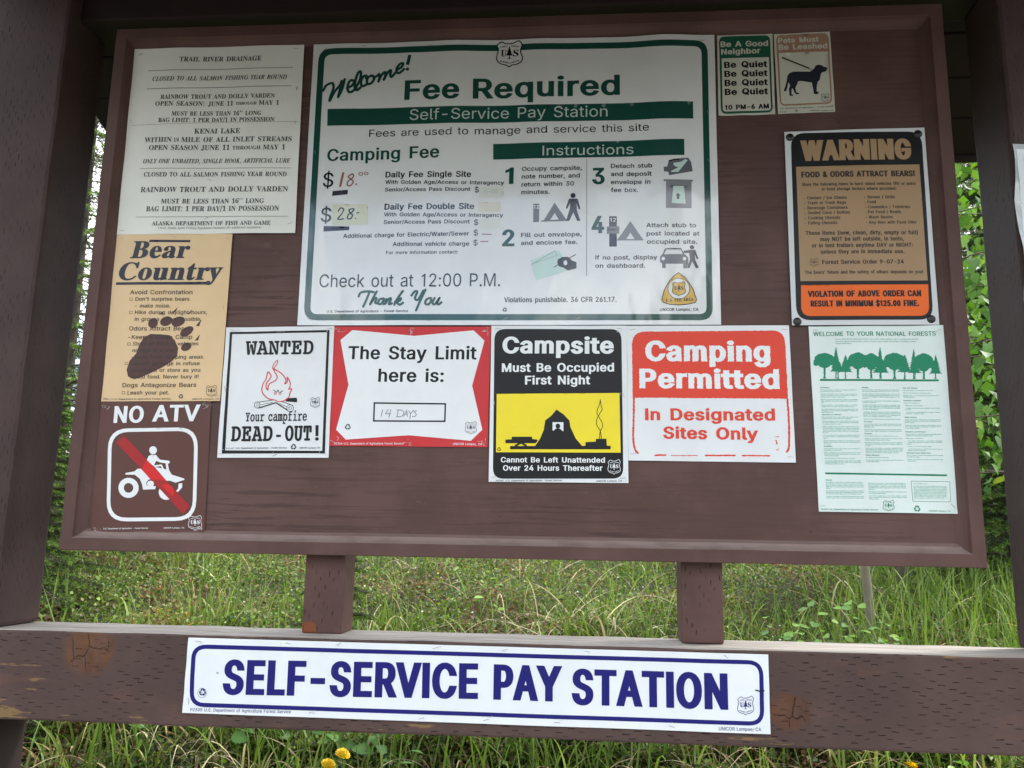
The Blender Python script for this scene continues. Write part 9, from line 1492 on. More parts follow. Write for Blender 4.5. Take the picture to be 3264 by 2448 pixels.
    for part, lst in parts.items():
        if isinstance(part, tuple): groups.append((part[0], lst)); continue
        words = part.endswith('lettering')
        if part in ('fold', 'scratches', 'tree_silhouettes', 'emblem', 'handwriting') or (sd['name'] == 'forests' and words) or (len(lst) > 60 and not words): groups.append((part, lst)); continue
        mg = .0045 if words else .0015
        cl = []
        for e in lst:
            V = e[1][np.unique(e[2])]; lo, hi = V.min(0) - mg, V.max(0) + mg; hit = [g for g in cl if g[0][0] < hi[0] and g[1][0] > lo[0] and g[0][2] < hi[2] and g[1][2] > lo[2]]
            new = [lo, hi, [e]]
            for g in hit: new = [np.minimum(new[0], g[0]), np.maximum(new[1], g[1]), g[2] + new[2]]; cl = [c_ for c_ in cl if c_ is not g]
            cl.append(new)
        for g in cl: groups.append((part, g[2]))
    for part, lst in groups:
        cols = sorted({c_ for c_, _, _ in lst}); vs, fs, mi, n0 = [], [], [], 0
        for c_, V, T_ in lst:
            used = np.unique(T_); remap = np.full(len(V), -1); remap[used] = np.arange(len(used))
            T2 = remap[T_]; V2 = V[used]
            a_, b_, d_ = V2[T2[:, 0]], V2[T2[:, 1]], V2[T2[:, 2]]
            nrm = np.cross(b_ - a_, d_ - a_); flip = nrm[:, 1] > 0; T2[flip] = T2[flip][:, ::-1]
            vs.append(V2); fs.append(T2 + n0); mi.append(np.full(len(T2), cols.index(c_))); n0 += len(V2)
        link(part, mesh_np(part, np.concatenate(vs), np.concatenate(fs), [ink(c_, sd['gloss']) for c_ in cols], np.concatenate(mi)), root)
    for u, v in sd['staples']:
        p = uv(u, v); y = depth(np.array([p]), .55)[0] / 1000
        o = link('staple', staple_me, root); o.location = (p[0] / 1000 - root.location.x, y - root.location.y, p[1] / 1000 - root.location.z)
        o.rotation_euler = (0, random.gauss(0, .35) if .1 < u < .9 or v > .9 or v < .1 else random.gauss(1.4, .3), 0)
    for x, z in [(a / 10, b_ / 10) for a, b_ in sd.get('screws', [])]:
        o = link('screw', screw_me, root); o.location = (x / 1000 - root.location.x, depth(np.array([(x, z)]), 0)[0] / 1000 - root.location.y, z / 1000 - root.location.z)
        o.rotation_euler = (0, random.random() * 3, 0)
staple_me = box(-.0055, .0055, -.0004, .0003, -.0003, .0003, 0, [M_staple], name='staple')
def screw_mesh():
    bm = bmesh.new()
    prof_ = [(.0088, .0), (.0088, .0008), (.0072, .0022), (.0045, .0034), (.0028, .0037), (.0027, .0026), (.0, .0026)]
    n = 18; rings = []
    for r, h in prof_[:-1]:
        rings.append([bm.verts.new((r * math.cos(6.2832 * i / n), -h, r * math.sin(6.2832 * i / n))) for i in range(n)])
    for a, b_ in zip(rings, rings[1:]):
        for i in range(n): bm.faces.new((a[i], a[(i + 1) % n], b_[(i + 1) % n], b_[i]))
    bm.faces.new(rings[-1]); bmesh.ops.recalc_face_normals(bm, faces=bm.faces)
    me = bpy.data.meshes.new('screw'); bm.to_mesh(me); bm.free(); me.materials.append(M_screw); return me
screw_me = screw_mesh()
for s_ in sign_data: build_sign(s_)

# ------------------------------------------------------------------ paper in a clear sleeve on the front of the right post
t = thing('sleeved_notice', 'paper notice in a clear sleeve on the front of the right post', 'notice', (2.082, -.047, .6))
def sleeve(x0, x1, y0, inset_=0):
    vs, fs, n = [], [], 30
    for i in range(n + 1):
        z = -.262 + inset_ + (.524 - 2 * inset_) * i / n
        for j in range(9):
            x = x0 + (x1 - x0) * j / 8; e = .0035 * math.sin(z * 30 + 1) * (1 if j in (0, 8) else 0) * (inset_ == 0)
            vs.append((x + e + (.0 if z > -.1 else -.012 * (-.1 - z) / .16 * (j < 4)), y0 - .0016 * (1 + math.sin(z * 31 + x * 60)) - .001 * math.sin(z * 90 + x * 20), z))
    for i in range(n):
        for j in range(8): a = i * 9 + j; fs.append((a, a + 1, a + 10, a + 9))
    return vs, fs
vs, fs = sleeve(-.088, .07, 0)
link('sleeve', mesh_np('sleeve', vs, fs, [ink('sleeve_film', .12)], smooth=True), t)
vs, fs = sleeve(-.080, .064, -.0006, .012)
link('paper', mesh_np('paper', vs, fs, [ink('plastic_cool', .3)], smooth=True), t)
vs, fs = [], []
for i in range(40):          # rows of small dark type
    z = .225 - i * .0105; x = -.066
    if i % 9 == 7: continue
    while x < .05:
        w_ = random.uniform(.003, .009)
        n0 = len(vs); vs += [(x, -.0052, z), (x + w_, -.0052, z), (x + w_, -.0052, z + .0045), (x, -.0052, z + .0045)]; fs.append((n0, n0 + 1, n0 + 2, n0 + 3)); x += w_ + .0028
link('fine_print', mesh_np('fine_print', vs, fs, [ink('ink_grey', .45)]), t)

# ------------------------------------------------------------------ vegetation
def cols(n, pal, jit=.18):
    pal = np.array(pal); c = pal[rng.integers(0, len(pal), n)] * (1 + rng.normal(0, jit, (n, 1)))
    return np.clip(c, .004, .9)

def blades(name, px, py, length, width, lean, droop, pal, seg=5, z=None, kind='stuff', parent=None, root_tint=None):
    n = len(px); az = rng.uniform(0, 6.283, n); pz = terrain(px, py) - .01 if z is None else z
    t = np.linspace(0, 1, seg + 1)[None, :]
    L = length[:, None]; ln = lean[:, None]; dr = droop[:, None]
    h = L * (t * (1 - .25 * ln) - dr * t ** 3 * .75); r = L * (ln * t + dr * t ** 2 * .75)
    cx = px[:, None] + np.cos(az)[:, None] * r; cy = py[:, None] + np.sin(az)[:, None] * r; cz = pz[:, None] + h
    tw = az + rng.uniform(-1.2, 1.2, n) + 1.57
    w = width[:, None] * (1 - t ** 2.2 * .93) * np.minimum(1, .55 + t * 2)
    a = np.stack([cx - np.cos(tw)[:, None] * w, cy - np.sin(tw)[:, None] * w, cz], -1)
    b_ = np.stack([cx + np.cos(tw)[:, None] * w, cy + np.sin(tw)[:, None] * w, cz], -1)
    V = np.stack([a, b_], 2).reshape(n, -1, 3)
    base = np.arange(n)[:, None] * (2 * (seg + 1)); k = np.arange(seg)[None, :] * 2
    q = np.stack([base + k, base + k + 1, base + k + 3, base + k + 2], -1).reshape(-1, 4)
    C_ = cols(n, pal); C_ = np.repeat(C_[:, None, :], 2 * (seg + 1), 1)
    C_ = np.concatenate([C_, np.ones(C_.shape[:2] + (1,))], -1)
    me = mesh_np(name, V.reshape(-1, 3), q, [M_leaf], tint=C_.reshape(-1, 4))
    return link(name, me, parent, **({'kind': kind} if kind else {}))

def leaf_cards(pos, nrm, along, ln, wd, colr, shape='oval'):
    """small cupped leaves: 6 points, 4 triangles each; returns verts, faces, tint"""
    n = len(pos); along = along - nrm * (along * nrm).sum(1, keepdims=True); along /= np.linalg.norm(along, axis=1, keepdims=True) + 1e-9
    side = np.cross(nrm, along); L = ln[:, None]; W = wd[:, None]
    if shape == 'tiny':
        V = np.stack([pos, pos + along * L * .45 + side * W + nrm * W * .35, pos + along * L, pos + along * L * .45 - side * W + nrm * W * .35], 1).reshape(-1, 3); b_ = np.arange(n)[:, None] * 4
        F_ = np.stack([b_, b_ + 2, b_ + 1, b_, b_ + 3, b_ + 2], -1).reshape(-1, 3)
        return V, F_, np.concatenate([np.repeat(colr[:, None, :], 4, 1), np.ones((n, 4, 1))], -1).reshape(-1, 4)
    p0 = pos; p1 = pos + along * L * .4 + side * W + nrm * W * .3; p2 = pos + along * L * .4 - side * W + nrm * W * .3; p3 = pos + along * L * .45; p4 = pos + along * L - nrm * L * .12
    V = np.stack([p0, p1, p3, p2, p4], 1).reshape(-1, 3); b_ = np.arange(n)[:, None] * 5
    F_ = np.stack([b_ + 0, b_ + 2, b_ + 1, b_ + 1, b_ + 2, b_ + 4, b_ + 0, b_ + 3, b_ + 2, b_ + 3, b_ + 4, b_ + 2], -1).reshape(-1, 3)
    C_ = np.concatenate([np.repeat(colr[:, None, :], 5, 1), np.ones((n, 5, 1))], -1).reshape(-1, 4)
    return V, F_, C_

def rvec(n):
    v = rng.normal(size=(n, 3)); return v / np.linalg.norm(v, axis=1, keepdims=True)

G_FRESH = [(.16, .25, .045), (.20, .29, .06), (.12, .20, .04), (.24, .31, .085), (.095, .16, .035)]
G_DARK = [(.06, .11, .028), (.08, .135, .035), (.10, .14, .04), (.045, .085, .028)]
G_OLIVE = [(.16, .17, .05), (.20, .18, .065), (.11, .14, .045), (.17, .13, .06), (.12, .095, .055)]
STRAW = [(.60, .50, .29), (.52, .42, .24), (.66, .58, .38), (.40, .30, .17)]
def dens(x, y):
    """where the tall green grass stands thick"""
    d = .12 + .35 * np.clip(np.sin(x * 5.3 + y * 2.1) * .5 + np.sin(x * 11.7 - y * 3) * .4, 0, 1)
    d = d + 1.3 * np.exp(-((x - 2.75) / .55) ** 2 - ((y - 1.9) / .8) ** 2) + .8 * np.exp(-((x - 1.22) / .22) ** 2 - ((y - 1.5) / .5) ** 2) + .5 * np.exp(-((x - .25) / .2) ** 2 - ((y - 1.5) / .4) ** 2) + .35 * np.exp(-((x + .35) / .2) ** 2 - ((y - 1.5) / .3) ** 2)
    return d
def scatter(n, x0, x1, y0, y1, f=None):
    x = rng.uniform(x0, x1, n); y = rng.uniform(y0, y1, n)
    if f is not None:
        k = rng.random(n) < f(x, y); x, y = x[k], y[k]
    return x, y
def wedge(n, y0, y1, p=1.6, m=.35):
    # ground seen past the kiosk widens with distance; keep plants where they can be seen from about here
    y = y0 + (y1 - y0) * rng.random(n) ** p; a = 1.1 - .62 * (y + 1.78) - m; b = 1.1 + .56 * (y + 1.78) + m
    return a + (b - a) * rng.random(n), y
x, y = wedge(24000, .98, 4.8, 1.4); k = rng.random(len(x)) < dens(x, y); x, y = x[k], y[k]; n = len(x)
ln_ = rng.uniform(.10, .30, n) * np.where(x > 2.2, 1.25, 1)
blades('grass', x, y, ln_, rng.uniform(.0018, .0052, n), rng.uniform(.03, .35, n), rng.uniform(0, .75, n) ** 1.5, G_FRESH)
x, y = scatter(1700, -1.6, 3.6, .62, 1.05); n = len(x)
blades('grass', x, y, rng.uniform(.14, .36, n), rng.uniform(.0020, .0052, n), rng.uniform(.03, .35, n), rng.uniform(0, .6, n), G_FRESH + G_OLIVE[:1])
x, y = scatter(9000, -6, 9, 4.5, 13); n = len(x)
blades('grass', x, y, rng.uniform(.15, .4, n), rng.uniform(.003, .006, n), rng.uniform(.05, .4, n), rng.uniform(0, .6, n), G_FRESH + G_OLIVE, 4)
# last year's straw: long bent stalks in tangles
def tangle(cx, cy, sx_, sy_, n, l0, l1):
    return rng.normal(cx, sx_, n), rng.normal(cy, sy_, n), rng.uniform(l0, l1, n)
tx, ty, tl = [], [], []
for a in ((.98, 1.65, .17, .14, 85, .22, .48), (1.25, 1.5, .12, .15, 50, .2, .42), (.68, 1.45, .12, .12, 34, .12, .3), (.34, 1.45, .07, .1, 12, .2, .34), (2.05, 1.3, .14, .12, 80, .1, .28), (1.72, 1.25, .2, .15, 50, .1, .25), (2.7, 1.4, .3, .3, 60, .15, .4), (-.45, 1.45, .25, .3, 34, .12, .3), (.6, .85, .9, .08, 240, .08, .28), (2.1, .82, .5, .1, 900, .06, .22), (.0, .85, .5, .08, 150, .08, .26), (1.0, 2.6, 1.4, .6, 160, .15, .45)):
    p = tangle(*a); tx.append(p[0]); ty.append(p[1]); tl.append(p[2])
tx, ty, tl = map(np.concatenate, (tx, ty, tl)); n = len(tx)
blades('dry_grass', tx, ty, tl, rng.uniform(.0018, .0048, n), rng.uniform(.15, .9, n), rng.uniform(.3, 1.35, n), STRAW, 8)

# low creeping ground cover in mounds: tiny leaves on wiry stems
def cover(n, y0, y1, lz, size, pal):
    x, y = wedge(n, y0, y1)
    m = .5 + .5 * np.sin(x * 6.1 + 2 * np.sin(y * 4.3)) * np.sin(y * 7.7 + x * 1.3)
    z = terrain(x, y) + lz * m * rng.random(len(x)) ** .6 + .005
    pos = np.stack([x, y, z], 1); nr = rvec(len(x)); nr[:, 2] = np.abs(nr[:, 2]) + .35; nr /= np.linalg.norm(nr, axis=1, keepdims=True)
    s = rng.uniform(*size, len(x))
    c_ = cols(len(x), pal, .25)
    # patches of red-brown and yellow moss
    red = (np.sin(x * 4.1 + 1) * np.sin(y * 5.3 + x) > .25) & (rng.random(len(x)) < .5)
    c_[red] = cols(red.sum(), [(.20, .12, .065), (.16, .10, .06), (.24, .18, .08)], .2)
    yel = (np.exp(-((x + .62) / .22) ** 2 - ((y - 1.45) / .2) ** 2) > rng.random(len(x)))
    c_[yel] = cols(yel.sum(), [(.26, .21, .05), (.20, .19, .05), (.28, .18, .06)], .2)
    return leaf_cards(pos, nr, rvec(len(x)), s, s * .36, c_, 'tiny')
V1, F1, C1 = cover(190000, .98, 4.6, .14, (.011, .024), G_DARK + G_OLIVE + G_FRESH)
link('undergrowth', mesh_np('undergrowth', V1, F1, [M_leaf], tint=C1), kind='stuff')
V1, F1, C1 = cover(42000, .55, 1.1, .08, (.011, .024), G_DARK + G_OLIVE + G_FRESH[:2])
link('undergrowth', mesh_np('undergrowth', V1, F1, [M_leaf], tint=C1), kind='stuff')
V1, F1, C1 = cover(60000, 4.2, 12, .22, (.02, .05), G_DARK + G_OLIVE)
link('undergrowth', mesh_np('undergrowth', V1, F1, [M_leaf], tint=C1), kind='stuff')
# wiry brown stems and twigs through it
x, y = scatter(2600, -2.2, 4.4, 1.0, 3.8); n = len(x)
blades('undergrowth', x, y, rng.uniform(.04, .15, n), rng.uniform(.0006, .0014, n), rng.uniform(.2, 1.0, n), rng.uniform(0, .5, n), [(.16, .11, .07), (.22, .17, .12), (.10, .07, .04)], 3)
# white specks: tiny blossoms of the ground cover
x, y = scatter(110, -1.5, 2.0, 1.1, 2.8); n = len(x); nr = np.tile([[0, -.6, .8]], (n, 1)); s = rng.uniform(.006, .011, n)
V1, F1, C1 = leaf_cards(np.stack([x, y, terrain(x, y) + .085 + rng.random(n) * .05], 1), nr, rvec(n), s, s * .5, cols(n, [(.75, .75, .68), (.62, .64, .5)], .05))
link('tiny_blossoms', mesh_np('tiny_blossoms', V1, F1, [M_leaf], tint=C1), kind='stuff')

# ---- leaves as single meshes with an outline and a folded midrib
def leaf_mesh(name, outline, colr, fold=.18, curl=.15):
    """outline: half outline [(t, w)] from base to tip"""
    vs, fs = [], []
    k = len(outline)
    for t, w in outline: vs.append((0, t, -curl * t * t))
    for t, w in outline: vs.append((w, t, fold * w - curl * t * t))
    for t, w in outline: vs.append((-w, t, fold * w - curl * t * t))
    for i in range(k - 1):
        fs.append((i, k + i, k + i + 1, i + 1)); fs.append((i, i + 1, 2 * k + i + 1, 2 * k + i))
    C_ = np.tile([*colr, 1.0], (len(vs), 1)); C_[:k, :3] *= 1.25
    return mesh_np(name, vs, fs, [M_leaf], tint=C_, smooth=True)
HEART = [(0, .01), (.04, .26), (.16, .41), (.32, .44), (.5, .37), (.66, .25), (.82, .12), (1, .0)]
ROUND = [(0, .02), (.1, .24), (.28, .40), (.5, .43), (.72, .33), (.9, .14), (1, .0)]
LANCE = [(0, .03), (.2, .09), (.45, .15), (.65, .16), (.85, .09), (1, .0)]
TOOTH = [(0, .05), (.08, .30), (.16, .26), (.24, .42), (.33, .35), (.42, .44), (.52, .33), (.62, .37), (.72, .23), (.82, .22), (.92, .08), (1, 0)]
heart_leaves = [leaf_mesh('leaf', HEART, c_, f, cu) for c_, f, cu in (((.18, .30, .045), .25, .3), ((.12, .23, .04), .1, .45), ((.24, .35, .07), .4, .2), ((.075, .15, .035), .15, .35), ((.28, .37, .08), .3, .25), ((.13, .24, .07), .5, .5), ((.20, .26, .05), .1, .6))]
round_leaves = [leaf_mesh('leaf', ROUND, c_, .2, .1) for c_ in ((.19, .34, .06), (.25, .38, .08), (.13, .26, .06))]
lance_leaves = [leaf_mesh('leaf', LANCE, c_, .3, .25) for c_ in ((.10, .23, .035), (.07, .17, .03))]
tooth_leaves = [leaf_mesh('leaf', TOOTH, c_, .2, .2) for c_ in ((.09, .20, .05), (.12, .25, .055), (.07, .16, .05))]

def tube(pts, r0, r1, n=6):
    vs, fs = [], []
    for i, p in enumerate(pts):
        p = np.array(p, float); d = np.array(pts[min(i + 1, len(pts) - 1)], float) - np.array(pts[max(i - 1, 0)], float); d /= np.linalg.norm(d) + 1e-9
        a = np.cross(d, [0.3, .9, .1]); a /= np.linalg.norm(a) + 1e-9; b_ = np.cross(d, a); r = r0 + (r1 - r0) * i / (len(pts) - 1)
        for k in range(n): th = 6.2832 * k / n; vs.append(p + r * (a * math.cos(th) + b_ * math.sin(th)))
    for i in range(len(pts) - 1):
        for k in range(n): fs.append((i * n + k, i * n + (k + 1) % n, (i + 1) * n + (k + 1) % n, (i + 1) * n + k))
    return vs, fs
def tubes(name, lst, mat, parent, n=5, **kw):
    vs, fs = [], []
    for pts, r0, r1 in lst:
        v, f_ = tube(pts, r0, r1, n); k = len(vs); vs += v; fs += [tuple(i + k for i in f) for f in f_]
    return link(name, mesh_np(name, vs, fs, [mat], smooth=True), parent, **kw)
def put_leaf(parent, meshes, p, d, up, size):
    d = Vector(d).normalized(); up = Vector(up); x_ = d.cross(up)
    if x_.length < 1e-3: x_ = Vector((1, 0, 0))
    x_.normalize(); z_ = x_.cross(d)
    o = link('leaf', random.choice(meshes), parent)
    o.matrix_local = Matrix.Translation(p) @ Matrix((x_, d, z_)).transposed().to_4x4() @ Matrix.Scale(size, 4)
    return o
M_stem = plain('green_stem', (.10, .17, .05), .6)
M_twig = plain('twig_bark', (.14, .10, .075), .85, 0, .35, 60)

# ---- dandelions
M_yellow = plain('dandelion_yellow', (.92, .66, .008), .6, 0, .06)
def dandelion_head():
    vs, fs = [], []
    for ringn, (r, h, tilt) in enumerate(((.021, .0, .25), (.0185, .003, .6), (.014, .006, .9), (.009, .008, 1.2), (.005, .009, 1.5))):
        m = 34 - ringn * 5
        for k in range(m):
            th = 6.2832 * (k + .5 * (ringn % 2)) / m + random.uniform(-.05, .05); rr = r * random.uniform(.88, 1.06)
            c_, s_ = math.cos(th), math.sin(th); w = .0016; h1 = h + rr * math.tan(min(tilt, 1.2)) * .3
            n0 = len(vs); vs += [(.002 * c_ - w * s_ * .5, .002 * s_ + w * c_ * .5, h), (.002 * c_ + w * s_ * .5, .002 * s_ - w * c_ * .5, h), (rr * c_ + w * s_, rr * s_ - w * c_, h1), (rr * 1.04 * c_, rr * 1.04 * s_, h1 - .0005), (rr * c_ - w * s_, rr * s_ + w * c_, h1)]
            fs.append((n0, n0 + 1, n0 + 2, n0 + 3, n0 + 4))
    return mesh_np('flower_head', vs, fs, [M_yellow])
for (x, y, z), lab, tilt in (((.425, .805, -.577), 'upper yellow dandelion of the two below the pay station sign', (-.35, .1)), ((.385, .805, -.607), 'lower yellow dandelion of the two, tilted to the right', (-.2, .45)), ((2.01, .80, -.553), 'lone yellow dandelion low at the right below the beam', (-.2, .35))):
    gz = float(terrain(x, y)); t = thing('dandelion', lab, 'flower', (x, y, gz), 'dandelions below the beam')
    o = link('flower_head', dandelion_head(), t); o.location = (0, 0, z - gz); o.rotation_euler = (-tilt[0], tilt[1], random.random()); o.scale = (1.1, 1.1, 1.1)
    tubes('stem', [([(0.01, .01, -.02), (.006, .004, (z - gz) * .5), (0, 0, z - gz)], .0022, .0018)], M_stem, t)
    vs, fs = [], []
    cal = tubes('calyx', [([(0, 0, z - gz - .012), (0, 0, z - gz + .001)], .004, .008)], M_stem, t, 8)
    for k in range(5):
        th = 1.25 * k + random.random(); put_leaf(t, lance_leaves, (.01 * math.cos(th), .01 * math.sin(th), .01), (math.cos(th), math.sin(th), .9), (0, 0, 1), random.uniform(.07, .12))

# ---- broad-leaved weeds and sprouts
def sprout(name, lab, x, y, h, meshes, nl, s0, s1, spread, group, stems=3, cat='plant'):
    gz = float(terrain(x, y)); t = thing(name, lab, cat, (x, y, gz), group); lst = []
    for k in range(stems):
        a = random.uniform(0, 6.28); dx, dy = math.cos(a) * spread, math.sin(a) * spread; hh = h * random.uniform(.7, 1)
        pts = [(dx * t_ ** 1.4, dy * t_ ** 1.4, -.02 + (hh + .02) * t_) for t_ in (0, .3, .6, .85, 1)]
        lst.append((pts, .0020, .0009))
        for j in range(nl // stems):
            t_ = .25 + .75 * (j + 1) / (nl // stems); th = j * 2.4 + random.random(); s = random.uniform(s0, s1)
            p = Vector((dx * t_ ** 1.4, dy * t_ ** 1.4, hh * t_)); d = Vector((math.cos(th), math.sin(th), random.uniform(-.1, .5)))
            lst.append(([p, p + d * s * .35], .0008, .0006)); put_leaf(t, meshes, p + d * s * .33, d + Vector((0, -.15, -.25)), (random.gauss(0, .3), random.gauss(-.35, .3), 1), s)
    tubes('stem', lst, M_stem if meshes is not round_leaves else M_twig, t, 4)
    return t
g_ = 'leafy weeds under the beam'
for x, y, h, m, nl, lab in ((.50, .93, .20, tooth_leaves, 12, 'dark toothed broad-leaved weed just behind the upper dandelion'), (.56, .82, .17, lance_leaves, 4, 'upright lance-leaved shoot right of the two dandelions'), (.36, .95, .18, tooth_leaves, 9, 'toothed weed left of the two dandelions'),
  (.02, .93, .20, tooth_leaves, 9, 'toothed weed below the left end of the pay station sign'), (-.30, .95, .22, tooth_leaves, 9, 'leafy weed left of the pay station sign, low down'), (.14, .97, .24, tooth_leaves, 9, 'leafy weed under the letters SELF'), (2.10, .86, .19, round_leaves, 5, 'round-leaved weed above the lone dandelion'), (1.75, .92, .18, tooth_leaves, 6, 'toothed weed under the right end of the pay station sign')):
    sprout('broadleaf_weed', lab, x, y, h, m, nl, .035, .065, .05, g_)
for x, y, h, nl, lab in ((1.86, 1.42, .30, 27, 'bright green round-leaved aspen sprout behind the beam, right of the short post'), (2.02, 1.55, .34, 24, 'round-leaved aspen sprout beside the pale trunk'), (1.78, 1.30, .16, 15, 'smallest round-leaved sprout, low behind the beam'), (.72, 1.75, .32, 6, 'slim sprout with one big pale leaf right of the left short post'),
  (2.12, 1.40, .26, 27, 'full round-leaved aspen sprout in front of the pale trunk'), (1.98, 1.26, .20, 24, 'low round-leaved sprout at the beam, left of the pale trunk'), (2.24, 1.55, .30, 24, 'round-leaved aspen sprout just right of the pale trunk')):
    sprout('aspen_sprout', lab, x, y, h, round_leaves, nl, .024, .044, .10, 'aspen sprouts behind the beam', 3)

# ---- spruce: whorls of drooping boughs with fine needles
def spruce_parts(H, rb, n_br, seed, needle=.016, dens_=1.0, zmin=.1):
    r_ = np.random.default_rng(seed); brs, nv = [], []
    P_, D_, S_, T_ = [], [], [], []
    for k in range(n_br):
        t = (k + r_.random()) / n_br; z = zmin + (H - zmin) * t ** .9; L = rb * (1 - z / H) ** .8 * r_.uniform(.75, 1.1) + .04
        th = k * 2.399 + r_.uniform(-.3, .3); dx, dy = math.cos(th), math.sin(th); m = 9
        pts = [np.array([dx * L * s, dy * L * s, z + L * (.22 * s - .48 * s * s + .16 * s ** 3)]) for s in np.linspace(0, 1, m)]
        brs.append((pts, .003 + .006 * (1 - t) * L, .0012))
        def needles(a, b_, cnt, tip):
            cnt = max(3, int(cnt * dens_)); s = r_.random((cnt, 1)); P_.append(a + (b_ - a) * s); d = (b_ - a) / (np.linalg.norm(b_ - a) + 1e-9)
            rad = r_.normal(size=(cnt, 3)); rad -= d * (rad @ d)[:, None]; rad /= np.linalg.norm(rad, axis=1, keepdims=True) + 1e-9
            D_.append(rad * .8 + d * .75); T_.append(np.full(cnt, tip, float) * (s[:, 0] > .45))
        for i in range(0, m - 1):
            a, b_ = pts[i], pts[i + 1]; needles(a, b_, 40 * L / .6, 0)
            side = np.array([-dy, dx, 0])
            for sg in (-1, 1):
                l = L * .42 * (1 - i / m) * r_.uniform(.7, 1.15) + .035
                e = a + (side * sg * .8 + np.array([dx, dy, 0]) * .6 + np.array([0, 0, -.22])) * l
                mid = (a + e) / 2 + np.array([0, 0, .02 * l]); brs.append(([a, mid, e], .0022, .0008))
                needles(a, mid, 60 * l / .2, 0); needles(mid, e, 60 * l / .2, 1)
                for q in range(int(l / .06)):
                    f = (q + .6) / max(1, int(l / .06)); p = a + (e - a) * f; l2 = l * .35 * r_.uniform(.5, 1) + .015
                    for s2 in (-1, 1):
                        e2 = p + (np.array([dx, dy, 0]) * .7 * s2 + side * sg * .6 + np.array([0, 0, -.2])) * l2; needles(p, e2, 22, 1)
    P_, D_, T_ = np.concatenate(P_), np.concatenate(D_), np.concatenate(T_); n = len(P_)
    D_ /= np.linalg.norm(D_, axis=1, keepdims=True); nl = needle * r_.uniform(.7, 1.2, (n, 1)); sd_ = np.cross(D_, r_.normal(size=(n, 3))); sd_ /= np.linalg.norm(sd_, axis=1, keepdims=True) + 1e-9
    w = needle * .085
    V = np.stack([P_ - sd_ * w, P_ + sd_ * w, P_ + D_ * nl], 1).reshape(-1, 3); F_ = np.arange(3 * n).reshape(-1, 3)
    old = np.array([.045, .08, .026]); new = np.array([.20, .33, .055])
    tipk = (T_ * (r_.random(n) < .75))[:, None]; c_ = (old * (1 - tipk) + new * tipk) * (1 + r_.normal(0, .2, (n, 1)))
    C_ = np.concatenate([np.repeat(np.clip(c_, .005, 1)[:, None, :], 3, 1), np.ones((n, 3, 1))], -1).reshape(-1, 4)
    return brs, V, F_, C_
def make_spruce(lab, loc, H, rb, n_br, seed, group, needle=.016, dens_=1.0, zmin=.1, name='spruce_tree', cat='tree'):
    t = thing(name, lab, cat, loc, group)
    brs, V, F_, C_ = spruce_parts(H, rb, n_br, seed, needle, dens_, zmin)
    tubes('trunk', [([(0, 0, -.15), (.01, .01, H * .3), (0, .01, H * .7), (0, 0, H)], (.011 * H + .004), .004)], M_bark, t, 9)
    tubes('branches', brs, M_twig, t, 4, kind='stuff')
    link('needles', mesh_np('needles', V, F_, [M_needle], tint=C_), t, kind='stuff')
    return t
def dup(root, loc, rz, s, lab):
    r = root.copy(); col.objects.link(r); r.location = loc; r.rotation_euler = (0, 0, rz); r.scale = (s, s, s); r['label'] = lab
    for ch in list(root.children):
        c_ = ch.copy(); col.objects.link(c_); c_.parent = r
        for g in ch.children:
            d = g.copy(); col.objects.link(d); d.parent = c_
    return r
def gz(x, y): return float(terrain(x, y))
GS = 'spruces behind the kiosk'
sp1 = make_spruce('sparse young spruce with sky between its boughs, left of the board', (-1.75, 2.7, gz(-1.75, 2.7)), 3.1, .95, 74, 3, GS, .018, .9, .25)
sp2 = make_spruce('dense low spruce with pale green tips, at the right below the aspen leaves', (3.35, 3.0, gz(3.35, 3.0)), 1.75, .85, 64, 8, GS, .019, 1.5, .08)
seed1 = make_spruce('tiny spruce seedling with fresh pale tips left of the left short post', (.21, 1.42, gz(.21, 1.42)), .50, .20, 22, 12, GS, .015, 1.5, .05, 'spruce_seedling')
seed2 = dup(seed1, (-.62, .98, gz(-.62, .98)), 1.0, .5, 'tiny spruce seedling below the beam near the left post')
sp3 = dup(sp2, (-1.35, 2.0, gz(-1.35, 2.0)), 2.0, .62, 'low bushy spruce filling the gap beside the left post')
sp7 = make_spruce('tall dark spruce standing far back at the right', (5.6, 7.4, gz(5.6, 7.4)), 7.0, 1.9, 90, 21, GS, .05, .55, .3)
for x, y, s, lab in ((1.4, 9.5, 1.0, 'tall spruce standing far back behind the middle of the board'), (3.4, 10.5, 1.1, 'tall spruce far back, between the middle and the right one'), (-1.2, 11, .85, 'tall spruce far back left of the middle'), (7.8, 9.5, 1.05, 'tall spruce farthest right at the back'), (-5.6, 10, .55, 'short spruce far back at the left'), (-3.6, 12.5, .52, 'short spruce far back, second from the left'), (-7.8, 9.5, .7, 'spruce farthest left at the back')):
    dup(sp7, (x, y, gz(x, y)), x, s, lab)
sp8 = dup(sp7, (4.3, 4.9, gz(4.3, 4.9)), 2.2, .62, 'dark spruce close behind the aspen at the right')
sp5 = dup(sp2, (4.3, 3.9, gz(4.3, 3.9)), 1.1, 1.25, 'bushy spruce just behind the low spruce at the right')
sp9 = dup(sp2, (-1.95, 2.2, gz(-1.95, 2.2)), 3.0, .85, 'bushy spruce at the left edge, half behind the left post')
sp10 = dup(sp7, (-4.4, 6.0, gz(-4.4, 6.0)), .7, .40, 'dark spruce behind the sparse spruce at the left')
sp6 = dup(sp2, (-2.5, 3.6, gz(-2.5, 3.6)), .4, 1.0, 'bushy low spruce behind the sparse one at the left')

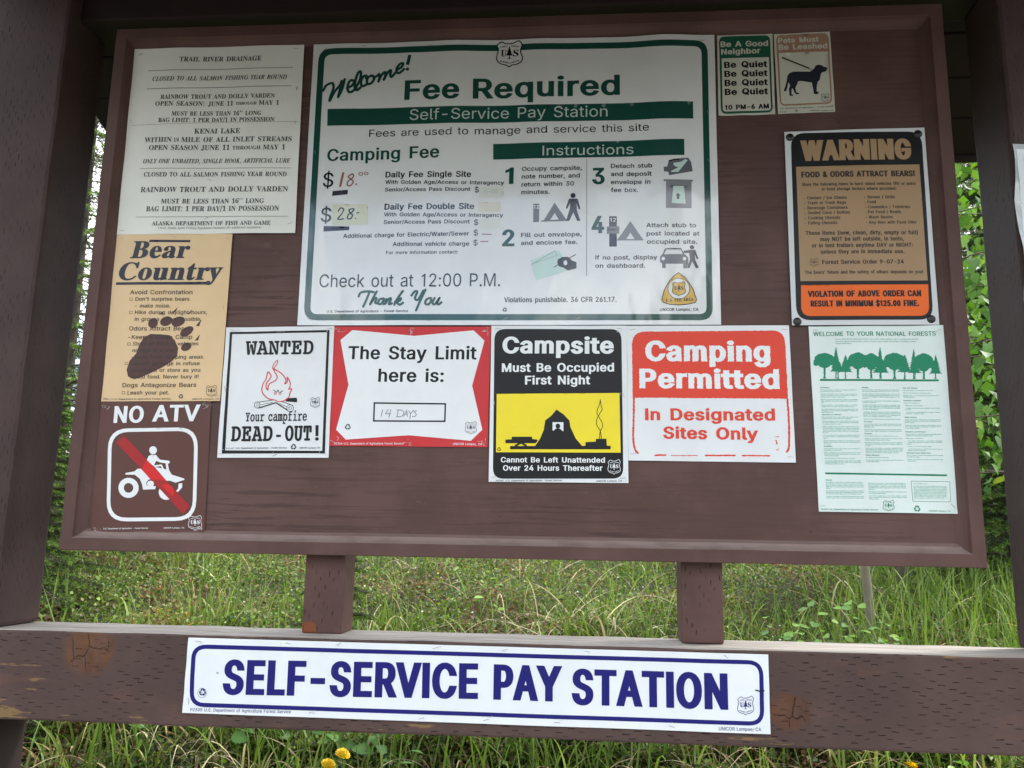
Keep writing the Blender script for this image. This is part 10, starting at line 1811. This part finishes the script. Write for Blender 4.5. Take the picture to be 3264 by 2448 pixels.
# ---- young aspen at the right: pale trunk, boughs of hanging leaves
tx_, ty_ = 2.30, 1.95
asp = thing('aspen_tree', 'young aspen with pale trunk and bright hanging leaves, at the right behind the board', 'tree', (tx_, ty_, gz(tx_, ty_)))
trk = [(0, 0, -.1), (-.012, .01, .22), (-.03, .02, .6), (.02, .0, 1.2), (.10, -.05, 2.0), (.18, -.08, 2.9)]
tubes('trunk', [(trk, .021, .007)], plain('pale_bark', (.21, .185, .13), .8, 0, .35, 40), asp, 10)
lst = []; nleaf = 0
for k in range(44):
    z = .55 + 2.3 * (k + .5) / 44; f = (z - .6) / 2.3; bx, by = .02 + .14 * max(f, 0), -.06 * max(f, 0)
    th = random.uniform(-1.2, 1.0) if k % 4 else random.uniform(0, 6.28); L = random.uniform(.35, .85)
    p0 = Vector((bx, by, z)); d = Vector((math.cos(th), math.sin(th), .25)); pts = [p0 + d * L * s + Vector((0, 0, -.22 * L * s * s)) for s in (0, .25, .5, .75, 1)]
    lst.append((pts, .005, .0015))
    for j in range(7):
        if nleaf >= 296 or random.random() < .12: continue
        s = .3 + .7 * (j + random.random()) / 7; q = p0 + d * L * s + Vector((0, 0, -.22 * L * s * s))
        a = random.uniform(0, 6.28); off = Vector((math.cos(a), math.sin(a), -.5)) * random.uniform(.02, .05)
        lst.append(([q, q + off], .0009, .0006))
        put_leaf(asp, heart_leaves, q + off, (math.cos(a) * .5, math.sin(a) * .5, -1 + random.random() * .5), (random.gauss(0, .4), -1 + random.gauss(0, .4), .5), random.uniform(.032, .062)); nleaf += 1
tubes('branches', lst, M_twig, asp, 4, kind='stuff')
# the rest of its crown, seen small or not at all
n = 3200; th = rng.uniform(-1.9, 1.4, n); rr = rng.uniform(.15, 1.0, n) ** .7; zz = rng.uniform(.7, 3.2, n)
pos = np.stack([.1 + rr * np.cos(th), .12 + rr * np.sin(th) * .8 + .15, zz], 1); nr = rvec(n); nr[:, 1] -= .6; nr /= np.linalg.norm(nr, axis=1, keepdims=True); al = rvec(n) * .4; al[:, 2] -= 1; s = rng.uniform(.04, .065, n)
V1, F1, C1 = leaf_cards(pos, nr, al, s, s * .4, cols(n, [(.13, .26, .045), (.17, .30, .06), (.10, .21, .04), (.07, .15, .03)], .15))
link('crown', mesh_np('crown', V1, F1, [M_leaf], tint=C1), asp, kind='stuff')
# pale and dark dead stems standing near it
t = thing('dead_stem', 'grey dead stem right of the pale aspen trunk', 'stump', (2.62, 2.5, gz(2.62, 2.5)))
tubes('stem', [([(0, 0, -.1), (.01, 0, .3), (0, .02, .62)], .030, .022)], M_bark, t, 9)

# ---- the wood all round the site: far behind, and on the viewer's side (mirrored in the glossy poster)
def wood(spots, size):
    Vs, Fs, Cs, n0 = [], [], [], 0
    for x, y, H in spots:
        z0 = gz(x, y); n = 2200; t = rng.random(n) ** .7; tier = .7 + .5 * ((t * 14) % 1)
        r = (1 - t) * H * .22 * np.sqrt(rng.random(n)) * tier + .1; th = rng.uniform(0, 6.28, n)
        pos = np.stack([x + r * np.cos(th), y + r * np.sin(th), z0 + .3 + t * H - .25 * r], 1); s = rng.uniform(.5, 1, n) * size
        al = np.stack([np.cos(th), np.sin(th), np.full(n, -.5)], 1)
        V, F_, C_ = leaf_cards(pos, rvec(n), al, s, s * .28, cols(n, G_DARK, .25), 'tiny'); Vs.append(V); Fs.append(F_ + n0); Cs.append(C_); n0 += len(V)
    return mesh_np('woods', np.concatenate(Vs), np.concatenate(Fs), [M_leaf], tint=np.concatenate(Cs))
sp_ = []
for k in range(15):
    x = -16 + 2.4 * k + random.uniform(-.8, .8); y = -14 - random.uniform(0, 5); sp_.append((x, y, random.uniform(7, 11) if x > 3 else random.uniform(3, 7.5)))
link('woods', wood(sp_, .4), kind='stuff')
link('woods', wood([(x + random.uniform(-.8, .8), 17 + random.uniform(-1, 6) + abs(x) * .1, random.uniform(3.6, 5.5) if x < 0 else random.uniform(5, 8)) for x in np.arange(-34, 38, 1.7)] + [(-13 - random.uniform(0, 5), y, random.uniform(4, 7)) for y in np.arange(-10, 15, 2.2)], .4), kind='stuff')
x = np.concatenate([rng.uniform(-7, -1.0, 5200), rng.uniform(2.9, 8, 4200)]); y = rng.uniform(-.5, 4.2, len(x)); k = (y > .2) | (rng.random(len(x)) < .25); x, y = x[k], y[k]; n = len(x)
blades('grass', x, y, rng.uniform(.1, .34, n), rng.uniform(.002, .005, n), rng.uniform(.05, .4, n), rng.uniform(0, .8, n), G_FRESH + G_OLIVE[:2], 4)
x = np.concatenate([rng.uniform(-7, -1.2, 22000), rng.uniform(3.0, 8, 18000)]); y = rng.uniform(.1, 4.5, len(x)); n = len(x); nr = rvec(n); nr[:, 2] = np.abs(nr[:, 2]) + .3; nr /= np.linalg.norm(nr, axis=1, keepdims=True); s = rng.uniform(.015, .032, n)
V1, F1, C1 = leaf_cards(np.stack([x, y, terrain(x, y) + rng.random(n) * .09], 1), nr, rvec(n), s, s * .36, cols(n, G_DARK + G_OLIVE, .25), 'tiny')
link('undergrowth', mesh_np('undergrowth', V1, F1, [M_leaf], tint=C1), kind='stuff')
